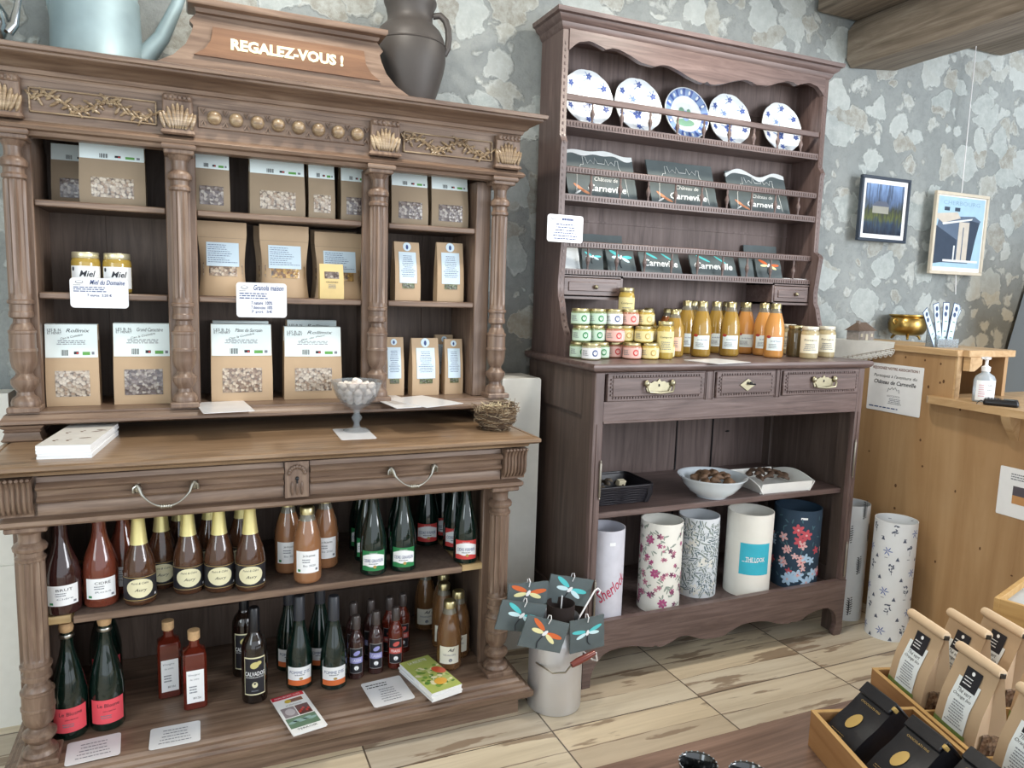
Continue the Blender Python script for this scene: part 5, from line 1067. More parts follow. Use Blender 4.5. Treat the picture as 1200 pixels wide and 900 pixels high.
def slate_piece(w, h, edge=None, seed=1, m=None):
    rn = random.Random(seed); pts = []
    for (x0, z0), (x1, z1) in zip([(-w / 2, 0), (w / 2, 0), (w / 2, h), (-w / 2, h)], [(w / 2, 0), (w / 2, h), (-w / 2, h), (-w / 2, 0)]):
        for k in range(8):
            q = k / 8; x, z = x0 + (x1 - x0) * q, z0 + (z1 - z0) * q
            if z0 == h and z1 == h and edge: z = h + edge(x / w)
            elif z > 0: x += rn.uniform(-.0012, .0012); z += rn.uniform(-.001, .001)
            pts.append((x, max(0, z)))
    return pts
WHITEC = CHALK
def castle(b, w, h, off=0.0006):
    L = [(-.42, .02), (-.38, .42), (-.30, .66), (-.26, .66), (-.26, .84), (-.22, .84), (-.19, .70), (-.14, .78), (-.09, .70), (-.07, .84), (-.03, .72), (.08, .72), (.10, .84), (.14, .70), (.19, .78), (.24, .70), (.26, .82), (.30, .82), (.30, .66), (.38, .46), (.40, .02)]
    b.tube([(u * w, -.0014, .06 * h + v * h * 1.02) for u, v in L], .0011, WHITEC, 5)
def slate_board(w, h, seed, edge, lab):
    t = thing('slate_board', lab, 'slate'); b = MB(); pts = slate_piece(w, h, edge, seed); b.prism(pts, 'xz', 0, .006, SLATE); b.build('slate_sheet', t, loc=(0, 0, 0), smooth=20)
    b = MB(); castle(b, w * .92, h * .96)
    b.text(flat, 'Château de', .02, h * .42, w * .34, h * .09, CHALK, shear=.3, off=.001); b.text(flat, 'Carneville', .02, h * .22, w * .56, h * .15, CHALK, shear=.25, bold=.015, off=.001)
    b.build('chalk_drawing', t, loc=(0, 0, 0), label='white drawn castle and the word Carneville')
    if edge: b = MB(); xs_ = [-.5 + i / 24 for i in range(25)]; b.rings([[(x * w, -.0012, h + edge(x) - .016 * (1 + .3 * math.sin(x * 19))), (x * w, -.0012, h + edge(x) + .0012), (x * w, .0072, h + edge(x) + .0012), (x * w, .0072, h + edge(x) - .006)] for x in xs_], CHALK); b.build('whitened_edge', t, loc=(0, 0, 0), label='white painted upper edge')
    b = MB(); OD = mat('orange chalk', (204, 140, 104), .7); b.ell(flat, -w * .34, h * .2, w * .09, h * .035, OD, rot=-.6); b.ell(flat, -w * .26, h * .12, w * .08, h * .03, OD, rot=-.4); b.ell(flat, -w * .36, h * .1, w * .05, h * .02, CHALK, rot=.5); b.build('dragonfly_drawing', t, loc=(0, 0, 0), label='small orange dragonfly'); return t
for x0, x1, h, sd, ed, lab in [(.098, .396, .187, 1, lambda x: .006 * math.cos(x * 5) + .004 * math.sin(x * 13), 'slate board with white upper edge and castle drawing, leftmost on the rack'), (.462, .778, .186, 2, None, 'slate board with plain edge and castle drawing, middle of the rack'), (.846, 1.160, .176, 3, lambda x: .014 * math.cos(x * 10 + 2.6) * (1 - .3 * x), 'slate board with wavy white upper edge and castle drawing, right on the rack')]:
    t = slate_board(x1 - x0, h, sd, ed, lab); t.location = ((x0 + x1) / 2, -.150, 1.6996); t.rotation_euler = (R(-20), 0, 0); t['group'] = 'castle slate boards on the rack'
TURQ = mat('turquoise paint', (88, 196, 200), .5, vary=.03); PBLU = mat('ice blue paint', (206, 234, 240), .5, vary=.02); OPNT = mat('orange paint', (212, 106, 58), .5, vary=.03); YPNT = mat('pale yellow paint', (232, 226, 170), .5, vary=.02); WBEAD = mat('white bead', (238, 238, 240), .3, vary=.02)
def dragonfly(b, u, v, s_, A, B_, rot=0.0, off=.0012, S=flat):
    def P(a, c): c_, q = math.cos(rot), math.sin(rot); return (u + s_ * (a * c_ - c * q), v + s_ * (a * q + c * c_))
    for sd in (-1, 1):
        b.ell(S, *P(sd * .56, .20 if sd < 0 else .14), s_ * .47, s_ * .125, A, rot=rot + sd * .22, off=off, n=14)
        b.ell(S, *P(sd * .44, -.10), s_ * .36, s_ * .115, B_, rot=rot - sd * .22, off=off + .0003, n=14)
    b.ell(S, *P(0, .0), s_ * .10, s_ * .19, WBEAD, rot=rot - .4, off=off + .001)
    pts = [P(-.02 - .06 * math.sin(q / 8 * 2), -.15 - .65 * q / 8) if q < 6 else P(.06 * (q - 6) - .04, -.15 - .65 * q / 8) for q in range(9)]
    b.tube([S(x, z, off + .001) for x, z in pts], s_ * .028, INK, 5)
def tag_slate(w, h, seed, A, B_, lab, rot=0.0, s_=None, name='slate_tag', txt=None, hook=False):
    t = thing(name, lab, 'slate'); b = MB(); b.prism(slate_piece(w, h, None, seed), 'xz', 0, .005, SLATE); b.build('slate_sheet', t, loc=(0, 0, 0), smooth=20); b = MB()
    if A: dragonfly(b, 0, h * .55, s_ or w * .40, A, B_, rot)
    if txt: b.text(flat, txt, 0, h * .42, w * .84, h * .30, CHALK, shear=.2, bold=.02, off=.001); b.ell(flat, -w * .2, h * .74, w * .16, h * .05, TURQ, rot=-.4); b.ell(flat, w * .18, h * .72, w * .14, h * .04, TURQ, rot=-.5)
    if A or txt: b.build('painted_motif', t, loc=(0, 0, 0))
    if hook: b = MB(); b.tube([(0, -.004, h - .012), (0, -.010, h + .006), (0, -.002, h + .014), (0, .010, h + .010), (0, .012, h - .01)], .0016, WBEAD, 6); b.build('wire_hook', t, loc=(0, 0, 0), label='white wire hook')
    return t
z3 = 1.4325
for args, x, rx, rz in [((.075, .085, 4, None, None, 'pale stone tile at the left end of the lower rack, before the price card'), .118, -14, .2), ((.085, .092, 5, TURQ, PBLU, 'dark slate tile with pale wings beside the pale stone tile'), .205, -14, -.1), ((.135, .100, 6, TURQ, PBLU, 'slate tile with turquoise dragonfly on the lower rack'), .335, -20, .12),
       ((.20, .098, 7, None, None, 'slate tile reading Carneville, left of the two on the lower rack'), .518, -24, .08), ((.235, .098, 8, None, None, 'slate tile reading Carneville, right of the two on the lower rack'), .775, -24, .04), ((.125, .10, 9, OPNT, YPNT, 'slate tile with orange and cream dragonfly on the lower rack'), 1.06, -20, -.1), ((.075, .10, 10, None, None, 'plain narrow slate tile between the Carneville tile and the orange dragonfly'), .942, -16, .1)]:
    w_, h_, sd, A, B_, lab = args; t = tag_slate(w_, h_, sd, A, B_, lab, rot=-.2, txt='Carneville' if w_ > .19 else None); t.location = (x, -.165, z3 + .0022); t.rotation_euler = (R(rx), 0, rz); t['group'] = 'small slate tiles on the lower rack'
    if sd == 4: [c for c in t.children if c.name.startswith('slate_sheet')][0].data.materials[0] = mat('pale grey stone', (196, 202, 204), .6, vary=.05)
for x, w_, lab in [(.29, .2, 'tall plain slate leaning at the back of the lower rack, left'), (1.09, .18, 'tall plain slate leaning at the back of the lower rack, right')]:
    t = tag_slate(w_, .145, int(x * 10), None, None, lab); t.location = (x, -.085, z3 + .0012); t.rotation_euler = (R(-12), 0, 0); t['group'] = 'small slate tiles on the lower rack'
b = MB(); b.box(1.12, 1.245, -.185, -.06, z3, z3 + .004, WHITE, .001); tag(b.build('folded_paper'), 'white paper lying at the right end of the lower rack', 'paper')
# ---------------- jars and bottles on the counter
def cpx(cx_, cy_): return (640 + cx_ / 3.333, 310 + cy_ / 3.333)
JGL = {'g': glassmat('green terrine in glass', (136, 150, 104), .2), 'p': glassmat('pink terrine in glass', (190, 130, 104), .2), 'y': glassmat('yellow jam in glass', (206, 176, 84), .2), 'w': glassmat('pale terrine in glass', (190, 184, 150), .2)}
LG = mat('mint label', (196, 220, 200), .5, vary=.02); LP = mat('rose label', (236, 190, 180), .5, vary=.02); LY = mat('butter label', (236, 222, 160), .5, vary=.02)
def d_small(lm, ink):
    def f(b, S, r, H):
        b.patch(S, -r * 1.35, r * 1.35, H * .10, H * .72, lm, nu=10); b.ell(S, r * .35, H * .42, r * .32, H * .2, ink, off=.0007); b.ell(S, r * .35, H * .42, r * .2, H * .12, lm, off=.001); b.lines(S, -r * 1.1, -r * .1, H * .25, H * .6, 4, GINK, off=.0007); b.patch(S, r * .8, r * 1.25, H * .2, H * .62, WHITE, off=.0007)
    return f
SJ = {'g': jar(.033, .0575, JGL['g'], LID, d_small(LG, GREEN), 'small_jar', ''), 'p': jar(.033, .0575, JGL['p'], LID, d_small(LP, RED), 'small_jar', ''), 'y': jar(.033, .0575, JGL['y'], LID, d_small(LY, GOLDP), 'small_jar', ''), 'w': jar(.033, .0575, JGL['w'], LID, d_small(WHITE, BINK), 'small_jar', '')}
names = {'g': 'mint green label', 'p': 'rose pink label', 'y': 'butter yellow label', 'w': 'white label'}
ZC = 1.1203; JH = .0578
rowsJ = [(0, [(96, 350, 'g', 'behind the left upright'), (147, 355, 'w', 'second in the row'), (207, 360, 'g', 'third in the row'), (262, 357, 'p', 'half hidden between its neighbours'), (305, 366, 'p', 'before the yellow ones'), (345, 352, 'y', 'half hidden behind the front yellow one'), (390, 369, 'y', 'at the right front end')]),
         (1, [(96, 290, 'g', 'beside the left upright'), (157, 294, 'g', 'second in the row'), (229, 294, 'p', 'in the middle'), (288, 293, 'y', 'half hidden'), (338, 300, 'y', 'nearest to the tall yellow jar')]),
         (2, [(84, 224, 'g', 'beside the left upright'), (122, 229, 'g', 'second in the row'), (178, 226, 'w', 'third in the row'), (231, 234, 'p', 'fourth in the row'), (279, 229, 'y', 'at the right end')])]
lv = ['bottom', 'second', 'top']; LAY = []
for lev, row in rowsJ:
    RAD.clear()
    for cx_, cy_, kd, where in row:
        x, y = cpx(cx_, 360); base = front(x, 310 + 360 / 3.333 + 1.2, ZC, .033)
        Y = {0: -.36, 1: -.345, 2: -.335}[lev] + (.055 if 'half hidden' in where else 0) + (.03 if 'behind' in where else 0)
        p = at(x, cpx(0, cy_)[1], 1, Y); place(SJ[kd], (p.x, Y, ZC + JH * lev), None, '%s jar, %s layer of the stack, %s' % ('small ' + names[kd].replace(' label', '-labelled'), lv[lev], where), 'small jars stacked at the left of the dresser counter')
    LAY.append(take())
def d_tall(lm, ttl='Compote'):
    def f(b, S, r, H): b.patch(S, -r * 1.3, r * 1.3, H * .18, H * .74, lm, nu=10); b.text(S, ttl, 0, H * .58, r * 1.5, H * .07, INK, shear=.2); b.lines(S, -r * .9, r * .9, H * .25, H * .48, 5, GINK, off=.0007, center=True)
    return f
TJ = jar(.030, .135, JGL['y'], LID, d_tall(LY), 'tall_jar', '', lidh=.014)
RAD.clear(); p = at(*cpx(438, 362), 1, -.38); place(TJ, (p.x, -.372, ZC), None, 'tall jar with butter yellow label beside the peach-labelled bottle', 'tall jars'); LAY[0] += take()
p = at(*cpx(318, 210), 1, -.25); place(TJ, (p.x, -.235, ZC + 2 * JH), None, 'tall jar with yellow label raised on top of the stacked jars', 'tall jars'); LAY[2] += take()
for kd, Y, lev in (('y', -.235, 0), ('y', -.235, 1)):
    place(SJ[kd], (p.x, Y, ZC + JH * lev), None, 'small jar carrying the raised tall jar, %s of two' % ('lower', 'upper')[lev], 'small jars stacked at the left of the dresser counter'); LAY[lev] += take()
for cx_, lab in [(372, 'small yellow jar in the second row behind, left of the squat amber bottles'), (405, 'small yellow jar in the second row behind the tall yellow jar')]:
    p = at(*cpx(cx_, 340), 1, -.29)
    for lev in (0, 1): place(SJ['y'], (p.x, -.29, ZC + JH * lev), None, lab + (', upper one' if lev else ', lower one'), 'small jars stacked at the left of the dresser counter'); LAY[lev] += take()
d_peach = lambda b, S, r: (b.patch(S, -.03, .03, .030, .095, PEACH, nu=10), b.lines(S, -.02, .02, .045, .08, 4, GINK, center=True))
d_cjar = lambda b, S, r: (b.patch(S, -.034, .034, .032, .088, LWHT, nu=10), b.ell(S, -.026, .088, .010, .006, mat('apple print red', (170, 60, 50), .5), off=.001), b.text(S, 'Jus de Pomme', .004, .070, .044, .008, BINK, shear=.2), b.lines(S, -.024, .028, .04, .06, 4, GINK, off=.0007))
QG = 'fruit juice bottles along the back of the dresser counter'
BQ = bottle('juice', GYEL, '', d_peach, hood(LID, .204, .226, .0205)); B1 = bottle('juice', GYEL, '', d_cjar, hood(LID, .204, .226, .0205)); B2 = bottle('juice', GORANGE, '', d_cjar, hood(LID, .204, .226, .0205)); B3 = bottle('juice', GDARKO, '', d_cjar, hood(LID, .204, .226, .0205))
SC = .93
def pb(pr, cx_, cy_, lab, hs=SC, z=ZC):
    x, y = cpx(cx_, cy_); o = place(pr, front(x, y + .6, z, .0385), None, lab, QG); o.scale = (SC, SC, hs); return o
pb(BQ, 495, 360, 'squat amber bottle with peach coloured label, front of its row', .78)
for cx_, cy_, lab in [(452, 340, 'squat amber bottle directly behind the tall yellow jar'), (410, 330, 'squat amber bottle, second from the left of the squat ones'), (368, 322, 'squat dark amber bottle, leftmost of the squat ones')]: pb(BQ if cx_ != 368 else B3, cx_, cy_, lab, .78)
pb(B1, 600, 360, 'yellow juice bottle with white label, left of the two front yellow ones'); pb(B1, 712, 358, 'yellow juice bottle with white label, right of the two front yellow ones')
pb(B1, 541, 348, 'amber juice bottle behind, left of the front yellow ones'); pb(B1, 655, 346, 'juice bottle behind, between the two front yellow ones'); pb(B1, 497, 338, 'juice bottle with only its neck showing above the squat bottles'); pb(B1, 636, 330, 'juice bottle at the very back behind the left yellow one')
pb(B2, 884, 364, 'bright orange juice bottle, rightmost and nearest of the orange ones'); pb(B2, 828, 354, 'orange juice bottle, second from the right'); pb(B2, 783, 350, 'orange juice bottle, third from the right'); pb(B3, 757, 340, 'dark orange juice bottle at the left rear of the orange ones')
CC = glassmat('pale soup in glass', (196, 180, 140), .2)
TJ2 = jar(.034, .125, CC, mat('white tin lid', (226, 222, 206), .3, .3), d_tall(mat('ivory label', (236, 230, 206), .5), 'Soupe'), 'tall_jar', '', lidh=.012); TJ3 = jar(.034, .125, glassmat('brown preserve in glass', (104, 90, 62), .2), LID, d_tall(mat('ivory label', (236, 230, 206), .5), 'Soupe'), 'tall_jar', '', lidh=.012)
for pr, cx_, cy_, lab in [(TJ2, 1028, 368, 'tall ivory-labelled jar, front one at the right of the counter'), (TJ2, 1089, 362, 'tall ivory-labelled jar, rightmost on the counter'), (TJ3, 970, 360, 'tall brown jar turned away, left of the ivory-labelled front one'), (TJ2, 938, 350, 'tall jar squeezed between the orange juice and the brown jar')]:
    x, y = cpx(cx_, cy_); place(pr, front(x, y + .6, ZC, .034), 2.2 if pr is TJ3 else None, lab, 'tall jars at the right of the counter')
BTL = [(o, .0382 if r > .039 else r) for o, r in take()]
SUP = [q for q in LAY[0] + LAY[1] if q[0].location.y > -.245]; L0 = [q for q in LAY[0] if q not in SUP]; L1 = [q for q in LAY[1] if q not in SUP]
relax(BTL, 0.30, 1.245, -0.47, -0.05); relax(L0, 0.032, 0.62, -0.475, -0.302, BTL); relax(L1, 0.032, 0.5, -0.43, -0.302, BTL + [q for q in L0 if q[1] < .031])
for q in SUP: q[0].location.x = SUP[0][0].location.x; q[0].location.y = -.237
LAY2 = [q for q in LAY[2] if q[0].location.y < -.25]; relax(LAY2, 0.032, 0.5, -0.42, -0.30, BTL)
for q in LAY[2]:
    if q not in LAY2: q[0].location.x = SUP[0][0].location.x; q[0].location.y = -.237
# ================================================================ DRESSER BASE: shelf things and tall stands
ZH = .6053
BW = mat('black wicker', (34, 32, 38), .4, vary=.2, vs=90)
t = thing('wicker_basket', 'black rectangular wicker basket on the dresser shelf', 'basket', (.205, -.345, ZH), 0.0); L, Wd, H = .27, .20, .062
b = MB(); n = 13
def rr_(k, o, z): return [(x, y, z) for x, y in rrect(L + o * 2, Wd + o * 2, .03 + o, 6)]
b.rings([rr_(0, -.018, .001), rr_(0, -.016, .002), rr_(0, -.004, H), rr_(0, -.007, H), rr_(0, -.020, .006)], BW)
for k in range(n):
    z = .004 + (H - .006) * k / (n - 1); o = -.013 + .013 * k / (n - 1); pts = rrect(L + o * 2, Wd + o * 2, .03, 6); m_ = len(pts); q = []
    for i in range(m_ * 4):
        a, c = pts[i // 4], pts[(i // 4 + 1) % m_]; f = (i % 4) / 4; q.append((a[0] + (c[0] - a[0]) * f, a[1] + (c[1] - a[1]) * f, z))
    b.tube([(p_[0] + (.0016 if (i_ + k) % 2 else -.0016) * (1 if p_[0] > 0 else -1), p_[1] + (.0016 if (i_ + k) % 2 else -.0016) * (1 if p_[1] > 0 else -1), p_[2]) for i_, p_ in enumerate(q + q[:1])], .0030, BW, 5, False)
for i, (x, y) in enumerate(rrect(L, Wd, .03, 14)): b.tube([(x * .93, y * .93, .002), (x * 1.012, y * 1.016, H * .5), (x * 1.01, y * 1.01, H + .004)], .003, BW, 5)
pts = rrect(L, Wd, .03, 8); b.tube([(x, y, H + .003) for x, y in pts + pts[:1]], .0055, BW, 6, False); b.build('woven_body', t, loc=(0, 0, 0), smooth=60)
SHM = mat('brown dried pod', (112, 86, 66), .6, vary=.3, vs=60); SH2 = mat('pale shell', (190, 172, 148), .5, vary=.2, vs=60)
def pod(r, m, seed, name='dried_seed_pod'):
    b = MB(); rn = random.Random(seed); rs = []
    for i in range(9):
        q = i / 8; rad = r * math.sin(PI * (0.06 + .88 * q)) ** .8 * (.55 + .2 * math.sin(q * 5 + seed)); rs.append([(r * 1.6 * (q - .5), rad * math.cos(a) * (1 + .18 * math.sin(3 * a + seed)), r * .5 + rad * .62 * math.sin(a) + r * .25 * math.sin(PI * q)) for a in [2 * PI * k / 12 for k in range(12)]])
    b.rings(rs, m); return b.build(name, smooth=70)
def scatter(proto_, base, n, rx, ry, z, lab, grp, seed, lift=.5, cat='dried pod', rmin=.0):
    rn = random.Random(seed)
    for k in range(n):
        if k == 0: o = proto_
        else: o = proto_.copy(); COL.objects.link(o)
        a = 2.4 * k; q = math.sqrt((k + .5) / n); o.location = (base[0] + rx * q * math.cos(a), base[1] + ry * q * math.sin(a), z + lift * (1 - q) * .02); o.rotation_euler = (rn.uniform(-.4, .4), rn.uniform(-.3, .3), rn.uniform(0, 6.2)); tag(o, lab, cat, grp)
scatter(pod(.020, mat('grey root slices', (96, 86, 74), .7, vary=.3, vs=60), 2, 'dried_root'), (.19, -.34), 12, .09, .055, ZH + .034, 'dried grey root piece lying in the black basket', 'dried roots in the black basket', 3, 1.2, 'dried root')
b = MB(); b.box(-.018, .018, -.010, .010, 0, .022, mat('pale paper tag', (214, 204, 176), .6), .002); o = b.build('folded_tag'); tag(o, 'small cream paper tag sticking up from the black basket', 'tag'); o.location = (.245, -.36, ZH + .048); o.rotation_euler = (.3, .1, .3)
# white bowl
bp = front(833, 585, ZH, .05); t = thing('porcelain_bowl', 'white porcelain bowl of brown pods in the middle of the dresser shelf', 'bowl', (bp[0], bp[1] + .0, ZH)); b = MB()
b.lathe([(.001, .003), (.05, .003), (.05, 0), (.055, 0), (.058, .006), (.085, .022), (.108, .05), (.117, .068), (.128, .077), (.129, .081), (.120, .079), (.108, .068), (.098, .05), (.075, .024), (.04, .012), (.001, .010)], seg=48, m=mat('pale blue white glaze', (222, 232, 240), .12, coat=.5, vary=.01), cap0=False, cap1=False)
b.build('bowl_body', t, loc=(0, 0, 0), smooth=60)
scatter(pod(.030, SHM, 5), (bp[0], bp[1]), 13, .076, .076, ZH + .046, 'curled brown seed pod lying in the white bowl', 'seed pods in the white bowl', 6, 1.2)
# white tray with two curved ends
tp = at(920, 575, 2, ZH); t = thing('white_tray', 'white tray with raised curved side walls at the right of the dresser shelf', 'tray', (.925, -.375, ZH), -.03); b = MB(); WTR = mat('white lacquer', (236, 236, 232), .3, vary=.02); L, Wd = .245, .23
b.box(-L / 2 + .01, L / 2 - .01, -Wd / 2 + .01, Wd / 2 - .01, 0, .005, WTR, .001)
def wall(ax, s_):
    n = 16; rs = []
    for k in range(n + 1):
        u = -.5 + k / n; hh = .040 if ax == 'x' else .044 + .030 * math.cos(PI * u) * 1
        if ax == 'x': x = u * L * (1.0); rs.append([(x, s_ * (Wd / 2 - .012), 0), (x, s_ * Wd / 2, hh), (x, s_ * (Wd / 2 + .004), hh), (x, s_ * (Wd / 2 - .006), 0)])
        else: y = u * Wd; rs.append([(s_ * (L / 2 - .012), y, 0), (s_ * (L / 2 + .012), y, hh * .8), (s_ * (L / 2 + .016), y, hh * .8), (s_ * (L / 2 - .007), y, 0)])
    b.rings(rs, WTR)
for s_ in (-1, 1): wall('x', s_); wall('y', s_)
b.build('tray_body', t, loc=(0, 0, 0), smooth=40)
scatter(pod(.030, mat('dark curled bark', (92, 72, 58), .6, vary=.35, vs=60), 9, 'curled_bark'), (.925, -.37), 14, .085, .075, ZH + .022, 'curled piece of dark bark lying in the white tray', 'bark pieces in the white tray', 8, 1.0, 'bark')
# tall cylindrical stands
def stand(x, yb, r, H, base, deco, lab, z=.2003, tilt=(0, 0), part='printed_pattern', name='cylinder_stand', pos=None):
    p = pos or at(x, yb, 1, -.40); t = thing(name, lab, 'cylinder stand', (p[0], p[1], z)); b = MB()
    b.lathe([(r, 0), (r, H), (r - .003, H), (r - .003, .01), (.001, .01), (.001, 0)], seg=48, m=base, cap0=False, cap1=False); b.build('tube_body', t, loc=(0, 0, 0), smooth=40)
    b = MB(); deco(b, cyl(r), r, H); b.build(part, t, loc=(0, 0, 0), smooth=60); t.rotation_euler = (tilt[0], tilt[1], face((p[0], p[1]), .9)); t['group'] = 'tall printed cylinder stands'; return t
CW = mat('white fabric sleeve', (226, 230, 234), .7, vary=.02); CW2 = mat('cream white sleeve', (236, 234, 226), .7, vary=.02); CNAVY = mat('petrol blue sleeve', (40, 62, 82), .7, vary=.06)
def flower(b, S, u, v, s_, m, mc, rn, n=5):
    r0 = rn.uniform(0, 6)
    for k in range(n): a = r0 + 2 * PI * k / n; b.ell(S, u + s_ * .55 * math.cos(a), v + s_ * .55 * math.sin(a), s_ * .5, s_ * .28, m, rot=a, off=.0006 + .0001 * k, n=8)
    b.ell(S, u, v, s_ * .18, s_ * .18, mc, off=.0013, n=8)
def d_floral(b, S, r, H):
    rn = random.Random(21); P1, P2, P3, GB = mat('magenta petal', (176, 84, 130), .7), mat('dusty rose petal', (196, 130, 150), .7), mat('plum petal', (120, 70, 96), .7), mat('grey green leaf', (150, 160, 150), .7)
    for k in range(150):
        u, v = rn.uniform(-1.7, 1.7) * r, rn.uniform(.06, .95) * H
        if k % 2: b.ell(S, u, v, .009, .0022, GB, rot=rn.uniform(0, 3)); b.ell(S, u + .008, v + .006, .009, .003, GB, rot=rn.uniform(0, 3), off=.0008)
        else: flower(b, S, u, v, rn.uniform(.006, .013), rn.choice([P1, P2, P3, P2]), P3, rn)
    for v in (.12, .45, .82): flower(b, S, rn.uniform(-.6, .6) * r, v * H, .018, P1, P2, rn, 7)
def d_botanic(b, S, r, H):
    rn = random.Random(22); C1, C2 = mat('grey blue line', (104, 122, 128), .7), mat('sage line', (140, 152, 146), .7)
    for k in range(420):
        u, v = rn.uniform(-1.7, 1.7) * r, rn.uniform(.06, .95) * H; a = rn.uniform(0, 3.1); L_ = rn.uniform(.010, .022)
        b.ell(S, u, v, L_, .0035, rn.choice([C1, C2]), rot=a, off=.0006 + .000002 * k, n=8); b.ell(S, u + .003, v + .003, L_ * .9, .0016, CW, rot=a, off=.0010 + .000002 * k, n=8)
    for k in range(22): flower(b, S, rn.uniform(-1.4, 1.4) * r, rn.uniform(.05, .95) * H, .018, CW2, C1, rn, 6)
def d_dark(b, S, r, H):
    rn = random.Random(23); A, B_, C_ = mat('pale blue petal', (176, 206, 232), .7), mat('coral petal', (196, 84, 96), .7), mat('blush petal', (222, 178, 178), .7)
    for k in range(46): b.ell(S, rn.uniform(-1.6, 1.6) * r, rn.uniform(.06, .95) * H, .010, .003, mat('teal leaf', (70, 104, 116), .7), rot=rn.uniform(0, 3), off=.0005)
    for k in range(30): flower(b, S, rn.uniform(-1.6, 1.6) * r, rn.uniform(.06, .72) * H, rn.uniform(.012, .02), (A, C_, C_, B_)[k % 4], B_ if k % 2 else A, rn, 5)
    for u, v in ((.1, .62), (.35, .70), (.0, .76)): flower(b, S, u * r, v * H, .024, B_, C_, rn, 6)
    for u, v in ((-.3, .12), (.5, .10), (.1, .18), (.8, .2)): flower(b, S, u * r, v * H, .026, A, C_, rn, 6)
    b.patch(S, -.012 + .2 * r, .014 + .2 * r, H * .895, H * .92, WHITE, nu=2)
def d_sherlock(b, S, r, H): b.text(S, 'Sherlock', r * .45, H * .40, .13, .042, mat('crimson script', (190, 44, 84), .6), shear=.35, rot=.62, bold=.005); b.patch(S, r * .2, r * .5, H * .85, H * .885, WHITE, nu=2, off=.001)
def d_teal(b, S, r, H):
    b.patch(S, -.42 * r, .95 * r, H * .28, H * .66, mat('turquoise square', (58, 182, 206), .6), nu=10); b.text(S, 'THE LOOK', .27 * r, H * .47, .075, .018, WHITE, off=.001, bold=.02); b.lines(S, -.3 * r, .8 * r, H * .43, H * .45, 1, WHITE, off=.001)
zt = .2003
def cyl_between(xl, xr, ytop, Y, lab, base, deco, **k):
    a, c = at(xl, ytop, 1, Y), at(xr, ytop, 1, Y); r = abs(c.x - a.x) / 2 * .93; H = min(.379, (a.z + c.z) / 2 - zt)
    return stand(0, 0, r, H, base, deco, lab, pos=((a.x + c.x) / 2, Y), **k)
cyl_between(688, 731, 616, -.445, 'pale grey cylinder stand with crimson handwriting, leftmost inside the dresser base', mat('pale grey lilac sleeve', (206, 206, 216), .7), d_sherlock)
cyl_between(754, 798, 608, -.43, 'white cylinder stand with pink and plum flowers inside the dresser base', CW2, d_floral)
cyl_between(799, 840, 602, -.36, 'white cylinder stand with grey-green botanical print beside the pink flowered one', CW, d_botanic)
cyl_between(858, 902, 597, -.42, 'cream cylinder stand with a turquoise square inside the dresser base', CW2, d_teal)
cyl_between(914, 957, 592, -.42, 'dark petrol cylinder stand with pale and coral flowers, rightmost inside the dresser base', CNAVY, d_dark)
def d_feather(b, S, r, H):
    K = mat('charcoal print', (56, 60, 66), .7); rn = random.Random(31)
    for u0, v0 in ((.55, .42), (-.1, .68), (.65, .9), (.2, .06), (-.7, .3), (1.2, .7)):
        for k in range(16): b.ell(S, u0 * r + (.008 if k % 2 else -.004), (v0 + .010 * k) * H, .010 * (1 - abs(k - 8) / 12), .0022, K, rot=.6 if k % 2 else -.6 + PI, off=.0006 + .00001 * k, n=8)
        b.ell(S, u0 * r, (v0 + .07) * H, .0028, .04, K, off=.001)
def d_toile(b, S, r, H):
    K, BL = mat('slate grey print', (84, 92, 112), .7), mat('cobalt print', (70, 100, 170), .7); rn = random.Random(32)
    for j, v in enumerate((.08, .25, .42, .59, .76, .92)):
        for u0 in (-1.35, -.35, .7, 1.5):
            u = u0 * r + (.02 if j % 2 else 0); m = K if (j + int(u0 * 2)) % 2 else BL
            if (j + int(u0 > 0)) % 2:
                for k in range(9): b.ell(S, u + rn.uniform(-.010, .010), v * H + rn.uniform(0, .030), .0055, .0026, m, rot=rn.uniform(0, 3), off=.0006 + .00001 * k, n=8)
                b.patch(S, u - .001, u + .001, v * H - .012, v * H + .01, m)
            else:
                for k in range(6): b.ell(S, u + .010 * math.cos(k), v * H + .010 * math.sin(k), .009, .0018, m, rot=k * 1.05, off=.0006 + .00001 * k, n=8)
            b.poly(S, [(u + .03, v * H - .035), (u + .045, v * H - .035), (u + .038, v * H - .018)], K); b.patch(S, u - .03, u - .018, v * H + .055, v * H + .057, K)
pT = (1.405, -.600); stand(0, 0, .079, .485, CW, d_toile, 'tall white cylinder stand with blue toile print in front of the wooden counter', z=.0003, pos=pT)
stand(0, 0, .072, .50, CW, d_feather, 'tall white cylinder stand with charcoal feather print beside the dresser foot', z=.0003, pos=(1.385, -.40))
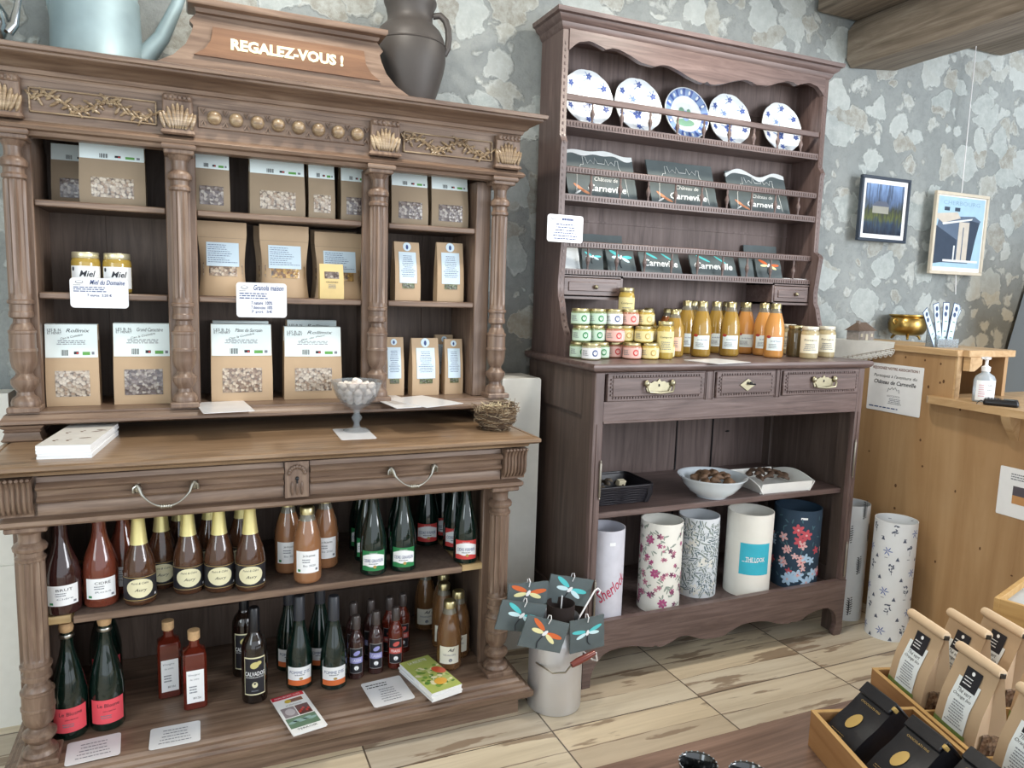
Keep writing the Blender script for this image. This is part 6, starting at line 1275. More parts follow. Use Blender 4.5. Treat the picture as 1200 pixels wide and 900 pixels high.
# ================================================================ METAL PAIL WITH SLATE TAGS
bk = front(648, 841, 0, .088); PX, PY = bk[0], bk[1]; r = .088
t = thing('metal_pail', 'brushed metal milk pail with wooden grip standing on the floor between the cupboards', 'pail', (PX, PY, .0003)); b = MB()
b.lathe([(.001, .012), (r * .93, .012), (r * .95, 0), (r * .985, .002), (r, .010), (r, .23), (r * .985, .236), (r * .86, .262), (r * .80, .272), (r * .80, .292), (r * .84, .302), (r * .82, .304), (r * .775, .294), (r * .775, .27), (r * .96, .232), (r * .96, .02), (.001, .016)], seg=56, m=STEEL, cap0=False, cap1=False); b.build('pail_body', t, loc=(0, 0, 0), smooth=40)
b = MB(); hd = [(r * .97, -.03, .178), (r * 1.06, -.08, .172), (r * .98, -.12, .19), (r * .86, -.127, .222)]
b.tube(hd, .003, WBEAD, 6); b.tube([(-.012, -.128, .196), (-.025, -.118, .17), (-.06, -.10, .165), (-.085, -.03, .17)], .003, IRON, 6); b.build('wire_bail', t, loc=(0, 0, 0), smooth=50)
b = MB(); b.tube([(-.012, -.130, .198), (.01, -.129, .205), (.045, -.127, .214), (.073, -.125, .222)], [.009, .0115, .0105, .008], mat('reddish turned wood', (110, 44, 34), .35, coat=.4, vary=.15), 14); b.build('grip', t, loc=(0, 0, 0), smooth=60, label='reddish wooden grip')
def hang(pts, A, B_, lab, rot, ry=0.0, Y=None, s_=None, seed=40, hookd=True):
    (xl, yl), (xr, yr), (xb, yb) = pts                            # upper left, upper right, lower left photo points on plane Y
    a, c, d = at(xl, yl, 1, Y), at(xr, yr, 1, Y), at(xb, yb, 1, Y); w_ = (c - a).length; h_ = (a - d).length
    t = tag_slate(w_, h_, seed, A, B_, lab, rot=rot, s_=s_ or w_ * .44, hook=hookd); an = math.atan2(c.z - a.z, c.x - a.x); ux, uz = math.cos(an), math.sin(an)
    t.location = (a.x + ux * w_ / 2 + uz * h_, Y, a.z + uz * w_ / 2 - ux * h_); t.rotation_euler = (0, -an, 0); t['group'] = 'dragonfly slate tags hung around the metal pail'; return t
Yf = PY - .112
hang([(619, 721), (668, 731), (614, 757)], OPNT, YPNT, 'slate tag with orange dragonfly, the front one on the pail', -.35, Y=Yf, seed=41, s_=.062)
hang([(668, 729), (708, 720), (667, 767)], TURQ, PBLU, 'slate tag with turquoise dragonfly at the right front of the pail', .12, Y=Yf + .010, seed=42, s_=.052)
hang([(589, 703), (641, 709), (588, 737)], TURQ, PBLU, 'slate tag with turquoise dragonfly at the left of the pail', -.3, Y=Yf + .045, seed=43, s_=.060)
hang([(596, 685), (643, 681), (595, 712)], OPNT, YPNT, 'slate tag with orange dragonfly at the left rear of the pail', -.15, Y=PY - .005, seed=44, s_=.062)
hang([(646, 673), (696, 680), (643, 705)], TURQ, PBLU, 'slate tag with turquoise dragonfly at the rear right, the highest one', -.3, Y=-.557, seed=45, s_=.064)
b = MB(); zc = .30
b.lathe([(.044, 0), (.046, .09), (.044, .09), (.042, .002), (.001, .001)], (PX, PY - .022, zc - .035), 24, mat('dark felt', (40, 30, 28), .8), cap0=False, cap1=False); tag(b.build('inner_pot'), 'dark brown pot sunk in the mouth of the metal pail', 'pot')
a = at(676, 727, 1, PY - .02); c = at(697, 692, 1, PY - .0)
b = MB(); b.tube([(PX + .066, PY - .03, .298), c, (c.x + .012, c.y, c.z + .006), (c.x + .022, c.y, c.z - .004), (c.x + .016, c.y, c.z - .014)], .0028, WBEAD, 8); b.tube([(PX, PY - .02, zc - .022), (PX + .004, PY - .022, .378)], .002, WBEAD, 6)
tag(b.build('wire_crook', smooth=60), 'white bent wire crook sticking up from the pail', 'wire')
# ================================================================ COUNTER ON THE RIGHT
XP = 1.57
t = thing('wooden_counter', 'plywood sales counter with raised back part and lower desk, right of the dresser', 'counter', (1.85, -.8, 0))
b = MB(); b.box(XP, XP + .02, -.66, -.02, 0, 1.145, PINE); b.box(XP, XP + .02, -2.3, -.66, 0, .952, PINE); b.box(XP + .001, XP + .03, -.668, -.66, .952, 1.145, PINEX)
rn = random.Random(3); KN = mat('dark knot', (96, 66, 44), .7)
for k in range(34): y = rn.uniform(-1.35, -.1); z = rn.uniform(.3, 1.12); S_ = lambda u, v, o: (XP - o, u, v); b.ell(S_, y, z, rn.uniform(.0025, .006), rn.uniform(.003, .008), KN, off=.0005) if z < .94 or y > -.65 else None
for y, z in ((-.36, 1.125), (-.44, 1.122), (-.53, 1.118), (-.60, 1.11), (-.605, 1.035), (-.62, .965), (-.70, .94)): b.ell(lambda u, v, o: (XP - o, u, v), y, z, .004, .005, KN, off=.0006)
b.build('plywood_front', t)
b = MB(); b.box(XP - .012, XP + .32, -.675, -.02, 1.145, 1.172, PINEX, .003); b.build('upper_plank', t)
b = MB(); b.box(XP + .02, XP + .30, -.70, -.668, 1.145, 1.172, PINEX, .002); b.prism([(XP + .03, 1.145), (XP + .10, 1.145), (XP + .10, 1.115), (XP + .06, 1.09), (XP + .03, 1.09)], 'xz', -.70, -.672, PINEX); b.build('cross_batten', t)
b = MB(); a0, a1 = at(1095, 464, 2, .98), at(1200, 494, 2, .98)
b.prism([(XP - .03, -.575), (XP - .055, -.60), (XP - .07, -1.0), (XP - .09, -1.9), (XP + .62, -1.9), (XP + .62, -.575)], 'xy', .953, .98, PINEX); b.build('desk_top', t)
b = MB(); b.prism([(XP - .07, .953), (XP, .953), (XP, .86), (XP - .02, .88), (XP - .06, .93)], 'xz', -.93, -.90, PINEX); b.build('desk_bracket', t)
b = MB(); b.box(XP + .30, XP + .32, -.66, -.02, 0, 1.145, PINE); b.box(XP + .60, XP + .62, -1.9, -.66, 0, .953, PINE); b.build('rear_panel', t)
# notices on the counter face: sheets in the plane x = XP
def side_sheet(pts, lab, deco, name='paper_notice'):
    (xl, yl), (xr, yr), (xb, yb) = pts; X = XP - .0025; a, c, d = at(xl, yl, 0, X), at(xr, yr, 0, X), at(xb, yb, 0, X); w_ = abs(c.y - a.y); h_ = a.z - d.z
    t = thing(name, lab, 'notice'); b = MB(); b.prism(rrect(w_, h_, .004, 2), 'xz', 0, .0012, WHITE); b.build('sheet', t, loc=(0, 0, 0)); b = MB(); deco(b, flat, w_, h_); b.build('print', t, loc=(0, 0, 0), label='printed writing')
    t.location = (X, (a.y + c.y) / 2, a.z - h_ / 2); t.rotation_euler = (0, 0, -PI / 2); return t
BRN = mat('brown lettering', (120, 72, 56), .6)
def d_assoc(b, S, w, h):
    b.text(S, 'REJOIGNEZ NOTRE ASSOCIATION !', 0, h * .40, w * .86, h * .075, BRN, bold=.02); b.text(S, 'Participez à l\'aventure du', 0, h * .24, w * .80, h * .085, INK, shear=.2); b.text(S, 'Château de Carneville', 0, h * .12, w * .78, h * .085, INK, shear=.2, bold=.015)
    b.tube([(u * w * .22 - .002, -.001, h * (-.08 + v * .12)) for u, v in ((-.5, 0), (-.4, .7), (-.3, .4), (-.1, .9), (0, .5), (.15, .9), (.3, .4), (.45, .6), (.5, 0))], .0008, INK, 4)
    b.text(S, 'ASSOCIATION', 0, -h * .16, w * .24, h * .04, GINK); b.lines(S, -w * .14, w * .2, -h * .33, -h * .2, 4, GINK, center=True); b.lines(S, -w * .45, w * .45, -h * .44, -h * .39, 1, BINK)
side_sheet([(1020, 424), (1083, 433), (1014, 478)], 'white notice about the association pinned on the counter beside the dresser', d_assoc)
def d_note(b, S, w, h): b.patch(S, -w * .12, w * .5, -h * .05, h * .14, mat('dusk photo', (90, 84, 92), .5), off=.0005); b.patch(S, -w * .12, w * .5, -h * .22, -h * .05, mat('orange photo', (196, 146, 96), .5), off=.0005); b.lines(S, -w * .2, w * .4, h * .25, h * .4, 3, GINK)
side_sheet([(1173, 545), (1219, 556), (1168, 601)], 'white paper with a small sunset picture on the counter front at the right edge', d_note)
# things on the counter
zU = 1.1723
LACE = mat('white lace cloth', (232, 232, 228), .85, vary=.05)
def lace():
    b = MB(); X0, X1, Y1 = 1.33, 1.86, -.03; n = 40
    ys = lambda x: -.26 - .13 * (x - 1.33) / .3 if x < 1.6 else -.39 + (x - 1.6) * .9
    for i in range(n):
        xa, xb = X0 + (X1 - X0) * i / n, X0 + (X1 - X0) * (i + 1) / n
    return b
# the cloth hangs over the counter's left edge: flat top, then a drop down the face with a scalloped openwork hem
t = thing('lace_doily', 'white lace doily hanging over the counter edge behind the jars', 'doily'); b = MB(); Xe = XP - .016; N = 30; y0, y1 = -.395, -.03
b.rings([[(Xe - .002, y0 + (y1 - y0) * k / N, zU + .0015) for k in range(N + 1)], [(Xe + .15, y0 + .12 + (y1 - y0 - .12) * k / N, zU + .0015) for k in range(N + 1)]], LACE, False, False, False)
drop = lambda k: .035 + .085 * (k / N)
r0 = [(Xe - .002, y0 + (y1 - y0) * k / N, zU + .0015) for k in range(N + 1)]; r1 = [(Xe - .004, y0 + (y1 - y0) * k / N, zU - drop(k) + .02) for k in range(N + 1)]
b.rings([r0, r1], LACE, False, False, False)
for k in range(0, N, 2):
    yy = y0 + (y1 - y0) * (k + 1) / N; zz = zU - drop(k) + .012
    for q in range(3):
        for s_ in (-1, 0, 1): rr2 = .0065; b.tube([(Xe - .005, yy + s_ * .011 * (1 - q * .3) + rr2 * math.cos(a), zz - .004 - q * .009 + rr2 * math.sin(a)) for a in [2 * PI * i / 8 for i in range(9)]], .0016, LACE, 4, False) if not (q == 2 and s_) else None
b.build('lace_cloth', t, loc=(0, 0, 0), smooth=60, recalc=False)
# little stone house
hp = at(1008, 400, 2, zU); t = thing('model_house', 'small model of a stone house with brown roof on the counter', 'model house', (XP + .078, -.135, zU + .002), .15); b = MB(); STM = mat('model stone', (150, 142, 136), .8, vary=.2, vs=60); RF = mat('model roof', (110, 92, 80), .8, vary=.15, vs=60)
b.box(-.06, .06, -.03, .03, 0, .045, STM, .001); b.build('walls', t, loc=(0, 0, 0)); b = MB(); b.rings([[(-.068, -.038, .043), (.068, -.038, .043), (.068, .038, .043), (-.068, .038, .043)], [(-.035, -.002, .080), (.035, -.002, .080), (.035, .002, .080), (-.035, .002, .080)]], RF); b.box(-.03, -.02, -.008, .008, .07, .088, STM); b.build('roof', t, loc=(0, 0, 0), smooth=20)
b = MB(); DM = mat('pale door', (206, 196, 176), .7); b.box(-.008, .008, -.0325, -.029, 0, .028, DM); b.box(-.045, -.032, -.0325, -.029, .015, .030, DM); b.box(.032, .045, -.0325, -.029, .015, .030, DM); b.build('door', t, loc=(0, 0, 0))
# brass pot
bpz = zU; pp = at(1065, 398, 2, zU); t = thing('brass_pot', 'round brass cauldron on three feet on the counter', 'pot', (pp.x - .02, pp.y, bpz)); sB = 1.0; b = MB()
pr = [(.001, .020), (.05, .021), (.072, .030), (.083, .05), (.086, .075), (.080, .100), (.074, .108), (.078, .113), (.084, .116), (.084, .121), (.077, .121), (.070, .112), (.076, .08), (.06, .035), (.001, .027)]
b.lathe(pr, seg=48, m=BRASS, cap0=False, cap1=False); b.build('pot_body', t, loc=(0, 0, 0), smooth=50)
for a in (-2.4, -.3, 1.8):
    b = MB(); b.tube([(.05 * math.cos(a), .05 * math.sin(a), .026), (.066 * math.cos(a), .066 * math.sin(a), .014), (.072 * math.cos(a), .072 * math.sin(a), .003)], [.008, .006, .005], BRASS, 8); b.build('foot', t, loc=(0, 0, 0), smooth=50)
for s_ in (-1, 1):
    b = MB(); b.tube([(s_ * .080, 0, .098), (s_ * .098, 0, .10), (s_ * .102, 0, .088), (s_ * .088, 0, .075)], .005, BRASS, 8); b.build('lug', t, loc=(0, 0, 0), smooth=50)
# bookmark display
dp = at(1108, 402, 2, zU); hx, hy = XP + .09, -.53; t = thing('bookmark_holder', 'clear holder with pale box at the end of the upper plank', 'holder', (hx, hy, zU), -.1); ACR = mat('clear acrylic', (226, 236, 242), .08, trans=.75, vary=0); b = MB()
b.box(-.055, .055, -.03, -.027, 0, .035, ACR); b.box(-.055, .055, .027, .03, 0, .10, ACR); b.box(-.055, -.052, -.03, .03, 0, .05, ACR); b.box(.052, .055, -.03, .03, 0, .03, ACR); b.box(-.055, .055, -.03, .03, 0, .003, ACR); b.build('acrylic_box', t, loc=(0, 0, 0))
BMK = mat('icy bookmark paper', (206, 226, 240), .5, vary=.02); BE = mat('navy edge', (60, 76, 112), .5)
t0 = thing('bookmark', '', 'bookmark'); b = MB(); b.box(-.019, .019, -.0006, .0006, 0, .178, BE); b.build('card_strip', t0, loc=(0, 0, 0)); b = MB(); b.M = Matrix.Translation((0, -.0006, 0)); b.patch(flat, -.0165, .0165, .003, .175, BMK)
for k, q in enumerate((.155, .13, .10, .06, .035)): b.ell(flat, .002 * (-1) ** k, q, .009, .010 if k < 2 else .003, BE if k < 2 else mat('sage print', (130, 160, 150), .5), off=.0008)
b.build('print', t0, loc=(0, 0, 0))
for k, (dx, ry, dy, rz, lab) in enumerate([(-.045, -.62, -.008, .2, 'bookmark leaning furthest to the left towards the brass pot'), (-.028, -.24, -.012, .1, 'bookmark second from the left in the clear holder'), (.0, .0, -.010, 0, 'upright bookmark in the middle of the clear holder'), (.018, .22, -.016, 0, 'bookmark tilted right in the clear holder'), (.020, .34, .003, -.1, 'narrow-looking bookmark turned side-on at the right'), (.014, .5, .014, -.1, 'bookmark leaning furthest to the right in the holder')]):
    place(t0, (hx + dx, hy + dy, zU + .006), rot=(-.05, ry, rz), label=lab, group='bookmarks in the clear holder')
# sanitizer and card terminal on the desk
zD = .9803; sp_ = at(1152, 458, 2, zD); sx_, sy_ = 1.625, -.80
p_ = at(1153, 455, 1, -.765); t = thing('sanitizer_bottle', 'white-labelled pump bottle of hand gel on the desk', 'bottle', (p_.x, -.765, zD), -.6); b = MB()
def ov(a_, c_, z): return [(a_ * math.cos(q), c_ * math.sin(q), z) for q in [2 * PI * k / 28 for k in range(28)]]
b.rings([ov(.034, .022, 0), ov(.038, .025, .004), ov(.038, .025, .085), ov(.032, .021, .100), ov(.014, .014, .112), ov(.013, .013, .120)], mat('clear gel plastic', (214, 226, 236), .1, trans=.5, vary=0)); b.build('bottle_body', t, loc=(0, 0, 0), smooth=50)
b = MB(); Sg = lambda u, v, o: (u, -(.025 + o) * math.sqrt(max(.05, 1 - (u / .038) ** 2)) - .0006, v); b.patch(Sg, -.033, .033, .008, .084, WHITE, nu=10); b.text(Sg, 'GEL', .012, .066, .018, .006, INK); b.text(Sg, 'mains', .012, .048, .02, .005, INK); b.lines(Sg, -.026, .0, .02, .07, 6, mat('pink print', (220, 170, 180), .5)); b.build('label', t, loc=(0, 0, 0), smooth=60)
b = MB(); b.lathe([(.015, .118), (.0155, .135), (.008, .139), (.0055, .142), (.0055, .160), (.013, .164), (.014, .172), (.001, .174)], seg=20, m=WBEAD); b.box(-.02, .006, -.006, .006, .163, .172, WBEAD, .002); b.build('pump', t, loc=(0, 0, 0), smooth=50)
p_ = at(1172, 475, 2, zD); t = thing('card_terminal', 'black card payment terminal lying on the desk', 'card reader', (p_.x - .005, p_.y - .005, zD), -1.0); t.scale = (.72, .85, .85); b = MB()
b.rings([[(x, y, z) for x, y in rrect(w_, h_, .012, 5)] for w_, h_, z in ((.145, .07, 0), (.155, .08, .006), (.155, .08, .016), (.142, .068, .028))], BLK); b.build('terminal_body', t, loc=(0, 0, 0), smooth=40)
b = MB(); b.M = Matrix.Translation((0, 0, .028)); b.patch(top, .0, .055, -.024, .024, mat('grey screen', (96, 104, 104), .15), off=.0005); b.build('screen', t, loc=(0, 0, 0))
for i in range(4):
    for j in range(3): b = MB(); x, y = -.055 + .014 * i, -.018 + .018 * j; b.box(x - .0045, x + .0045, y - .006, y + .006, .0275, .030, mat('dark grey key', (60, 62, 66), .5), .001); b.build('key', t, loc=(0, 0, 0))
b = MB(); b.tube([(-.075, .0, .012), (-.088, .0, .016), (-.098, -.012, .010), (-.104, -.03, .003)], .002, BLK, 6); b.build('cable', t, loc=(0, 0, 0))
# ================================================================ PICTURES ON THE WALL
def picture(pts, Y, lab, fr, fw, mat_w, art):
    (xl, yl), (xr, yr), (xb, yb) = pts; a, c, d = at(xl, yl, 1, Y), at(xr, yr, 1, Y), at(xb, yb, 1, Y); w_ = c.x - a.x; h_ = (a.z + c.z) / 2 - d.z; t = thing('framed_picture', lab, 'picture'); D = .018; b = MB()
    for q in ((-w_ / 2, w_ / 2, -h_ / 2, -h_ / 2 + fw), (-w_ / 2, w_ / 2, h_ / 2 - fw, h_ / 2), (-w_ / 2, -w_ / 2 + fw, -h_ / 2 + fw, h_ / 2 - fw), (w_ / 2 - fw, w_ / 2, -h_ / 2 + fw, h_ / 2 - fw)): b.box(q[0], q[1], 0, D, q[2], q[3], fr, .002)
    b.build('frame', t, loc=(0, 0, 0)); b = MB(); b.box(-w_ / 2 + fw, w_ / 2 - fw, .008, .014, -h_ / 2 + fw, h_ / 2 - fw, WHITE); b.build('mount', t, loc=(0, 0, 0))
    b = MB(); b.M = Matrix.Translation((0, .008, 0)); art(b, flat, w_ - 2 * fw - 2 * mat_w, h_ - 2 * fw - 2 * mat_w); b.build('printed_image', t, loc=(0, 0, 0)); t.location = ((a.x + c.x) / 2, Y, d.z + h_ / 2); return t
def photo_trees():
    k = NT('park photograph'); v = k.coord((1, 1, 1)); sx = k.n('ShaderNodeSeparateXYZ', {0: v}); n = k.n('ShaderNodeTexNoise', {0: k.coord((26, 1, 12)), 'Scale': 1.5, 'Detail': 6.0}); z = k.math('ADD', k.math('MULTIPLY', sx.outputs[2], 4.4), 0.5)
    c = k.ramp(k.math('ADD', z, k.math('MULTIPLY', k.math('SUBTRACT', n.outputs[0], .5), .5)), [(0.0, s2l((36, 44, 60))), (0.2, s2l((60, 76, 96))), (0.34, s2l((96, 104, 60))), (0.5, s2l((70, 74, 64))), (0.7, s2l((96, 116, 150))), (1.0, s2l((130, 160, 205)))])
    tr = k.ramp(k.n('ShaderNodeTexNoise', {0: k.coord((60, 1, 5)), 'Scale': 1.2, 'Detail': 4.0}).outputs[0], [(.5, (0, 0, 0)), (.58, (1, 1, 1))]); k.link(k.mix(k.math('MULTIPLY', tr, .6), c, s2l((52, 56, 64))), 'Base Color'); k.b.inputs['Roughness'].default_value = .2; return k.m
PT = photo_trees()
def art1(b, S, w, h): b.patch(S, -w / 2, w / 2, -h / 2, h / 2, PT, off=.0005); b.patch(S, -w * .3, w * .12, -h * .08, h * .06, mat('far house', (150, 150, 140), .5), off=.0008); b.poly(S, [(-w * .33, h * .06), (w * .15, h * .06), (w * .05, h * .16), (-w * .2, h * .16)], mat('far roof', (84, 92, 110), .5), off=.0009)
def art2(b, S, w, h):
    SK, G_, ST, W_, CR = mat('poster sky', (170, 204, 226), .4), mat('poster grey', (96, 112, 134), .4), mat('poster slate', (60, 72, 90), .4), mat('poster white', (232, 238, 240), .4), mat('poster cream', (206, 198, 186), .4)
    b.patch(S, -w / 2, w / 2, -h / 2, h / 2, SK, off=.0004); b.text(S, 'CHERBOURG', 0, h * .42, w * .78, h * .055, mat('poster letters', (140, 170, 196), .5), off=.0008)
    b.poly(S, [(-w * .45, h * .22), (w * .30, h * .26), (w * .44, h * .20), (w * .30, -h * .02), (w * .24, -h * .4), (-w * .5, -h * .4), (-w * .48, h * .1)], G_, off=.0006)
    b.poly(S, [(-w * .5, h * .26), (-w * .08, h * .30), (0, h * .22), (-w * .36, h * .14), (-w * .5, h * .2)], CR, off=.0008); b.poly(S, [(-w * .38, h * .14), (w * .26, h * .23), (w * .24, h * .205), (-w * .36, h * .115)], W_, off=.0010)
    for u in (-.36, -.14): b.patch(S, u * w, (u + .11) * w, h * .31, h * .36, ST, off=.0008)
    b.patch(S, -w * .02, w * .2, -h * .36, h * .17, CR, off=.0010); b.patch(S, w * .07, w * .09, -h * .36, h * .1, G_, off=.0012); b.poly(S, [(w * .2, h * .2), (w * .42, h * .18), (w * .36, -h * .05), (w * .3, -h * .36), (w * .2, -h * .36)], ST, off=.0011)
    b.poly(S, [(-w * .5, h * .1), (-w * .04, -h * .08), (-w * .04, -h * .36), (-w * .5, -h * .42)], ST, off=.0009); b.patch(S, -w * .3, w * .45, -h * .385, -h * .355, W_, off=.0013); b.patch(S, -w * .1, -w * .07, -h * .36, -h * .16, W_, off=.0013); b.patch(S, -w * .5, w * .5, -h * .5, -h * .46, W_, off=.0013)
picture([(1012, 205), (1069, 210), (1003, 281)], -.05, 'small framed park photograph in a dark frame on the stone wall', mat('charcoal frame', (52, 62, 76), .4), .014, .020, art1)
picture([(1099, 225), (1161, 228), (1086, 320)], -.06, 'larger framed poster of a harbour building in a pale wood frame, hung on a wire', mat('pale frame', (214, 204, 186), .4), .016, .006, art2)
a, c = at(1144, 54, 1, -.045), at(1127, 226, 1, -.06); b = MB(); b.tube([(a.x, -.02, a.z + .01), tuple(a), tuple(c)], .0022, WBEAD, 6); e = at(1122, 345, 1, -.045); b.tube([(c.x, -.035, c.z), (e.x, -.035, e.z)], .0022, WBEAD, 6); tag(b.build('hanging_wire'), 'white wire hanging from the beam down to the poster', 'wire')

# ================================================================ FOREGROUND TABLE
t = thing('low_table', 'brown veneered low table in the right foreground', 'table', (.5, -2.0, 0)); b = MB(); b.box(-.95, 1.42, -2.75, -1.475, .425, .45, TABW, .004); b.build('table_top', t)
for x in (-.88, 1.35):
    for y in (-2.68, -1.55): b = MB(); b.box(x - .03, x + .03, y - .03, y + .03, 0, .425, TABW, .004); b.build('leg', t)
ZTb = .4503
CUP = mat('black glazed cup', (20, 22, 24), .12, coat=.8, vary=.0)
def cup():
    t = thing('black_cup', '', 'cup'); b = MB(); b.lathe([(.001, .003), (.018, .003), (.019, 0), (.022, 0), (.024, .004), (.031, .03), (.034, .052), (.0335, .054), (.0315, .052), (.028, .03), (.02, .010), (.001, .008)], seg=36, m=CUP, cap0=False, cap1=False); b.build('cup_body', t, loc=(0, 0, 0), smooth=60)
    b = MB(); b.lathe([(.0345, .0505), (.0352, .053), (.0345, .0555), (.033, .0545)], seg=36, m=mat('beaded black rim', (30, 32, 34), .1, coat=1), cap0=False, cap1=False)
    for k in range(20): a = 2 * PI * k / 20; b.ball((.0342 * math.cos(a), .0342 * math.sin(a), .0555), .0016, mat('bright bead', (190, 196, 200), .15, .6), 6, 4)
    b.build('beaded_rim', t, loc=(0, 0, 0)); return t
c1 = cup(); pc = at(816, 894, 2, ZTb + .052); place(c1, (pc.x, pc.y - .005, ZTb), 0, 'black cup with beaded rim at the bottom edge, left of the two', 'black cups on the low table'); pc = at(877, 908, 2, ZTb + .052); place(c1, (pc.x, pc.y, ZTb), 0, 'black cup only peeping over the bottom edge, right of the two', 'black cups on the low table')
# crates, turned on the table
A0 = Vector((-.052, -1.572, 0)); RZ = math.atan2(-.30, .954)
ux = Vector((math.cos(RZ), math.sin(RZ), 0)); vy = Vector((math.sin(RZ), -math.cos(RZ), 0))       # u: to the right and back, v: towards the camera
def uv(u, v, z): p = A0 + ux * u + vy * v; return (p.x, p.y, z)
def crate(u0, u1, v0, v1, h, lab, dv=()):
    t = thing('wooden_crate', lab, 'crate', uv(u0, v0, ZTb), RZ); W_, L_ = u1 - u0, v1 - v0; th = .009
    def bd(name, x0, x1, y0, y1, z0, z1, m=CRATE): b = MB(); b.box(x0, x1, -y1, -y0, z0, z1, m, .0012); return b.build(name, t, loc=(0, 0, 0))
    bd('side_board', 0, th, 0, L_, 0, h, CRATEP); bd('side_board', W_ - th, W_, 0, L_, 0, h, CRATEP); bd('end_board', th, W_ - th, 0, th, 0, h, CRATEP); bd('end_board', th, W_ - th, L_ - th, L_, 0, h, CRATEP); bd('bottom_board', th, W_ - th, th, L_ - th, .003, .008, CRATEP)
    b = MB(); e = .0012
    for q in ((0, th, 0, L_), (W_ - th, W_, 0, L_), (th, W_ - th, 0, th), (th, W_ - th, L_ - th, L_)): b.box(q[0], q[1], -q[3], -q[2], h, h + e, CRATE)
    b.build('top_edge', t, loc=(0, 0, 0), label='pale sawn top edge')
    for v in dv: bd('divider', th, W_ - th, v, v + .006, .008, h * .86)
    if W_ > .25: bd('long_divider', W_ * .345 - .003, W_ * .345 + .003, th, L_ - th, .008, h * .86)
    return t
crate(0, .222, 0, .62, .075, 'low pale wooden crate holding black packets, on the table')
crate(.224, .50, -.150, .62, .078, 'pale wooden crate with slots holding kraft bags, behind the black packets', (.147, .300, .455))
# black packets
FOB = mat('matt black foil', (24, 25, 30), .38, coat=.2, vary=.15, vs=30, bump=.3)
def black_pack():
    t = thing('black_packet', '', 'packet'); b = MB(); W_, D_, H_ = .085, .05, .125; S = bagshape(b, W_, D_, H_, .9, FOB, 0, .05, .002); b.build('packet_body', t, loc=(0, 0, 0), smooth=25)
    b = MB(); b.box(-W_ / 2, W_ / 2, -D_ / 2 - .001, D_ / 2 + .001, H_, H_ + .006, FOB, .002); b.box(-W_ / 2, W_ / 2, -D_ / 2 - .006, -D_ / 2 - .001, H_ - .02, H_ + .006, FOB, .002); b.box(W_ / 2 - .002, W_ / 2 + .004, -D_ / 2 - .007, -D_ / 2 + .006, H_ - .010, H_ - .002, GOLDP, .001); b.build('folded_top', t, loc=(0, 0, 0))
    b = MB(); b.ell(S, -.002, H_ * .42, .012, .019, GOLDP, rot=-.2, n=18, off=.0010); b.text(S, 'CHOCOLATS FINS', 0, H_ * .76, .052, .004, GOLDP, off=.001); b.lines(S, -.03, .03, H_ * .08, H_ * .15, 2, GOLDP, off=.001, fill=.2); b.build('gold_print', t, loc=(0, 0, 0), label='gold oval leaf and fine gold writing'); return t
BP = black_pack(); GPk = 'black foil packets in the low crate'
for u, v, lab in [(.028, .062, 'black packet with gold oval, furthest one in the low crate'), (.045, .178, 'black packet with gold oval, second in the low crate'), (.085, .275, 'black packet lower right, cut by the picture edge')]:
    o = place(BP, uv(u + .01, v, ZTb + .030), label=lab, group=GPk); o.rotation_mode = 'XYZ'; o.rotation_euler = (Matrix.Rotation(RZ - R(84), 4, 'Z') @ Matrix.Rotation(R(-46), 4, 'X')).to_euler()
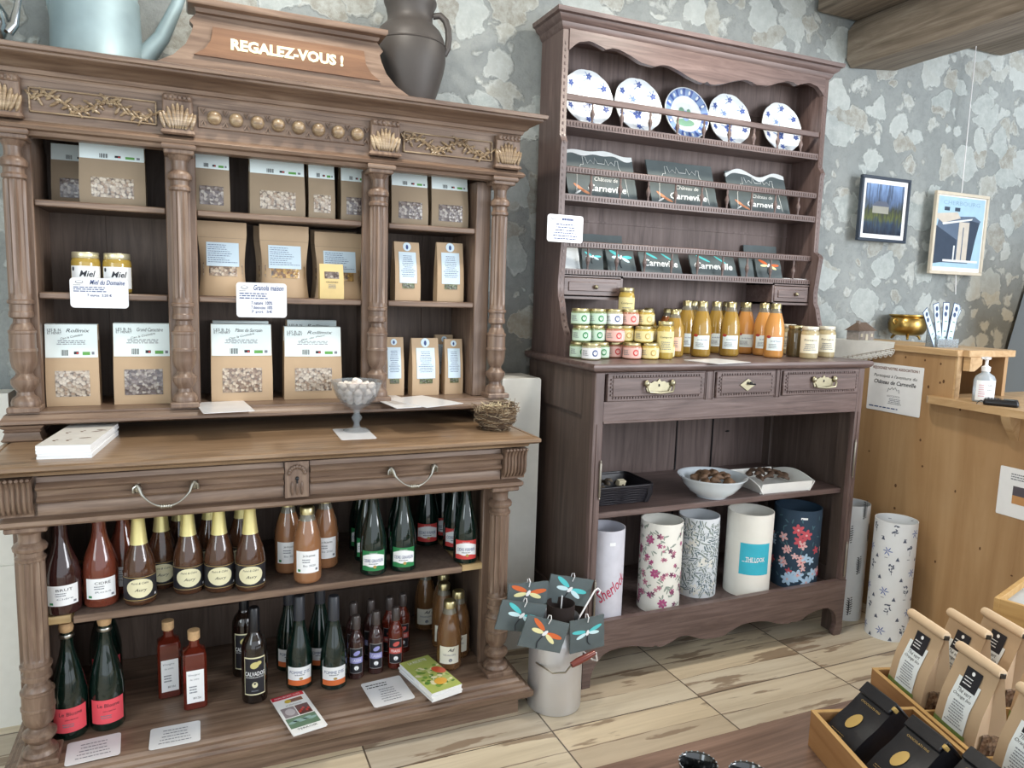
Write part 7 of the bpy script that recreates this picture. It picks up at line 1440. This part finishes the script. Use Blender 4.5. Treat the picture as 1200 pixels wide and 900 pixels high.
# kraft bags with rolled tops
def kraft_bag():
    t = thing('kraft_bag', '', 'bag'); b = MB(); W_, D_, H_ = .110, .058, .205; S = bagshape(b, W_, D_, H_, .12, KRAFT, 0, .25, .003); b.build('bag_body', t, loc=(0, 0, 0), smooth=25)
    b = MB(); b.M = Matrix.Translation((-W_ / 2 - .003, -.004, H_ + .002)) @ Matrix.Rotation(PI / 2, 4, 'Y'); b.lathe([(.001, 0), (.009, .0005), (.0098, .004), (.0098, W_ + .002), (.009, W_ + .006), (.001, W_ + .0065)], seg=14, m=mat('rolled kraft', (214, 188, 156), .6, vary=.05)); b.M = Matrix.Identity(4); b.box(W_ / 2 - .002, W_ / 2 + .005, -.010, .002, H_ - .006, H_ + .004, mat('dark clip', (70, 66, 60), .3, .8), .001); b.build('rolled_top', t, loc=(0, 0, 0), smooth=40)
    b = MB(); b.patch(S, -W_ * .26, W_ * .26, H_ * .31, H_ * .78, mat('label white paper', (226, 232, 234), .5), nu=3, nv=8, off=.0010); b.patch(S, -W_ * .17, W_ * .2, H_ * .70, H_ * .90, BLKL, nu=3, nv=4, off=.0014)
    b.ell(S, .002, H_ * .86, .004, .004, WHITE, off=.002); b.lines(S, -W_ * .13, W_ * .17, H_ * .73, H_ * .82, 3, WHITE, off=.0018, fill=.3); b.text(S, 'Thé vert', 0, H_ * .67, .036, .008, INK, off=.0014, shear=.3); b.text(S, 'Orange bio', 0, H_ * .62, .046, .008, INK, off=.0014, shear=.3)
    b.lines(S, -W_ * .22, W_ * .22, H_ * .34, H_ * .58, 9, GINK, off=.0014, fill=.4, center=True); b.patch(S, -W_ * .49, W_ * .30, H_ * .06, H_ * .31, mat('green leaf strip', (120, 140, 76), .6, vary=.25, vs=160), nu=3, nv=4, off=.0010); b.patch(S, -W_ * .49, W_ * .30, H_ * .06, H_ * .19, mat('green strip', (60, 128, 56), .6), nu=3, nv=2, off=.0013); b.build('label', t, loc=(0, 0, 0), smooth=60)
    b = MB(); NM = nuts('tea leaves', (110, 84, 66), (150, 126, 104), (90, 66, 50)); b.rings([[(W_ * .49 - .010, -D_ * .3, H_ * .05), (W_ * .505, -D_ * .4, H_ * .05), (W_ * .505, -D_ * .3, H_ * .4), (W_ * .49 - .012, -D_ * .1, H_ * .4)]] * 1 + [[(W_ * .49 - .010, D_ * .3, H_ * .05), (W_ * .505, D_ * .4, H_ * .05), (W_ * .505, D_ * .3, H_ * .4), (W_ * .49 - .012, D_ * .1, H_ * .4)]], NM); b.build('side_window', t, loc=(0, 0, 0)); return t
KB = kraft_bag(); GK = 'kraft tea bags with rolled tops in the slotted crate'
for u, v, lab in [(.275, -.072, 'kraft bag with rolled top at the far left of the slotted crate'), (.275, .078, 'kraft bag with rolled top, second in the front row of the slotted crate'), (.275, .232, 'kraft bag in the front row cut by the right picture edge'),
                  (.368, -.072, 'kraft bag in the second row behind the far left one'), (.450, -.072, 'kraft bag in the back row, right of the others'), (.440, .078, 'kraft bag half cut by the right picture edge in the back row')]:
    o = place(KB, uv(u, v, ZTb + .0115), label=lab, group=GK); o.rotation_euler = (Matrix.Rotation(RZ + R(-90), 4, 'Z') @ Matrix.Rotation(R(-5), 4, 'X')).to_euler()
# pale wooden tray behind the bags
tz = .60; cA, cB, cC = at(1165, 700, 2, tz), at(1200, 675, 2, tz), at(1195, 720, 2, tz)
t = thing('wooden_box', 'pale yellow wooden box at the right edge behind the kraft bags', 'box', (cA.x, cA.y, ZTb)); e1 = (cB - cA).normalized(); e2 = (cC - cA).normalized()
rzb = math.atan2(e1.y, e1.x); t.rotation_euler.z = rzb; s2 = -1 if (e1.x * e2.y - e1.y * e2.x) < 0 else 1; L1, L2 = .30, .22; h = tz - ZTb
for q in ((0, L1, 0, .012), (0, L1, L2 - .012, L2), (0, .012, .012, L2 - .012), (L1 - .012, L1, .012, L2 - .012)):
    b = MB(); b.box(q[0], q[1], s2 * q[2], s2 * q[3], 0, h, CRATE, .001); b.build('side_board', t, loc=(0, 0, 0))
b = MB(); b.box(.012, L1 - .012, s2 * .012, s2 * (L2 - .012), h - .03, h - .02, mat('grey tissue', (180, 184, 186), .7)); b.build('inner_tray', t, loc=(0, 0, 0), label='grey paper lining')
